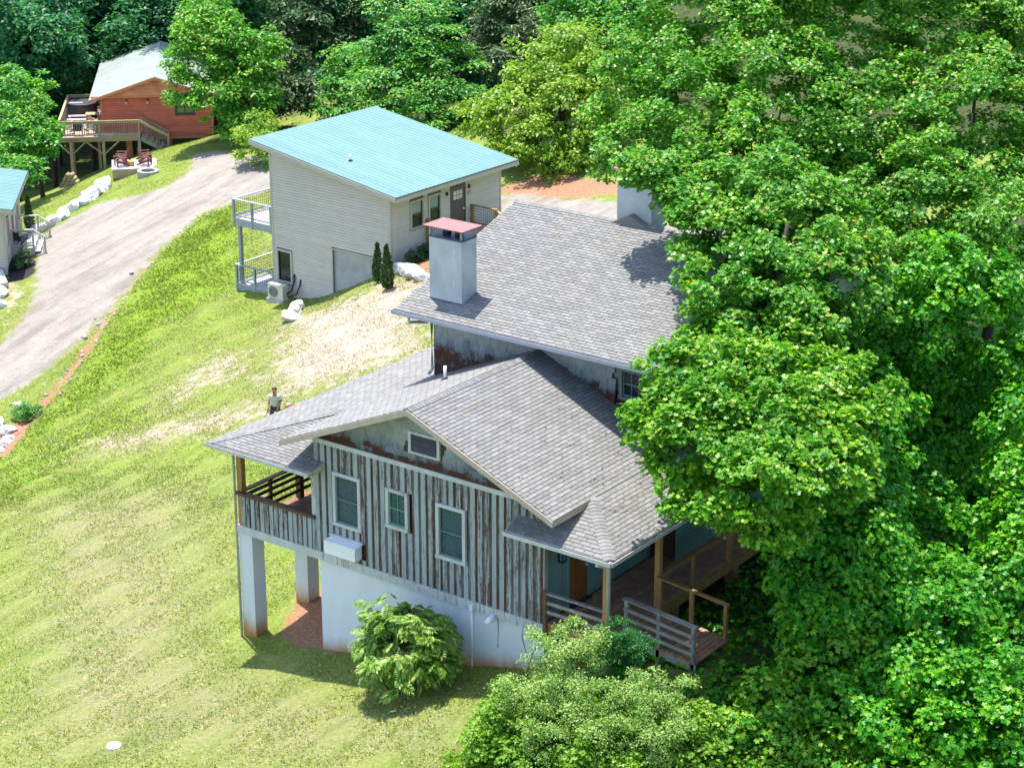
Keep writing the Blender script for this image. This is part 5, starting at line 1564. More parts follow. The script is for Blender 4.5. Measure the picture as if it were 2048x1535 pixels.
# ------------------------------------------------------------------ boulders, lid in the lawn, log pile
def rock_mesh(seed, sx, sy, sz):
    r = np.random.default_rng(seed)
    import bmesh
    bm = bmesh.new()
    bmesh.ops.create_icosphere(bm, subdivisions=3, radius=1.0)
    planes = [(Vector(r.normal(size=3)).normalized(), r.uniform(0.55, 0.85)) for _ in range(11)]
    ph = r.uniform(0, 6, 6)
    for v in bm.verts:
        c = v.co.normalized()
        k = 1.0
        for n_, d in planes:
            t = c.dot(n_)
            if t > 0.05:
                k = min(k, d / t)
        k *= 1 + 0.05 * math.sin(5 * c.x + ph[0]) * math.sin(6 * c.y + ph[1]) + 0.03 * math.sin(13 * c.z + ph[2]) * math.sin(11 * c.x + ph[3])
        v.co = Vector((c.x * k * sx, c.y * k * sy, c.z * k * sz))
    me = bpy.data.meshes.new('boulder')
    bm.to_mesh(me)
    bm.free()
    me.materials.append(M['rock'])
    return me
def boulder(x, y, sx, sy, sz, rz, seed, label, group, sink=0.25):
    o = link_mesh('boulder', rock_mesh(seed, sx, sy, sz))
    o.location = (x, y, g(x, y) + sz * (1 - sink) * 0.55)
    o.rotation_euler = (0, 0, rz)
    tag(o, label, 'boulder', group)
B1 = 'white boulders edging the gravel drive'
for i, (x, y, a, b, c, lab) in enumerate([
    (-53.2, 36.0, .75, .5, .42, 'white boulder at the porch end of the drive edging row'), (-53.35, 37.0, .7, .55, .45, 'second white boulder of the drive edging, after the porch end'),
    (-53.6, 38.1, .75, .5, .42, 'long low white boulder third along the drive edging'), (-53.85, 39.2, .7, .5, .48, 'white boulder in the middle of the drive edging row'),
    (-54.0, 40.1, .6, .5, .45, 'small white boulder just past the middle of the drive edging'), (-54.3, 40.9, .7, .6, .55, 'tall white boulder two before the end of the drive edging'),
    (-54.6, 41.8, .75, .55, .55, 'white boulder next to the last of the drive edging'), (-54.95, 42.7, .95, .6, .6, 'largest white boulder at the fire ring end of the drive edging')]):
    boulder(x, y, a, b, c, 1.8 + 0.3 * (i % 3), 100 + i, lab, B1)
for i, (x, y, a, b, c, lab) in enumerate([
    (-22.5, 31.1, .55, .4, .38, 'white boulder at the cabin corner above the bank'), (-21.6, 30.6, .8, .5, .42, 'big white boulder of the bank row below the bed shrubs'),
    (-20.7, 30.05, .6, .42, .33, 'flat white boulder third in the bank row'), (-19.9, 29.6, .6, .4, .3, 'last white boulder of the bank row, nearest the grey roof')]):
    boulder(x, y, a, b, c, 2.6 + 0.2 * i, 200 + i, lab, 'white boulders along the cabin bed')
for i, (x, y, a, b, c, lab) in enumerate([(-27.8, 29.9, .6, .45, .4, 'white boulder right beside the heat pump'), (-27.2, 29.0, .65, .45, .36, 'middle white boulder below the heat pump'), (-26.6, 28.1, .75, .5, .36, 'lowest white boulder below the heat pump')]):
    boulder(x, y, a, b, c, 2.2 + 0.4 * i, 300 + i, lab, 'white boulders below the heat pump')
for i, (x, y, a, b, c, lab) in enumerate([(-49.1, 29.5, .5, .42, .42, 'tan boulder at the foot of the cream cabin'), (-48.1, 28.7, .7, .55, .5, 'large white boulder at the left edge below the cream cabin'), (-47.3, 27.9, .6, .5, .42, 'white boulder second below the cream cabin'), (-46.2, 27.0, .5, .4, .35, 'small white boulder farthest from the cream cabin')]):
    boulder(x, y, a, b, c, 2.4 + 0.3 * i, 400 + i, lab, 'white boulders below the cream cabin')
for i, (x, y, a, lab) in enumerate([(-35.3, 17.5, .45, 'rounded rock at the upper lip of the ditch end'), (-34.4, 17.2, .5, 'pale rock in the ditch mouth'), (-33.6, 16.4, .42, 'flat pale rock at the ditch mouth, lowest'), (-33.1, 15.6, .4, 'rock at the left edge below the ditch'), (-34.0, 16.9, .3, 'small reddish rock between the ditch rocks'), (-36.0, 19.3, .35, 'rock standing in the clay of the ditch')]):
    boulder(x, y, a, a * .8, a * .6, i, 500 + i, lab, 'rocks in the ditch')
rr = np.random.default_rng(5)
mb = MB()
dp = [(-42.2, 34.5), (-40.7, 31.3), (-38.6, 27.2), (-37.1, 24.5), (-35.8, 21.7), (-34.4, 18.4)]
for i in range(70):
    k = rr.integers(0, len(dp) - 1)
    t = rr.random()
    x = dp[k][0] * (1 - t) + dp[k + 1][0] * t + rr.normal(0, 0.35)
    y = dp[k][1] * (1 - t) + dp[k + 1][1] * t + rr.normal(0, 0.3)
    s_ = rr.uniform(0.04, 0.12)
    z = g(x, y)
    mb.tube([(x, y, z - s_), (x + s_ * .1, y, z + s_ * .2), (x, y + s_ * .1, z + s_ * .7)], [s_, s_ * 1.15, s_ * .5], 6)
tag(mb.build('ditch_stones', M['stone_ring']), 'loose pale stones lying in the red clay ditch', 'stones', kind='stuff')
lx, ly = -1.51, -6.78
lid = empty('lawn_lid', 'white round access lid lying in the lawn', 'lid', (lx, ly, g(lx, ly)))
MB().tube([(0, 0, -0.05), (0, 0, 0.05), (0, 0, 0.075)], [0.2, 0.2, 0.15], 18).build('lid_plate', M['white_plastic'], lid)
lx, ly = -62.7, 46.9
lp = empty('log_pile', 'small heap of cut logs by the foot of the tall deck posts', 'log pile', (lx, ly, g(lx, ly)), 0.6)
for r_ in range(4):
    for c_ in range(5 - r_):
        x = (c_ - (4 - r_) / 2) * 0.27
        MB().tube([(x, -0.35, 0.1 + r_ * 0.23), (x, 0.35, 0.1 + r_ * 0.23)], 0.125, 8).build('log', M['pale_wood'], lp)

# ------------------------------------------------------------------ foliage
LEAF = {
    'lobed': (np.array([(0, 0, 0), (1, 0, 0), (.04, .40, .10), (.40, .26, .06), (.62, .50, .10), (.04, -.40, .10), (.40, -.26, .06), (.62, -.50, .10)]), np.array([(0, 1, 4, 3), (0, 3, 2, 0), (0, 6, 7, 1), (0, 5, 6, 0)]), ),
    'ovate': (np.array([(0, 0, 0), (1, 0, -.05), (.45, .30, .08), (.45, -.30, .08)]), np.array([(0, 1, 2), (0, 3, 1)])),
    'needle': (np.array([(0, -.05, 0), (1, 0, 0), (0, .05, .02), (.0, 0, .06), (.9, .14, .04), (.9, -.14, -.04)]), np.array([(0, 1, 2), (3, 4, 5)])),
}
def unit(a):
    return a / (np.linalg.norm(a, axis=-1, keepdims=True) + 1e-9)
def leaf_mesh(name, P, Nn, A, S, shape, m):
    """one leaf per row: position, normal, axis, size"""
    Vs, F = LEAF[shape]
    if shape == 'lobed':
        F = np.array([(0, 1, 4), (0, 4, 3), (0, 3, 2), (0, 7, 1), (0, 6, 7), (0, 5, 6)])
    A = unit(A - Nn * (A * Nn).sum(-1, keepdims=True))
    Bv = np.cross(Nn, A)
    V = P[:, None, :] + S[:, None, None] * (Vs[None, :, 0:1] * A[:, None] + Vs[None, :, 1:2] * Bv[:, None] + Vs[None, :, 2:3] * Nn[:, None])
    k, n = len(P), len(Vs)
    FF = (F[None] + (np.arange(k) * n)[:, None, None]).reshape(-1, F.shape[1])
    return np_mesh(name, V.reshape(-1, 3), FF, m)
def crown_points(blobs, dens, clump, per, seed, up=0.8, out=0.5, rnd=0.45, flat=0.5, low=-0.65, weep=0.35, skip=0.55, spray=0.12):
    r = np.random.default_rng(seed)
    C, Dn = [], []
    bl = np.array(blobs, float)
    for i, (x, y, z, R) in enumerate(bl):
        n = int(dens * R * R) + 3
        d = unit(r.normal(size=(n * 2, 3)))
        d = d[d[:, 2] > low][:n]
        wob = 1 + 0.16 * np.sin(5 * d[:, 0] + i) * np.sin(4 * d[:, 1] + 2 * i) + 0.12 * np.sin(9 * d[:, 2] + 7 * d[:, 0])
        rad = R * wob * (0.62 + 0.42 * r.random(len(d)) ** 0.6) * np.where(r.random(len(d)) < spray, r.uniform(1.08, 1.30, len(d)), 1.0)
        c = np.array([x, y, z]) + d * rad[:, None] * np.array([1, 1, 0.92])
        dist = np.linalg.norm(c[:, None, :] - bl[None, :, :3], axis=2) / bl[None, :, 3]
        dist[:, i] = 9
        ok = dist.min(1) > skip
        C.append(c[ok]); Dn.append(d[ok])
    C, Dn = np.concatenate(C), np.concatenate(Dn)
    k = len(C)
    cr = clump * r.uniform(0.65, 1.35, k)
    o = unit(r.normal(size=(k, per, 3))) * (r.random((k, per, 1)) ** 0.42)
    o[..., 2] = np.where(o[..., 2] < 0, o[..., 2] * 0.7, o[..., 2]) * flat
    P = (C[:, None] + o * cr[:, None, None])
    drop = (np.hypot(o[..., 0], o[..., 1]) ** 2) * cr[:, None] * 0.35
    P[..., 2] -= drop
    Nn = unit(np.array([0, 0, up]) + out * (Dn[:, None] * 0.6 + o * 0.6) + rnd * r.normal(size=(k, per, 3)))
    A = unit(o * np.array([1, 1, 0.3]) + 0.5 * r.normal(size=(k, per, 3)) - np.array([0, 0, weep]))
    return P.reshape(-1, 3), Nn.reshape(-1, 3), A.reshape(-1, 3), r
def crown(name, blobs, dens, clump, per, size, shape, m, seed, parent, **kw):
    P, Nn, A, r = crown_points(blobs, dens, clump, per, seed, **kw)
    S = size * r.uniform(0.65, 1.25, len(P))
    return link_mesh(name, leaf_mesh(name, P, Nn, A, S, shape, m), parent)
def limb_pts(a, b, sag, seed, n=6):
    r = np.random.default_rng(seed)
    a, b = np.array(a, float), np.array(b, float)
    pts = []
    w = r.normal(size=3) * 0.06 * np.linalg.norm(b - a)
    for i in range(n):
        t = i / (n - 1)
        p = a * (1 - t) + b * t + w * math.sin(math.pi * t) + np.array([0, 0, sag * math.sin(math.pi * t)])
        pts.append(tuple(p))
    return pts
def trunk(parent, base, top, r0, limbs, m, seed, r1=0.06):
    pts = limb_pts(base, top, 0, seed, 9)
    rad = [r0 * (1.25 if i == 0 else 1) * (1 - i / 8) + r1 * i / 8 for i in range(9)]
    t = MB().tube(pts, rad, 10).build('trunk', m, parent)
    b, e = np.array(base), np.array(top)
    for i, l in enumerate(limbs):
        l = np.array(l[:3])
        f = np.clip((l[2] - b[2]) / (e[2] - b[2] + 1e-6) * 0.75, 0.25, 0.92)
        a = np.array(pts[int(f * 8)])
        rr = r0 * (1 - f) * 0.5 + 0.035
        MB().tube(limb_pts(a, l, 0.12 * np.linalg.norm(l - a), seed + i + 1), [rr * (1 - 0.8 * k / 5) for k in range(6)], 6).build('limb', m, t)
    return t
T = {}
T['A'] = [(10.1,2.6,7.0,0.77),(10.6,1.4,6.3,0.8),(11.4,0.9,5.4,0.87),(11.9,1.6,6.1,1.31),(11.3,4.1,6.8,1.29),(12.8,0.6,5.3,1.1),(13.3,2.5,5.9,1.49),(14.2,0.9,5.1,1.15),(13.0,5.1,6.3,1.42),(11.3,6.8,6.8,1.27),(9.5,5.4,6.7,1.01),(14.7,2.2,5.7,1.22),(14.0,0.4,5.9,1.08)]
T['B'] = [(-2.5,19.7,9.6,1.39),(-1.8,20.8,10.9,1.74),(-1.4,18.5,8.2,1.46),(0.5,19.1,9.3,2.2),(1.7,17.9,7.6,1.58),(3.3,18.0,8.2,2.3),(2.6,21.1,10.2,2.54),(0.6,23.0,11.9,2.09),(0.1,17.9,7.2,1.01),(4.7,20.3,8.1,2.0)]
T['B2'] = [(7.6,8.4,9.2,1.05),(8.8,7.6,8.3,1.24),(9.4,6.3,7.4,1.08),(8.6,9.1,8.9,1.4),(10.0,8.4,8.0,1.51),(9.9,10.0,8.9,1.54),(10.3,6.9,7.3,1.22),(11.1,7.5,7.3,1.22),(11.2,9.3,8.0,1.38),(7.1,9.7,9.8,1.0),(8.5,10.6,9.6,1.35),(4.5,9.3,10.2,0.61),(5.0,9.5,10.1,0.7),(5.4,9.8,10.0,0.72),(6.3,9.0,9.6,0.74)]
T['C'] = [(5.4,22.7,9.1,2.54),(6.1,19.5,6.9,2.14),(8.6,20.2,7.2,2.27),(8.2,24.8,9.3,2.37),(5.5,27.6,11.1,2.47),(10.9,20.4,6.9,2.07),(2.8,25.6,11.3,2.29),(9.2,17.3,5.8,1.88),(11.3,17.6,5.8,1.39),(8.4,28.3,10.8,2.09),(10.1,25.5,7.8,1.86)]
T['Dd'] = [(11.7,11.2,5.7,1.35),(12.4,8.7,4.9,1.38),(13.5,6.0,4.6,1.25),(14.1,4.8,3.7,1.29),(14.2,3.1,2.8,1.2),(15.0,4.4,2.8,1.09),(15.2,2.8,2.0,1.13),(15.9,3.8,1.9,0.95),(15.3,12.5,5.6,0.98),(16.0,11.2,4.5,0.89),(16.6,9.8,3.4,0.81),(17.1,8.4,2.4,0.86),(17.6,6.4,1.5,1.23),(16.8,5.6,1.2,1.23),(16.4,4.4,1.1,1.08),(17.2,4.0,1.4,1.0),(14.9,2.0,1.9,0.93),(14.9,7.5,1.1,0.95),(18.0,7.5,1.9,1.04),(12.6,11.7,6.8,1.27),(12.9,12.9,7.4,1.35),(14.0,12.9,7.2,1.2),(12.6,12.6,4.3,1.23),(13.2,13.6,4.2,1.24),(14.1,13.1,3.1,1.16),(13.3,11.7,2.8,1.22),(14.6,11.5,1.8,1.07),(14.0,9.8,1.8,1.12)]
T['f1'] = [(-54.8,50.8,-0.2,1.86),(-53.8,52.0,1.0,1.7),(-54.2,49.2,-1.7,1.29),(-52.7,52.1,-0.7,2.01),(-52.7,50.2,-2.0,1.69),(-51.7,52.2,-2.2,1.7),(-51.1,50.6,-3.7,1.38),(-55.4,52.8,2.3,1.56),(-55.0,51.3,1.3,1.55),(-52.4,54.0,0.2,1.56)]
T['f3'] = [(-45.4,57.8,3.1,1.23),(-42.8,58.5,3.1,1.28),(-42.8,56.5,1.7,1.39),(-41.1,57.8,1.8,1.21),(-44.9,56.0,0.9,1.10),(-40.9,56.0,0.5,1.32),(-39.8,58.1,0.4,1.09),(-42.2,54.8,-0.2,1.20),(-43.4,53.7,-0.7,1.08),(-39.2,55.3,-0.9,1.25),(-40.6,53.4,-1.5,1.18),(-38.3,57.1,-1.4,1.02),(-42.8,52.2,-1.8,0.89),(-38.7,53.8,-2.2,1.00)]
T['f4'] = [(-28.6,51.2,2.0,2.05),(-29.0,49.0,0.5,1.89),(-26.0,49.8,0.5,2.14),(-26.4,47.6,-0.8,1.65),(-24.2,49.2,-1.0,1.46),(-30.9,48.5,-0.3,1.31),(-25.8,51.9,1.9,1.76),(-28.4,53.3,3.3,1.65),(-28.6,47.1,-1.1,0.94),(-23.7,50.3,0.6,1.33),(-24.6,47.4,-1.4,1.05)]
T['f6'] = [(-30.8,57.2,4.2,2.0),(-27.6,56.5,3.2,1.96),(-28.4,59.2,4.7,2.28),(-31.6,59.9,5.5,2.03)]
T['f7'] = [(-66.0,46.6,-3.0,1.59),(-64.6,44.2,-4.7,1.73),(-62.6,44.0,-5.3,1.31),(-62.9,42.1,-6.3,1.39),(-64.2,45.9,-4.3,1.27),(-61.2,42.0,-6.3,1.07),(-67.6,46.8,-2.7,1.45)]
T['f8'] = [(-46.8,47.5,-2.9,1.24),(-45.3,46.9,-3.7,1.11),(-46.3,46.3,-3.5,0.88)]
T['kud'] = [(14.9,-0.7,0.7,0.6),(15.3,0.9,1.0,0.76),(15.5,-0.9,0.3,0.54),(16.4,0.3,0.6,0.75),(17.1,1.7,1.1,0.85),(18.4,2.1,1.0,0.87),(19.5,2.9,1.3,0.82),(16.8,-0.9,0.2,0.5),(17.8,0.1,0.5,0.66),(19.0,0.9,0.5,0.69),(20.2,1.5,0.8,0.7),(14.7,-1.5,0.2,0.48),(15.8,1.9,1.3,0.72)]
T['pri'] = [(10.0,-2.6,0.9,0.56),(10.5,-2.2,1.0,0.52),(9.9,-3.7,0.1,0.56),(11.1,-3.4,0.3,0.65),(12.3,-2.5,0.4,0.56),(13.3,-2.2,0.3,0.55),(12.2,-3.7,0.0,0.62),(13.5,-3.1,-0.0,0.57),(11.1,-4.3,-0.3,0.6)]
T['vin'] = [(9.5,-4.1,0.0,0.55),(10.6,-3.8,0.0,0.49),(11.8,-3.1,0.3,0.46),(12.1,-4.1,-0.2,0.53),(13.0,-2.7,0.3,0.43),(9.7,-4.8,-0.6,0.61),(10.5,-4.7,-0.7,0.66),(11.8,-4.2,-0.6,0.6),(14.0,-2.1,0.1,0.72),(14.4,-2.8,-0.4,0.71),(13.2,-3.8,-0.5,0.59)]
T['grn'] = [(11.0,-1.1,1.3,0.5),(11.5,-1.1,1.1,0.4),(10.9,-1.5,1.1,0.37)]
T['hang'] = [(10.6,3.8,3.0,0.56),(11.2,3.7,2.7,0.4),(10.0,4.0,3.2,0.43)]
T['bush'] = [(4.8,-1.8,-0.6,1.4)]
T['f2'] = [(-55.5,61.2,0.7,1.81),(-54.9,58.3,-1.0,1.55),(-54.4,62.6,-1.0,1.65),(-52.8,57.5,-3.3,1.61),(-54.3,64.9,1.0,1.47),(-53.3,55.9,-3.0,1.28),(-48.7,57.6,-3.9,1.20),(-56.7,62.7,3.0,1.99)]
T['f5'] = [(-39.7,63.0,2.2,1.86),(-36.7,62.4,1.9,1.46),(-41.3,62.6,1.1,1.50),(-40.1,64.7,3.7,1.87),(-38.5,60.3,0.2,1.07)]
T['f9'] = [(-48.6,57.1,-2.0,1.10),(-49.0,58.6,-1.1,1.27),(-48.1,55.8,-3.0,0.93)]
T['Btop'] = [(-2.0,23.2,13.6,2.12),(1.5,24.7,14.2,2.61),(3.6,27.5,13.9,2.64),(6.5,29.5,13.6,2.47)]
T['ft'] = [(-81.7,58.9,-2.8),(-84.3,64.9,-2.8),(-78.8,63.5,-3.1),(-79.7,68.4,-2.5),(-72.7,65.7,-2.4),(-76.1,57.2,-4.0),(-75.0,52.8,-3.9),(-87.4,73.0,-3.1),(-82.9,74.2,-2.0),(-67.7,65.3,0.3),(-54.6,67.9,2.3),(-53.1,71.4,1.6),(-47.5,68.6,1.2),(-41.1,70.4,3.2),(-64.7,66.3,0.5),(-33.1,69.2,5.1),(-90.2,65.5,-3.5)]
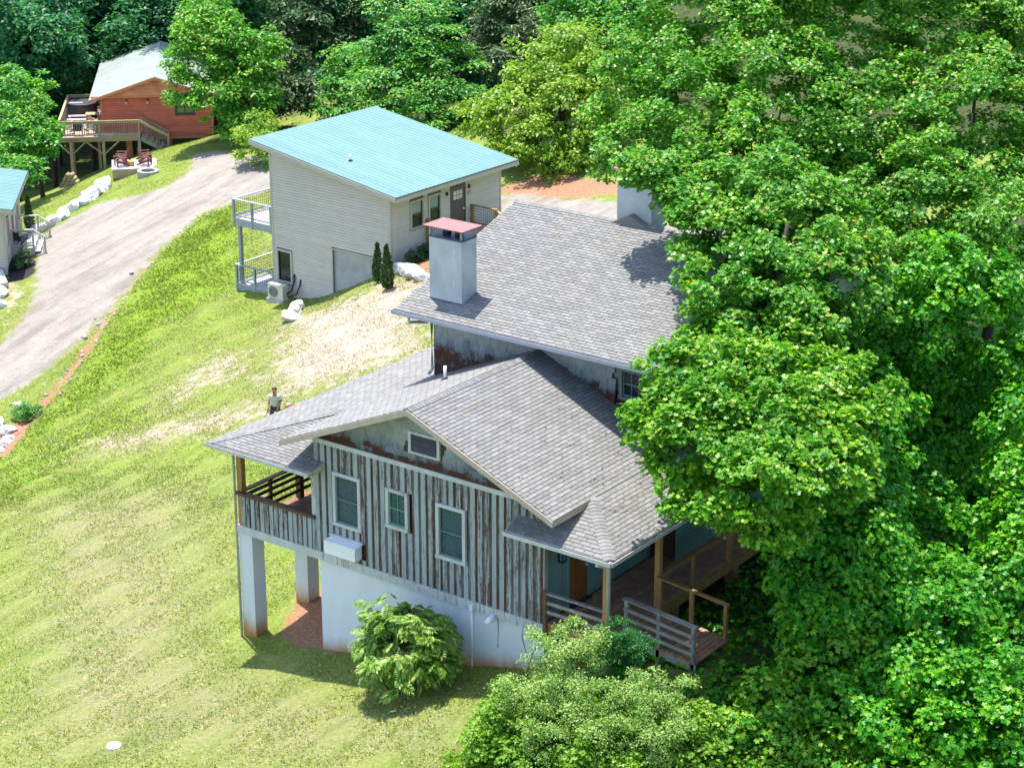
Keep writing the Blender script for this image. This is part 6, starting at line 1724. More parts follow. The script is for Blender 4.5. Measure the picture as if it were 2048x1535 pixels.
T['wood'] = [(-105,69,-1,3.2),(-100,64,-4,2.6),(-97,64,-7,3.1),(-100,71,-2,3.8),(-99,69,-5,2.8),(-94,63,-9,2.8),(-93,71,-1,3.5),(-93,67,-5,2.5),(-89,65,-8,3.3),(-95,74,-2,2.7),(-92,74,-5,3.6),(-95,74,-10,2.5),(-88,75,-0,2.6),(-92,78,-5,2.8),(-89,73,-8,2.6),(-90,78,-2,3.2),(-89,80,-4,2.6),(-85,76,-9,3.8),(-78,73,-0,2.9),(-81,73,-3,3.7),(-83,75,-8,3.6),(-76,78,-1,3.2),(-82,82,-4,2.9),(-81,80,-9,3.1),(-78,83,0,2.5),(-80,84,-5,2.9),(-74,76,-7,3.5),(-80,89,-1,2.9),(-75,83,-4,2.5),(-74,83,-10,3.5),(-74,90,-2,3.6),(-71,86,-4,2.9),(-70,81,-8,3.3),(-69,88,1,2.9),(-66,84,-2,3.1),(-67,84,-8,2.6),(-63,87,1,2.8),(-67,90,-4,3.8),(-68,90,-8,3.7),(-64,94,0,3.7),(-62,86,-4,3.5),(-57,85,-7,2.4),(-59,90,-1,3.4),(-63,96,-4,2.8),(-60,92,-9,3.5),(-59,96,0,3.7),(-53,88,-4,2.9),(-57,95,-9,3.4),(-56,100,-1,3.2),(-57,100,-4,3.3),(-50,90,-7,3.2),(-54,103,-1,2.9),(-49,93,-4,3.7),(-48,94,-8,2.5),(-48,100,0,2.9),(-50,102,-3,3.4),(-52,105,-8,3.0),(-46,101,-0,3.7),(-45,98,-4,3.3),(-42,98,-8,3.3),(-44,106,0,3.4),(-45,108,-5,3.4),(-45,105,-9,3.4),(-42,108,-0,3.8),(-39,100,-2,3.7),(-38,104,-7,2.6),(-42,115,-1,2.7),(-40,115,-5,3.6),(-38,111,-9,3.2),(-41,118,-2,3.7),(-36,108,-4,2.5),(-40,116,-11,3.1),(-37,119,-2,3.5),(-38,118,-5,3.1),(-33,114,-9,3.5),(-30,112,1,3.9),(-35,120,-6,2.7),(-30,111,-7,3.0),(-27,112,-1,3.8),(-28,114,-5,3.5),(-30,118,-9,3.3),(-25,120,1,3.3),(-26,117,-5,2.7),(-23,111,-7,2.7),(-120,81,-4,3.6),(-112,76,-8,3.2),(-117,77,-12,3.9),(-118,84,-4,4.3),(-118,82,-7,3.5),(-115,81,-13,2.7),(-108,83,-5,3.4),(-107,78,-7,3.5),(-112,85,-13,2.9),(-104,83,-2,3.9),(-103,79,-6,4.0),(-114,87,-12,4.0),(-111,91,-4,4.0),(-104,86,-8,4.3),(-99,81,-9,3.6),(-105,92,-5,3.1),(-101,86,-7,3.1),(-97,84,-10,3.9),(-106,96,-4,4.2),(-100,90,-7,3.6),(-101,90,-13,4.0),(-93,87,-3,2.7),(-101,95,-7,3.3),(-92,87,-11,2.7),(-93,92,-5,3.3),(-97,96,-9,3.3),(-94,94,-12,3.6),(-96,102,-6,2.7),(-90,95,-6,4.0),(-85,90,-11,4.0),(-92,103,-4,2.7),(-84,92,-8,2.8),(-88,98,-13,2.7),(-85,99,-4,2.9),(-92,104,-8,2.7),(-86,101,-14,3.1),(-84,104,-2,3.1),(-84,106,-10,3.3),(-79,99,-13,3.5),(-85,108,-3,2.7),(-82,107,-7,3.9),(-77,102,-11,3.3),(-74,102,-4,3.2),(-81,108,-8,4.2),(-74,105,-10,4.1),(-78,113,-4,4.1),(-72,103,-7,2.9),(-77,111,-12,3.2),(-71,107,-4,2.7),(-67,107,-6,3.4),(-68,102,-12,2.7),(-73,120,-5,4.2),(-70,115,-7,2.7),(-68,107,-13,3.9),(-68,117,-5,4.3),(-69,118,-10,3.6),(-67,115,-12,3.0),(-63,114,-4,3.0),(-68,120,-10,4.1),(-58,109,-11,4.1),(-59,114,-3,3.9),(-63,120,-10,3.5),(-60,117,-11,2.8),(-57,116,-2,3.3),(-58,117,-6,4.3),(-54,115,-11,2.8),(-59,128,-5,3.4),(-57,127,-10,3.2),(-56,122,-11,2.7),(-54,125,-3,2.9),(-54,122,-7,3.6),(-51,119,-12,2.8),(-50,124,-4,3.9),(-48,123,-6,3.1),(-49,126,-12,2.7),(-51,133,-3,3.8),(-45,122,-8,2.6),(-50,133,-14,3.5),(-43,123,-3,4.0),(-43,125,-6,4.1),(-46,137,-13,4.1),(-41,128,-1,3.4),(-41,128,-6,4.1),(-42,129,-13,3.9),(-38,130,-4,3.1),(-38,132,-8,3.1),(-42,137,-13,4.1),(-40,144,-7,3.2),(-40,142,-10,3.7),(-34,136,-12,2.7),(-32,133,-4,2.9),(-36,139,-8,3.5),(-32,140,-13,3.7),(-132,92,-5,4.2),(-139,95,-12,4.2),(-131,88,-15,4.3),(-131,90,-20,3.3),(-139,102,-8,3.5),(-138,101,-14,4.4),(-125,90,-16,3.6),(-133,95,-22,3.2),(-137,104,-8,3.1),(-130,96,-13,3.9),(-128,95,-15,4.7),(-130,98,-22,4.5),(-124,99,-5,4.9),(-130,100,-14,4.7),(-133,101,-20,3.4),(-130,102,-21,3.8),(-119,98,-8,4.7),(-126,101,-11,3.5),(-125,102,-16,4.5),(-119,98,-21,4.1),(-124,106,-9,3.8),(-125,105,-14,3.1),(-122,102,-16,3.7),(-123,102,-23,3.6),(-115,103,-5,4.4),(-124,111,-15,4.0),(-118,105,-18,4.0),(-115,104,-21,3.9),(-120,112,-6,3.0),(-118,108,-12,4.1),(-114,105,-15,4.4),(-115,105,-23,4.1),(-109,105,-8,3.2),(-110,104,-10,4.9),(-119,112,-18,3.9),(-112,106,-21,3.6),(-108,108,-6,4.7),(-105,108,-11,4.8),(-108,107,-16,4.8),(-108,108,-21,3.8),(-115,120,-9,3.0),(-104,111,-13,4.9),(-102,109,-17,3.8),(-101,107,-21,4.5),(-106,116,-6,3.2),(-112,122,-12,3.2),(-105,114,-16,3.6),(-108,120,-22,3.7),(-98,115,-6,4.6),(-108,121,-14,3.4),(-107,120,-19,4.7),(-104,119,-23,3.3),(-97,119,-8,4.2),(-95,115,-12,3.1),(-101,118,-16,4.4),(-98,117,-23,3.9),(-102,124,-10,4.9),(-98,125,-11,3.9),(-98,124,-16,4.2),(-98,121,-21,3.1),(-95,123,-5,3.5),(-97,127,-14,3.8),(-94,123,-18,4.5),(-96,128,-23,4.2),(-95,129,-8,3.6),(-92,129,-12,4.7),(-92,128,-19,4.5),(-94,128,-23,3.3),(-90,125,-6,4.9),(-90,128,-14,3.4),(-84,122,-17,4.5),(-86,124,-20,4.4),(-89,131,-8,4.0),(-88,129,-14,4.3),(-88,132,-17,3.8),(-81,124,-21,3.9),(-83,130,-9,4.7),(-84,129,-10,4.4),(-82,130,-17,4.6),(-82,127,-23,4.3),(-79,132,-7,3.4),(-82,133,-11,4.2),(-84,138,-20,4.5),(-81,135,-22,3.1),(-80,134,-6,4.4),(-81,136,-12,4.6),(-74,129,-15,4.0),(-76,135,-24,3.3),(-77,136,-5,4.0),(-76,134,-12,4.5),(-73,133,-17,4.1),(-77,142,-22,4.1),(-73,143,-7,4.3),(-76,145,-14,3.3),(-75,145,-18,4.8),(-75,143,-23,4.8),(-74,150,-10,3.9),(-71,141,-11,3.4),(-72,147,-19,4.3),(-69,139,-21,4.0),(-66,144,-8,3.5),(-68,144,-11,4.7),(-66,144,-18,3.6),(-67,144,-22,4.8),(-63,144,-5,4.3),(-66,152,-14,3.5),(-67,149,-20,3.9),(-64,148,-23,4.1),(-62,148,-9,4.4),(-59,146,-10,3.7),(-64,153,-18,3.3),(-59,141,-19,4.1),(-64,154,-10,3.1),(-59,151,-11,3.4),(-63,153,-19,3.1),(-62,153,-23,3.7),(-56,154,-8,4.5),(-55,144,-11,4.0),(-52,146,-14,4.1),(-57,157,-24,3.6),(-56,161,-7,3.6),(-52,153,-10,4.8),(-52,151,-17,4.8),(-50,144,-19,4.3),(-53,163,-7,4.5),(-53,156,-13,3.1),(-47,151,-15,4.4),(-50,155,-24,3.2),(-48,156,-9,3.3),(-47,158,-11,4.9),(-44,152,-14,3.9),(-44,151,-22,3.8),(-49,164,-7,4.0),(-45,156,-13,4.2),(-41,152,-15,3.0),(-44,161,-24,3.0),(-45,163,-9,3.8),(-40,159,-13,4.4),(-43,167,-20,4.5),(-41,154,-20,4.2),(-40,161,-9,3.2),(-45,169,-12,4.2),(-41,164,-18,3.6),(-40,161,-23,3.1),(-161,114,-11,5.0),(-164,116,-18,4.0),(-161,113,-23,4.7),(-162,113,-31,5.6),(-162,117,-15,3.7),(-159,113,-16,4.8),(-160,118,-26,5.4),(-157,115,-32,3.7),(-159,121,-12,4.0),(-153,118,-17,3.8),(-158,121,-26,3.9),(-158,117,-32,3.6),(-158,125,-11,5.3),(-150,119,-19,4.2),(-157,123,-24,4.4),(-147,113,-30,4.1),(-152,121,-14,4.4),(-144,118,-19,3.7),(-147,120,-25,5.0),(-144,112,-27,3.7),(-151,124,-13,4.4),(-143,121,-15,3.8),(-142,118,-23,5.4),(-143,117,-26,5.1),(-145,123,-11,4.6),(-141,121,-15,5.6),(-148,128,-27,4.7),(-138,121,-28,5.2),(-143,128,-11,4.3),(-142,130,-20,5.4),(-140,123,-22,4.7),(-138,120,-26,3.6),(-139,128,-10,4.4),(-136,126,-18,4.3),(-137,129,-21,3.7),(-140,126,-31,4.4),(-137,134,-14,4.4),(-141,132,-20,3.6),(-141,135,-23,4.1),(-133,124,-30,3.7),(-136,133,-11,4.0),(-128,129,-18,3.5),(-135,136,-25,3.7),(-127,127,-27,4.2),(-134,141,-15,3.9),(-128,132,-16,5.3),(-136,137,-27,4.4),(-130,134,-31,5.2),(-132,143,-11,5.0),(-127,135,-15,4.6),(-126,134,-23,5.0),(-126,137,-27,5.2),(-132,143,-13,4.9),(-121,133,-16,4.5),(-125,140,-25,4.5),(-121,132,-27,4.1),(-129,145,-13,4.1),(-124,145,-19,5.6),(-119,134,-22,3.7),(-121,140,-27,5.5),(-117,140,-12,5.1),(-123,149,-19,4.6),(-122,146,-22,4.2),(-113,136,-27,4.5),(-113,143,-12,4.6),(-111,141,-14,5.2),(-114,141,-24,4.7),(-117,142,-27,5.3),(-111,143,-9,5.1),(-113,144,-16,5.5),(-110,142,-21,3.5),(-110,145,-28,3.5),(-117,154,-15,4.4),(-110,146,-19,4.0),(-115,151,-24,4.6),(-110,149,-28,3.8),(-108,150,-11,5.1),(-109,149,-17,5.4),(-111,152,-23,4.1),(-104,146,-30,4.6),(-108,151,-13,4.8),(-107,152,-18,5.6),(-100,148,-22,4.0),(-107,155,-31,5.4),(-104,158,-12,4.0),(-104,156,-17,3.5),(-103,151,-24,3.9),(-104,159,-28,5.3),(-105,160,-14,3.9),(-96,151,-18,4.1),(-97,149,-24,3.6),(-97,148,-29,5.6),(-98,155,-11,3.8),(-97,154,-17,4.2),(-91,152,-22,4.0),(-92,151,-26,3.6),(-97,162,-13,3.9),(-100,165,-18,3.6),(-97,160,-22,3.4),(-93,157,-27,4.4),(-90,161,-11,5.2),(-90,156,-15,5.6),(-87,156,-22,5.3),(-94,163,-31,4.4),(-88,159,-13,4.0),(-87,161,-17,4.0),(-93,169,-27,3.6),(-84,160,-27,4.4),(-91,170,-14,3.9),(-93,172,-20,3.7),(-82,163,-23,5.1),(-84,166,-28,3.9),(-84,169,-11,5.2),(-86,175,-20,5.1),(-80,162,-23,3.5),(-87,172,-32,3.9),(-78,169,-13,4.6),(-81,168,-18,4.3),(-83,174,-23,4.8),(-80,166,-29,5.5),(-81,180,-11,4.8),(-82,179,-17,4.8),(-74,166,-24,4.3),(-82,176,-29,4.3),(-76,178,-14,5.3),(-75,171,-15,3.6),(-74,167,-20,3.6),(-77,179,-29,4.8),(-76,185,-14,5.5),(-71,171,-15,5.6),(-74,177,-26,5.2),(-69,166,-29,5.2),(-70,172,-13,3.7),(-68,174,-15,4.2),(-73,180,-24,4.5),(-68,176,-27,4.8),(-71,191,-14,4.3),(-65,175,-18,5.3),(-67,183,-22,4.3),(-65,172,-26,5.5),(-63,181,-12,5.0),(-63,175,-16,5.5),(-62,175,-23,3.8),(-62,182,-30,4.3),(-65,192,-15,5.2),(-65,191,-19,4.0),(-61,183,-22,3.9),(-57,180,-30,5.2),(-61,193,-15,3.9),(-59,188,-17,3.5),(-60,183,-25,4.5),(-58,187,-27,5.0),(-60,189,-14,4.6),(-56,185,-15,3.8),(-57,195,-25,3.8),(-53,186,-29,5.0),(-55,188,-13,4.6),(-57,199,-18,3.7),(-53,195,-26,4.4),(-54,196,-31,5.0),(-52,187,-11,4.6),(-55,197,-18,3.5),(-50,189,-21,4.2),(-52,192,-28,4.4)]
def tree(name, label, cat, key, base, top, r0, dens, clump, per, size, shape, leafm, seed, bark='bark', group=None, extra=(), reach=9.0, **kw):
    bl = list(T[key]) + list(extra)
    z = g(*base)
    o = empty(name, label, cat, (base[0], base[1], z), 0, group)
    sh = np.array([base[0], base[1], z])
    L = [tuple(np.array(b[:3]) - sh) + (b[3],) for b in bl]
    trunk(o, (0, 0, -0.4), tuple(np.array(top) - sh), r0, [b for b in L[::2] if math.hypot(b[0] - top[0] + sh[0], b[1] - top[1] + sh[1]) < reach], M[bark], seed)
    crown('crown', L, dens, clump, per, size, shape, leafm, seed, o, **kw)
    return o

def build_trees():
    # the big trees beside the house
    tree('maple_tree', 'vine draped tree leaning over the right end of the porch roof', 'tree', 'A', (13.6, 4.6), (12.2, 3.4, 6.8), 0.22, 27, 0.42, 96, 0.145, 'lobed', M['leaf_vine'], 21)
    tree('tulip_tree', 'leafy tree pressing against the right end of the upper grey roof', 'tree', 'B2', (11.8, 9.5), (9.9, 8.6, 9.6), 0.24, 24, 0.44, 96, 0.138, 'lobed', M['leaf_maple'], 22)
    tree('tulip_tree', 'tall pale green tree rising behind the second chimney', 'tree', 'B', (3.0, 21.5), (1.5, 20.2, 9.5), 0.3, 16, 0.56, 130, 0.132, 'lobed', M['leaf_maple'], 23, extra=T['Btop'][:2])
    tree('maple_tree', 'broad sunlit maple filling the upper right corner', 'tree', 'C', (9.5, 23.5), (8.0, 23.5, 9.0), 0.32, 15, 0.56, 130, 0.138, 'lobed', M['leaf_maple'], 24, extra=T['Btop'][2:])
    tree('vine_covered_tree', 'dark tree smothered in hanging vines at the right edge', 'tree', 'Dd', (16.3, 9.2), (16.1, 9.3, 2.6), 0.3, 25, 0.42, 78, 0.155, 'lobed', M['leaf_kudzu'], 25, reach=2.2, weep=0.9, flat=0.8, up=0.5, out=0.8)
    # trees round the cabins
    tree('oak_tree', 'sunlit leafy tree overhanging the right half of the red cabin', 'tree', 'f1', (-51.2, 52.4), (-53.2, 51.8, 1.6), 0.2, 20, 0.5, 40, 0.27, 'ovate', M['leaf_maple'], 31)
    tree('cedar_tree', 'dark evergreen with a bare brown trunk behind the teal roof', 'tree', 'f2', (-47.6, 59.4), (-47.9, 60.6, 9.0), 0.26, 15, 0.7, 60, 0.42, 'needle', M['needle_dark'], 32, bark='pine_bark', reach=1.2, flat=0.35)
    tree('layered_tree', 'bright tree with flat layered boughs above the teal roof', 'tree', 'f3', (-41.8, 57.5), (-42.2, 57.4, 3.6), 0.18, 11, 0.95, 80, 0.24, 'ovate', M['leaf_bright'], 33, flat=0.13, up=1.6, spray=0.3)
    tree('layered_tree', 'small bright tree tucked behind the top corner of the teal roof', 'tree', 'f9', (-46.0, 57.5), (-46.4, 57.0, -0.8), 0.1, 18, 0.6, 46, 0.26, 'ovate', M['leaf_bright'], 41, flat=0.25, up=1.2)
    tree('hickory_tree', 'yellow green rounded tree on the red clay bank', 'tree', 'f4', (-26.6, 50.5), (-27.4, 51.0, 2.6), 0.22, 22, 0.5, 42, 0.25, 'ovate', M['leaf_yellowgreen'], 34, weep=0.7)
    tree('pine_tree', 'pale grey green pine standing behind the yellow green tree', 'tree', 'f5', (-37.0, 64.5), (-37.0, 64.4, 6.0), 0.24, 16, 0.65, 60, 0.40, 'needle', M['needle'], 35, bark='pine_bark', flat=0.5)
    tree('oak_tree', 'mid green tree between the pine and the tall right hand trees', 'tree', 'f6', (-29.0, 60.0), (-29.6, 58.6, 5.8), 0.22, 16, 0.55, 44, 0.27, 'ovate', M['leaf_bright'], 36)
    tree('oak_tree', 'lit green tree at the left edge beside the tall deck posts', 'tree', 'f7', (-64.5, 46.2), (-65.0, 45.4, -3.4), 0.18, 20, 0.5, 42, 0.27, 'ovate', M['leaf_forest2'], 37)
    tree('shrubby_tree', 'bushy green shrub at the corner where drive and teal roof meet', 'shrub', 'f8', (-46.2, 48.0), (-46.1, 47.2, -3.2), 0.07, 26, 0.4, 40, 0.2, 'ovate', M['leaf_yellowgreen'], 38)
    # single trees of the forest edge: three shapes, copied
    shapes = []
    for k in range(3):
        r = np.random.default_rng(60 + k)
        L = [(r.normal() * 1.5, r.normal() * 1.5, h_, r.uniform(1.6, 2.5)) for h_ in (-4.0, -2.6, -1.2, -0.4, 0.8, 1.8, 2.8, 3.8, -5.5)]
        P, Nn, A, rr = crown_points(L, 12, 0.75, 40, 70 + k, flat=0.4 if k == 1 else 0.55)
        shapes.append((leaf_mesh('crown', P, Nn, A, 0.38 * rr.uniform(.7, 1.2, len(P)), 'ovate', M['leaf_forest']), L))
    labs = ['dark forest tree at the top left corner', 'dark forest tree second from the left top corner', 'dark forest tree behind the left end of the red cabin deck', 'dark tall tree above the left eave of the red cabin', 'dark forest tree right behind the ridge of the red cabin',
            'dark forest tree low beside the hot tub corner', 'dark forest tree at the left edge above the lit tree', 'far dark tree seen over the red cabin roof', 'far dark tree above the right roof slope of the red cabin', 'dark tree above the sunlit tree by the red cabin',
            'dark tree behind the bright layered boughs', 'dark tree at the top between layered tree and pine', 'dark tree directly left of the pale pine', 'dark tree at the top edge right of the pale pine', 'dark tree left of the bare brown trunk', 'dark tree at the top edge left of the tall chimney tree', 'farthest dark tree in the top left corner']
    tr_me = None
    for i, ((x, y, z), lab) in enumerate(zip(T['ft'], labs)):
        me, L = shapes[i % 3]
        zg = g(x, y)
        o = empty('forest_tree', lab, 'tree', (x, y, zg), i * 1.3, 'dark trees of the forest edge')
        c = link_mesh('crown', me, o)
        c.location = (0, 0, z - zg)
        if tr_me is None:
            tr_me = MB().tube([(0, 0, -1), (0.1, 0, 0.3), (0, 0.1, 1.0)], [0.26, 0.2, 0.05], 8).mesh('trunk', M['bark'])
        t = link_mesh('trunk', tr_me, o)
        t.scale = (1, 1, max(3.0, z - zg + 3))
    # the far woods, one mass
    P, Nn, A, r = crown_points(T['wood'], 1.6, 1.7, 26, 90, flat=0.5, skip=0.4)
    o = link_mesh('woodland', leaf_mesh('woodland', P, Nn, A, 0.75 * r.uniform(0.6, 1.2, len(P)), 'ovate', M['leaf_forest']))
    tag(o, 'far dark wooded hillside closing the view behind the cabins', 'woods', kind='stuff')
M['leaf_forest2'] = M['leaf_bright']
build_trees()

def shrub(name, label, cat, blobs, dens, clump, per, size, shape, m, seed, stems=5, group=None, **kw):
    c = np.mean(np.array(blobs), 0)
    z = g(c[0], c[1])
    o = empty(name, label, cat, (c[0], c[1], z), 0, group)
    sh = np.array([c[0], c[1], z])
    L = [tuple(np.array(b[:3]) - sh) + (b[3],) for b in blobs]
    mb = MB()
    for i in range(stems):
        b = L[i % len(L)]
        MB().tube(limb_pts((random.uniform(-.15, .15), random.uniform(-.15, .15), -0.2), (b[0] + random.uniform(-.2, .2), b[1] + random.uniform(-.2, .2), b[2] + 0.2), 0.1, seed + i), [0.03, 0.027, 0.022, 0.017, 0.012, 0.008], 5).build('stem', M['bark'], o)
    crown('foliage', L, dens, clump, per, size, shape, m, seed, o, **kw)
    return o

def build_shrubs():
    p = T['pri']
    G = 'pale shrubs in front of the ramp'
    sets = [('pale feathery shrub against the porch rail left of the dark shrub', [p[0], p[1]]), ('pale shrub at the lower left of the shrub bank', [p[2], p[3]]), ('pale shrub under the near ramp railing', [p[4], p[5]]), ('pale shrub at the bottom centre of the shrub bank', [p[6], p[8]]), ('pale shrub at the right end of the bank before the vines', [p[7]])]
    for i, (lab, L) in enumerate(sets):
        shrub('privet_shrub', lab, 'shrub', L + [(L[0][0], L[0][1], L[0][2] - 0.6, L[0][3])] + [(L[j % len(L)][0] + 0.5 * math.cos(2.4 * j + i), L[j % len(L)][1] + 0.5 * math.sin(2.4 * j + i), L[j % len(L)][2] + 0.55 + 0.1 * (j % 3), 0.2) for j in range(7)], 80, 0.24, 62, 0.07, 'ovate', M['leaf_privet'], 120 + i, 6, G, rnd=0.7, weep=0.0)
    shrub('fine_shrub', 'small dense dark green shrub beside the downspout', 'shrub', T['grn'] + [(10.8, -0.95, 0.4, 0.42)], 260, 0.13, 36, 0.06, 'ovate', M['leaf_dark'], 130, 4)
    shrub('climbing_shrub', 'pale twiggy shrub hanging over the porch eave corner', 'shrub', T['hang'], 120, 0.2, 46, 0.075, 'ovate', M['leaf_privet'], 131, 0, rnd=0.7)
    k = T['kud']
    GV = 'vine thickets along the right bank'
    for i, (lab, L) in enumerate([('vine thicket just right of the ramp end', [k[0], k[1], k[12]]), ('vine thicket in the middle of the lower right bank', [k[4], k[3], k[8]]), ('vine thicket at the right edge of the lower bank', [k[5], k[6], k[9], k[10]]), ('low vine thicket along the bottom edge right of the pale shrubs', [k[2], k[7], k[11]])]):
        shrub('vine_thicket', lab, 'vines', L + [(b[0], b[1], b[2] - 0.7, b[3]) for b in L], 34, 0.36, 40, 0.15, 'lobed', M['leaf_kudzu'] if i in (1, 2) else M['leaf_vine'], 140 + i, 5, GV, out=0.9)
    P, Nn, A, r = crown_points(T['vin'] + [(x, y, z - 0.4, R) for x, y, z, R in T['vin']], 70, 0.28, 46, 150)
    rw = np.random.default_rng(151)
    wx, wy = rw.uniform(8.3, 23, 30000), rw.uniform(-6.2, 2.5, 30000)
    wz = gz(wx, wy) + rw.uniform(0, 0.4, 30000) * (0.5 + 0.5 * np.sin(wx * 2.1) * np.sin(wy * 2.7))
    okw = (wx > 8.6 + 0.5 * np.sin(wy * 3) + 0.25 * (wy + 5)) & (wy < -2.6 + 0.46 * (wx - 11))
    W3 = np.stack([wx, wy, wz], -1)[okw]
    P = np.concatenate([P, W3]); Nn = np.concatenate([Nn, unit(np.array([0, 0, 1.0]) + 0.6 * rw.normal(size=W3.shape))]); A = np.concatenate([A, rw.normal(size=W3.shape)])
    o = link_mesh('weeds', leaf_mesh('weeds', P, Nn, A, 0.10 * r.uniform(.6, 1.3, len(P)), 'lobed', M['leaf_weed']))
    tag(o, 'bright yellow green weeds spreading from the shrub bank onto the lawn', 'weeds', kind='stuff')
    # low creeping growth over the ground of the right bank
    r = np.random.default_rng(77)
    n = 60000
    x = r.uniform(1.0, 28, n); y = r.uniform(-6, 40, n)
    ok = (y > -5.2 + 0.25 * (x - 10)) & ~((x < 10.0) & (y > -0.1) & (y < 9.6)) & ~((x < 12.25) & (y > 0.55) & (y < 2.5)) & ((x > 9.0) | (y > 17.5))
    x, y = x[ok], y[ok]
    z = gz(x, y) + r.uniform(0.0, 0.45, len(x)) * (0.6 + 0.5 * np.sin(x * 1.3) * np.sin(y * 1.1))
    P = np.stack([x, y, z + 0.05], -1)
    Nn = unit(np.array([0, 0, 1.0]) + 0.5 * r.normal(size=P.shape))
    A = r.normal(size=P.shape)
    o = link_mesh('ground_vines', leaf_mesh('ground_vines', P, Nn, A, 0.16 * r.uniform(.6, 1.3, len(P)), 'lobed', M['leaf_kudzu']))
    tag(o, 'creeping vines covering the ground under the right hand trees', 'vines', kind='stuff')
    # the big bush with long pinnate leaves against the white foundation
    bx, by = 4.55, -1.55
    zb = g(bx, by)
    bush = empty('pinnate_bush', 'rounded bush of long drooping pinnate leaves against the white foundation wall', 'bush', (bx, by, zb))
    mbs = []
    def frond_mesh(seed, L):
        rr = np.random.default_rng(seed)
        pos, nor, ax, si = [], [], [], []
        k = 8
        for i in range(k):
            t = (i + 1) / (k + 0.5)
            p = np.array([L * t, 0, -0.32 * L * t * t])
            for sgn in (-1, 1):
                pos.append(p); ax.append((0.55, sgn, -0.25)); nor.append((0.25 * t, 0.1 * sgn, 1)); si.append(L * 0.36 * (0.7 + 0.5 * math.sin(math.pi * t)) * rr.uniform(.85, 1.1))
        pos.append(np.array([L, 0, -0.32 * L])); ax.append((1, 0, -0.6)); nor.append((0.5, 0, 1)); si.append(L * 0.3)
        P, Nn, A, S = np.array(pos), unit(np.array(nor, float)), np.array(ax, float), np.array(si)
        Vs = np.array([(0, 0, 0), (1, 0, -.18), (.45, .21, .03), (.45, -.21, .03)])
        A = unit(A - Nn * (A * Nn).sum(-1, keepdims=True))
        Bv = np.cross(Nn, A)
        V = P[:, None] + S[:, None, None] * (Vs[None, :, 0:1] * A[:, None] + Vs[None, :, 1:2] * Bv[:, None] + Vs[None, :, 2:3] * Nn[:, None])
        n0 = len(P)
        F = (np.array([(0, 1, 2), (0, 3, 1)])[None] + (np.arange(n0) * 4)[:, None, None]).reshape(-1, 3)
        return np_mesh('frond', V.reshape(-1, 3), F, M['leaf_frond'])
    fm = [frond_mesh(s_, 0.40) for s_ in range(6)]
    r = np.random.default_rng(8)
    # branching stems first, then the leaves hang from the twig ends in whorls
    twigs = []
    while len(twigs) < 150:
        d = unit(r.normal(size=3))
        if d[2] < -0.3:
            continue
        R = r.uniform(0.25, 1.0) ** 0.45
        lob = 1 + 0.15 * math.sin(4 * d[0] + 3 * d[2] + 1) + 0.12 * math.sin(7 * d[1] + 2) + 0.08 * math.sin(11 * d[2])
        c = np.array([d[0] * 1.5 * R * lob, d[1] * 1.1 * R * lob, 1.1 + d[2] * 1.38 * R * lob])
        if c[1] < 1.3 and c[2] > 0.12:
            twigs.append((np.linalg.norm(c - np.array([0.9, -1.1, 2.2])), c, d))
    twigs.sort(key=lambda t: t[0])
    rest = []
    n = 0
    for _, c, d in twigs:
        for k in range(5):
            az = math.atan2(d[1], d[0]) + r.normal() * 1.1
            M4 = Matrix.Translation(Vector(c) + Vector(r.normal(size=3)) * 0.07) @ Matrix.Rotation(az, 4, 'Z') @ Matrix.Rotation(r.uniform(-0.35, 0.75), 4, 'Y') @ Matrix.Rotation(r.normal() * 0.45, 4, 'X') @ Matrix.Scale(r.uniform(0.75, 1.3), 4)
            if n < 300:
                o = link_mesh('frond', fm[n % 6], bush)
                o.matrix_local = M4
            else:
                rest.append((n % 6, M4))
            n += 1
    Vv, Ff, off = [], [], 0
    for k, M4 in rest:
        me = fm[k]
        co = np.empty(len(me.vertices) * 3, np.float32)
        me.vertices.foreach_get('co', co)
        A4 = np.array(M4)
        Vv.append(co.reshape(-1, 3) @ A4[:3, :3].T + A4[:3, 3])
        ix = np.empty(len(me.loops), np.int32)
        me.loops.foreach_get('vertex_index', ix)
        Ff.append(ix.reshape(-1, 3) + off)
        off += len(me.vertices)
    o = link_mesh('inner_fronds', np_mesh('inner_fronds', np.concatenate(Vv), np.concatenate(Ff), M['leaf_frond']), bush)
    o['kind'] = 'stuff'
    for i in range(14):
        t = twigs[i * 10][1]
        MB().tube(limb_pts((0, 0, -0.2), tuple(t), 0.15, 400 + i), [0.035, 0.03, 0.025, 0.02, 0.014, 0.008], 5).build('stem', M['bark'], bush)
    # two slim conifers, bed shrubs and the small shrub by the cream cabin
    def conifer(x, y, h, r0, label, seed, m, group=None, nm='slim_conifer', cat='shrub'):
        z = g(x, y)
        o = empty(nm, label, cat, (x, y, z), 0, group)
        MB().tube([(0, 0, -0.2), (0, 0, h * 0.5), (0, 0, h * 0.9)], [0.05, 0.03, 0.01], 6).build('stem', M['bark'], o)
        rr = np.random.default_rng(seed)
        k = int(1500 * h * r0 / 0.8)
        t = rr.random(k) ** 1.25
        rad = r0 * np.minimum(1.0, 0.55 + 1.8 * t) * (1 - t) ** 0.72 * (0.72 + 0.36 * rr.random(k))
        a = rr.random(k) * 2 * math.pi
        P = np.stack([rad * np.cos(a), rad * np.sin(a), 0.08 + t * h], -1)
        out_ = np.stack([np.cos(a), np.sin(a), 0 * a], -1)
        Nn = unit(out_ + 0.5 * rr.normal(size=P.shape))
        A = unit(np.array([0, 0, 1.0]) + 0.5 * out_ + 0.3 * rr.normal(size=P.shape))
        link_mesh('foliage', leaf_mesh('foliage', P, Nn, A, 0.15 * rr.uniform(.6, 1.2, k), 'ovate', m), o)
        return o
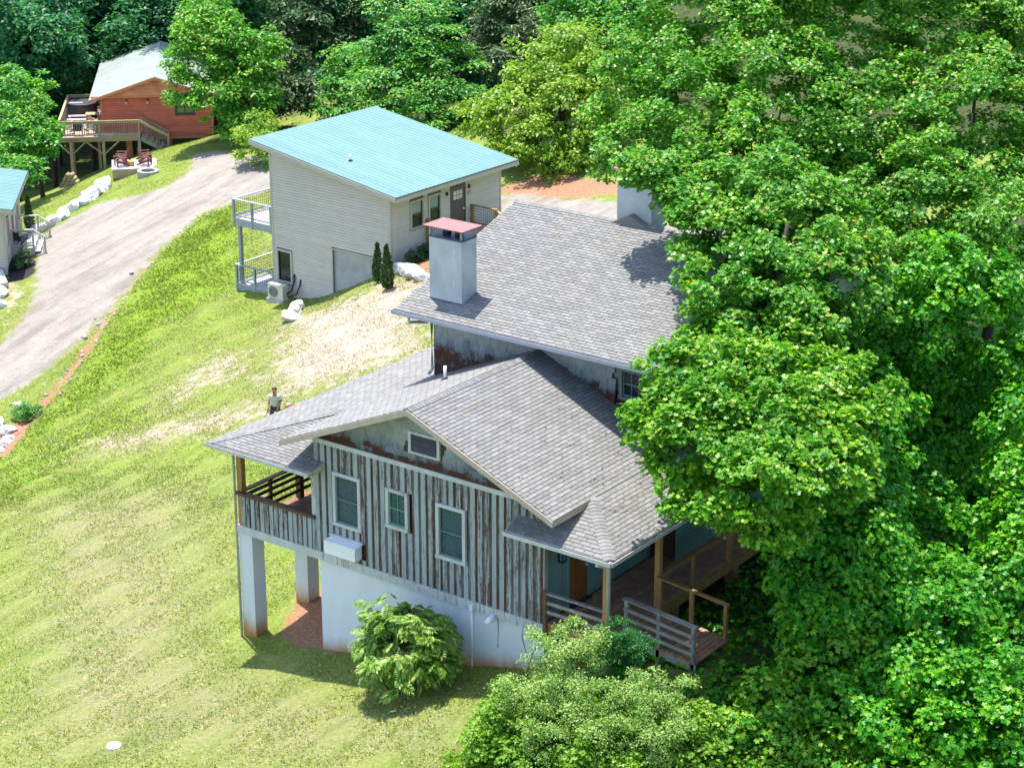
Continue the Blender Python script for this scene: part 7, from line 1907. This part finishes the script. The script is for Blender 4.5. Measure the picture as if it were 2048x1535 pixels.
    conifer(-23.0, 30.1, 1.75, 0.30, 'slim dark conifer at the cabin corner, the left one of the pair', 161, M['needle_dark'], 'pair of slim conifers')
    conifer(-21.35, 28.8, 1.95, 0.36, 'slim dark conifer in front of the white boulders, the right one of the pair', 162, M['needle_dark'], 'pair of slim conifers')
    conifer(-54.5, 36.4, 1.9, 0.33, 'dark conifer behind the far rail of the cream cabin porch', 163, M['needle_dark'])
    GB = 'low shrubs in the cabin bed'
    for i, (x, y, rr_, lab) in enumerate([(-22.6, 32.3, .38, 'low dark shrub nearest the cabin corner in the clay bed'), (-22.75, 33.3, .4, 'low dark shrub in the middle of the clay bed'), (-22.9, 34.2, .36, 'low dark shrub at the landing end of the clay bed')]):
        shrub('bed_shrub', lab, 'shrub', [(x, y, g(x, y) + rr_ * .8, rr_), (x, y, g(x, y) + rr_ * .35, rr_ * .9)], 260, 0.14, 26, 0.09, 'ovate', M['needle_dark'], 170 + i, 3, GB)
    shrub('mulch_shrub', 'loose green shrub in the dark mulch by the cream cabin wall', 'shrub', [(-49.2, 31.2, g(-49.2, 31.2) + .35, .42), (-49.1, 31.3, g(-49.1, 31.3) + .85, .3)], 150, 0.16, 26, 0.12, 'ovate', M['needle'], 175, 3)
    shrub('ditch_shrub', 'small green shrub on the bank above the ditch mouth', 'shrub', [(-34.9, 18.6, g(-34.9, 18.6) + .35, .5), (-34.4, 19.0, g(-34.4, 19.0) + .3, .4)], 150, 0.16, 26, 0.10, 'ovate', M['leaf_bright'], 176, 3)
build_shrubs()

def build_litter():
    """fallen leaves and bits of twig lying on the right hand roofs under the tree"""
    H = bpy.data.objects['weathered_house']
    r = np.random.default_rng(404)
    n = 150
    x = 10.2 - 4.5 * r.random(n) ** 1.6
    y = r.uniform(-0.2, 5.0, n)
    ok = ~((x > 8.5) & (y < (10.3 - x)))
    x, y = x[ok], y[ok]
    z = 5.63 - 0.4191 * (x - 3.95) + 0.034
    P = np.stack([x, y, z], -1)
    Nn = unit(np.array([0.42, 0, 1.0]) + 0.25 * r.normal(size=P.shape))
    o = link_mesh('leaf_litter', leaf_mesh('leaf_litter', P, Nn, r.normal(size=P.shape), r.uniform(0.05, 0.11, len(P)), 'ovate', M['debris']), H)
    o['kind'] = 'stuff'
build_litter()

def build_grass():
    """tufts over the lawn and bank: green on the mown parts, straw on the bare parts"""
    r = np.random.default_rng(99)
    def scatter(n, x0, x1, y0, y1):
        x = r.uniform(x0, x1, n); y = r.uniform(y0, y1, n)
        return x, y
    xs, ys = [], []
    for n, b in ((90000, (-26, 10, -11, 12)), (110000, (-46, -8, 8, 40)), (26000, (-60, -40, 34, 58))):
        x, y = scatter(n, *b)
        xs.append(x); ys.append(y)
    x, y = np.concatenate(xs), np.concatenate(ys)
    # in the view: left of the house line, outside buildings and gravel
    ok = ~((x > -3.2) & (x < 10.4) & (y > 0.02))
    ok &= sdf(Z['drive'], x, y) < r.uniform(-0.6, 0.15, len(x))
    ok &= sdf(Z['parking'], x, y) < 0
    ok &= sdf(Z['ditch'], x, y) < 0.1
    ok &= sdf(Z['clay_deck'], x, y) < r.uniform(-.5, .1, len(x))
    ok &= sdf(Z['mulch'], x, y) < 0
    dx, dy = x + 23.452, y - 31.616
    ok &= ~((dx > -10.4) & (dx < 0.1) & (dy > 0) & (dy < 8.4))
    ok &= ~((x > 9.2) & (y > -5))
    x, y = x[ok], y[ok]
    st = np.maximum.reduce([zone('straw1', x, y, 2.4) * 0.85, zone('straw2', x, y, 1.8) * 0.6, zone('straw3', x, y, 1.6) * 0.55, zone('dry', x, y, 3) * 0.28])
    patch = 0.5 + 0.25 * (np.sin(x * 0.9 + 1.3 * np.sin(y * 0.7)) + np.sin(y * 1.1 + 1.7 * np.sin(x * 0.6)))
    is_straw = r.random(len(x)) < st * (0.55 + 0.9 * patch)
    lush = np.maximum(zone('lush1', x, y, 1.5), zone('lush2', x, y, 2))
    z = gz(x, y)
    def blades(sel, m, name, h, label, k):
        xx, yy, zz = x[sel], y[sel], z[sel]
        hh = h * (0.7 + 0.7 * lush[sel])
        P, Nn, A, S = [], [], [], []
        for i in range(k):
            n = len(xx)
            a = r.random(n) * 2 * math.pi
            lean = r.uniform(0.4, 1.5, n)
            ax = np.stack([np.cos(a) * lean, np.sin(a) * lean, np.ones(n)], -1)
            P.append(np.stack([xx + r.normal(0, .03, n), yy + r.normal(0, .03, n), zz - 0.005], -1))
            Nn.append(unit(np.stack([-np.sin(a) + 0 * a, np.cos(a), 0.6 + 0 * a], -1) + 0.4 * r.normal(size=(n, 3)))); A.append(ax); S.append(hh * r.uniform(0.6, 1.3, n))
        o = link_mesh(name, leaf_mesh(name, np.concatenate(P), np.concatenate(Nn), np.concatenate(A), np.concatenate(S), 'ovate', m))
        tag(o, label, 'grass', kind='stuff')
    blades(~is_straw, M['grass'], 'lawn_grass', 0.085, 'short green grass of the lawn and bank', 2)
    blades(is_straw, M['straw'], 'dry_grass', 0.09, 'dry straw lying on the bare patches of the bank', 2)
build_grass()

# ------------------------------------------------------------------ the man trimming the bank
def skin_mesh(name, verts, edges, radii, m, root=0, sub=2):
    me = bpy.data.meshes.new(name)
    me.from_pydata(verts, edges, [])
    o = bpy.data.objects.new(name, me)
    COL.objects.link(o)
    md = o.modifiers.new('skin', 'SKIN')
    for i, v in enumerate(me.skin_vertices[0].data):
        r = radii[i]
        v.radius = r if isinstance(r, tuple) else (r, r)
        v.use_root = (i == root)
    md.use_smooth_shade = True
    sb = o.modifiers.new('sub', 'SUBSURF')
    sb.levels = sb.render_levels = sub
    dg = bpy.context.evaluated_depsgraph_get()
    dg.update()
    out = bpy.data.meshes.new_from_object(o.evaluated_get(dg))
    bpy.data.objects.remove(o, do_unlink=True)
    out.name = name
    out.materials.clear()
    out.materials.append(m)
    out.polygons.foreach_set('use_smooth', [True] * len(out.polygons))
    return out

def build_person():
    px, py = -15.72, 15.15
    P = empty('person', 'person in dark cap, pale shirt and dark trousers trimming the bank beyond the roof', 'person', (px, py, g(px, py)), 0.55)
    # facing -y in local space; x to his left
    J = [(0, 0, .98), (0, -.01, 1.12), (0, -.02, 1.30), (0, -.03, 1.43), (0, -.05, 1.50), (0, -.075, 1.57), (0, -.10, 1.66), (0, -.09, 1.73),
         (.17, -.02, 1.42), (.215, -.06, 1.17), (.16, -.26, 1.00), (.13, -.33, .96),
         (-.17, -.02, 1.42), (-.235, -.03, 1.16), (-.24, -.17, .95), (-.235, -.24, .90),
         (.10, .0, .92), (.14, -.05, .52), (.16, .03, .09), (.165, -.10, .04),
         (-.10, .0, .92), (-.19, .0, .52), (-.25, .08, .09), (-.27, -.05, .04)]
    E_ = [(0, 1), (1, 2), (2, 3), (3, 4), (4, 5), (5, 6), (6, 7), (3, 8), (8, 9), (9, 10), (10, 11), (3, 12), (12, 13), (13, 14), (14, 15), (0, 16), (16, 17), (17, 18), (18, 19), (0, 20), (20, 21), (21, 22), (22, 23)]
    Rd = [(.15, .11), (.145, .10), (.16, .11), (.12, .09), .058, .062, .085, .062, .062, .045, .036, .04, .062, .045, .036, .04, .085, .06, .042, .035, .085, .06, .042, .035]
    body = link_mesh('body', skin_mesh('body', J, E_, Rd, M['skin']), P)
    # fingers curled round the trimmer grips
    for hand, base in ((1, Vector((.125, -.35, .95))), (-1, Vector((-.235, -.26, .89)))):
        for k in range(4):
            b = base + Vector(((k - 1.5) * .02, 0, 0))
            MB().tube([b, b + Vector((0, -.035, -.01)), b + Vector((0, -.045, -.04)), b + Vector((0, -.02, -.055))], [.011, .010, .009, .007], 6).build('finger', M['skin'], body)
        MB().tube([base + Vector((.04 * hand, .02, 0)), base + Vector((.05 * hand, -.02, -.02)), base + Vector((.02 * hand, -.045, -.03))], [.012, .011, .008], 6).build('thumb', M['skin'], body)
    for sx in (-1, 1):
        MB().tube([(sx * .028, -.168, 1.665), (sx * .028, -.182, 1.665)], .009, 6).build('eye', M['black_plastic'], body)
        MB().tube([(sx * .078, -.085, 1.68), (sx * .088, -.08, 1.655), (sx * .08, -.085, 1.63)], [.01, .016, .01], 6).build('ear', M['skin'], body)
    MB().tube([(0, -.175, 1.66), (0, -.20, 1.63), (0, -.178, 1.62)], [.008, .016, .012], 6).build('nose', M['skin'], body)
    box('mouth', M['rust_red'], body, -.025, .025, -.182, -.165, 1.585, 1.595)
    # shirt, trousers, cap, boots
    S = [J[0], J[1], J[2], J[3], J[8], (.21, -.055, 1.20), J[12], (-.23, -.03, 1.19)]
    S[0] = (0, 0, .94)
    link_mesh('shirt', skin_mesh('shirt', S, [(0, 1), (1, 2), (2, 3), (3, 4), (4, 5), (3, 6), (6, 7)], [(.185, .145), (.18, .14), (.195, .145), (.14, .11), .085, .078, .085, .078], M['shirt']), P)
    Tn = [(0, 0, .96), J[16], J[17], J[18], J[20], J[21], J[22]]
    link_mesh('trousers', skin_mesh('trousers', Tn, [(0, 1), (1, 2), (2, 3), (0, 4), (4, 5), (5, 6)], [(.16, .12), .105, .085, .075, .105, .085, .075], M['trousers']), P)
    cp = MB().tube([(0, -.085, 1.70), (0, -.08, 1.745), (0, -.07, 1.785), (0, -.07, 1.80)], [.104, .102, .078, .03], 14)
    cp.prism([(-.085, -.15, 1.715), (.085, -.15, 1.715), (.06, -.265, 1.69), (-.06, -.265, 1.69)], (0, 0, .012))
    cp.build('cap', M['cap'], P)
    for c in (J[18], J[22]):
        MB().tube([(c[0], c[1] + .05, .0), (c[0], c[1] - .02, .05), (c[0], c[1] - .15, .035), (c[0], c[1] - .2, .02)], [.05, .06, .05, .02], 8).build('boot', M['black_plastic'], P)
    box('arm_band', M['black_plastic'], P, .16, .30, -.12, .03, 1.225, 1.255)
    Tm = empty('string_trimmer', 'orange and white string trimmer held by the person on the bank', 'trimmer', P.location, P.rotation_euler.z)
    sh = MB().tube([(.42, -.02, .92), (.13, -.36, .91), (-.22, -.30, .86), (-.75, -.95, .12)], .016, 8).build('shaft', M['dark_metal'], Tm)
    MB().tube([(.40, -.02, .93), (.48, .04, .97), (.60, .12, .99), (.66, .16, .98)], [.06, .11, .115, .07], 10).build('engine', M['orange'], Tm)
    MB().tube([(.46, .0, 1.02), (.56, .08, 1.07)], [.06, .07], 8).build('engine_cover', M['white_plastic'], Tm)
    MB().tube([(.44, .05, .87), (.58, .13, .87)], [.05, .06], 8).build('tank', M['black_plastic'], Tm)
    MB().tube([(-.75, -.95, .16), (-.77, -.97, .07)], [.04, .06], 10).build('trimmer_head', M['black_plastic'], Tm)
    MB().prism([(-.70, -.80, .15), (-.60, -.92, .15), (-.70, -1.02, .13), (-.82, -.90, .13)], (0, 0, .02)).build('guard', M['orange'], Tm)
    MB().tube([(-.16, -.30, .88), (-.22, -.22, .98), (-.28, -.30, .89)], .014, 6).build('loop_handle', M['dark_metal'], Tm)
build_person()
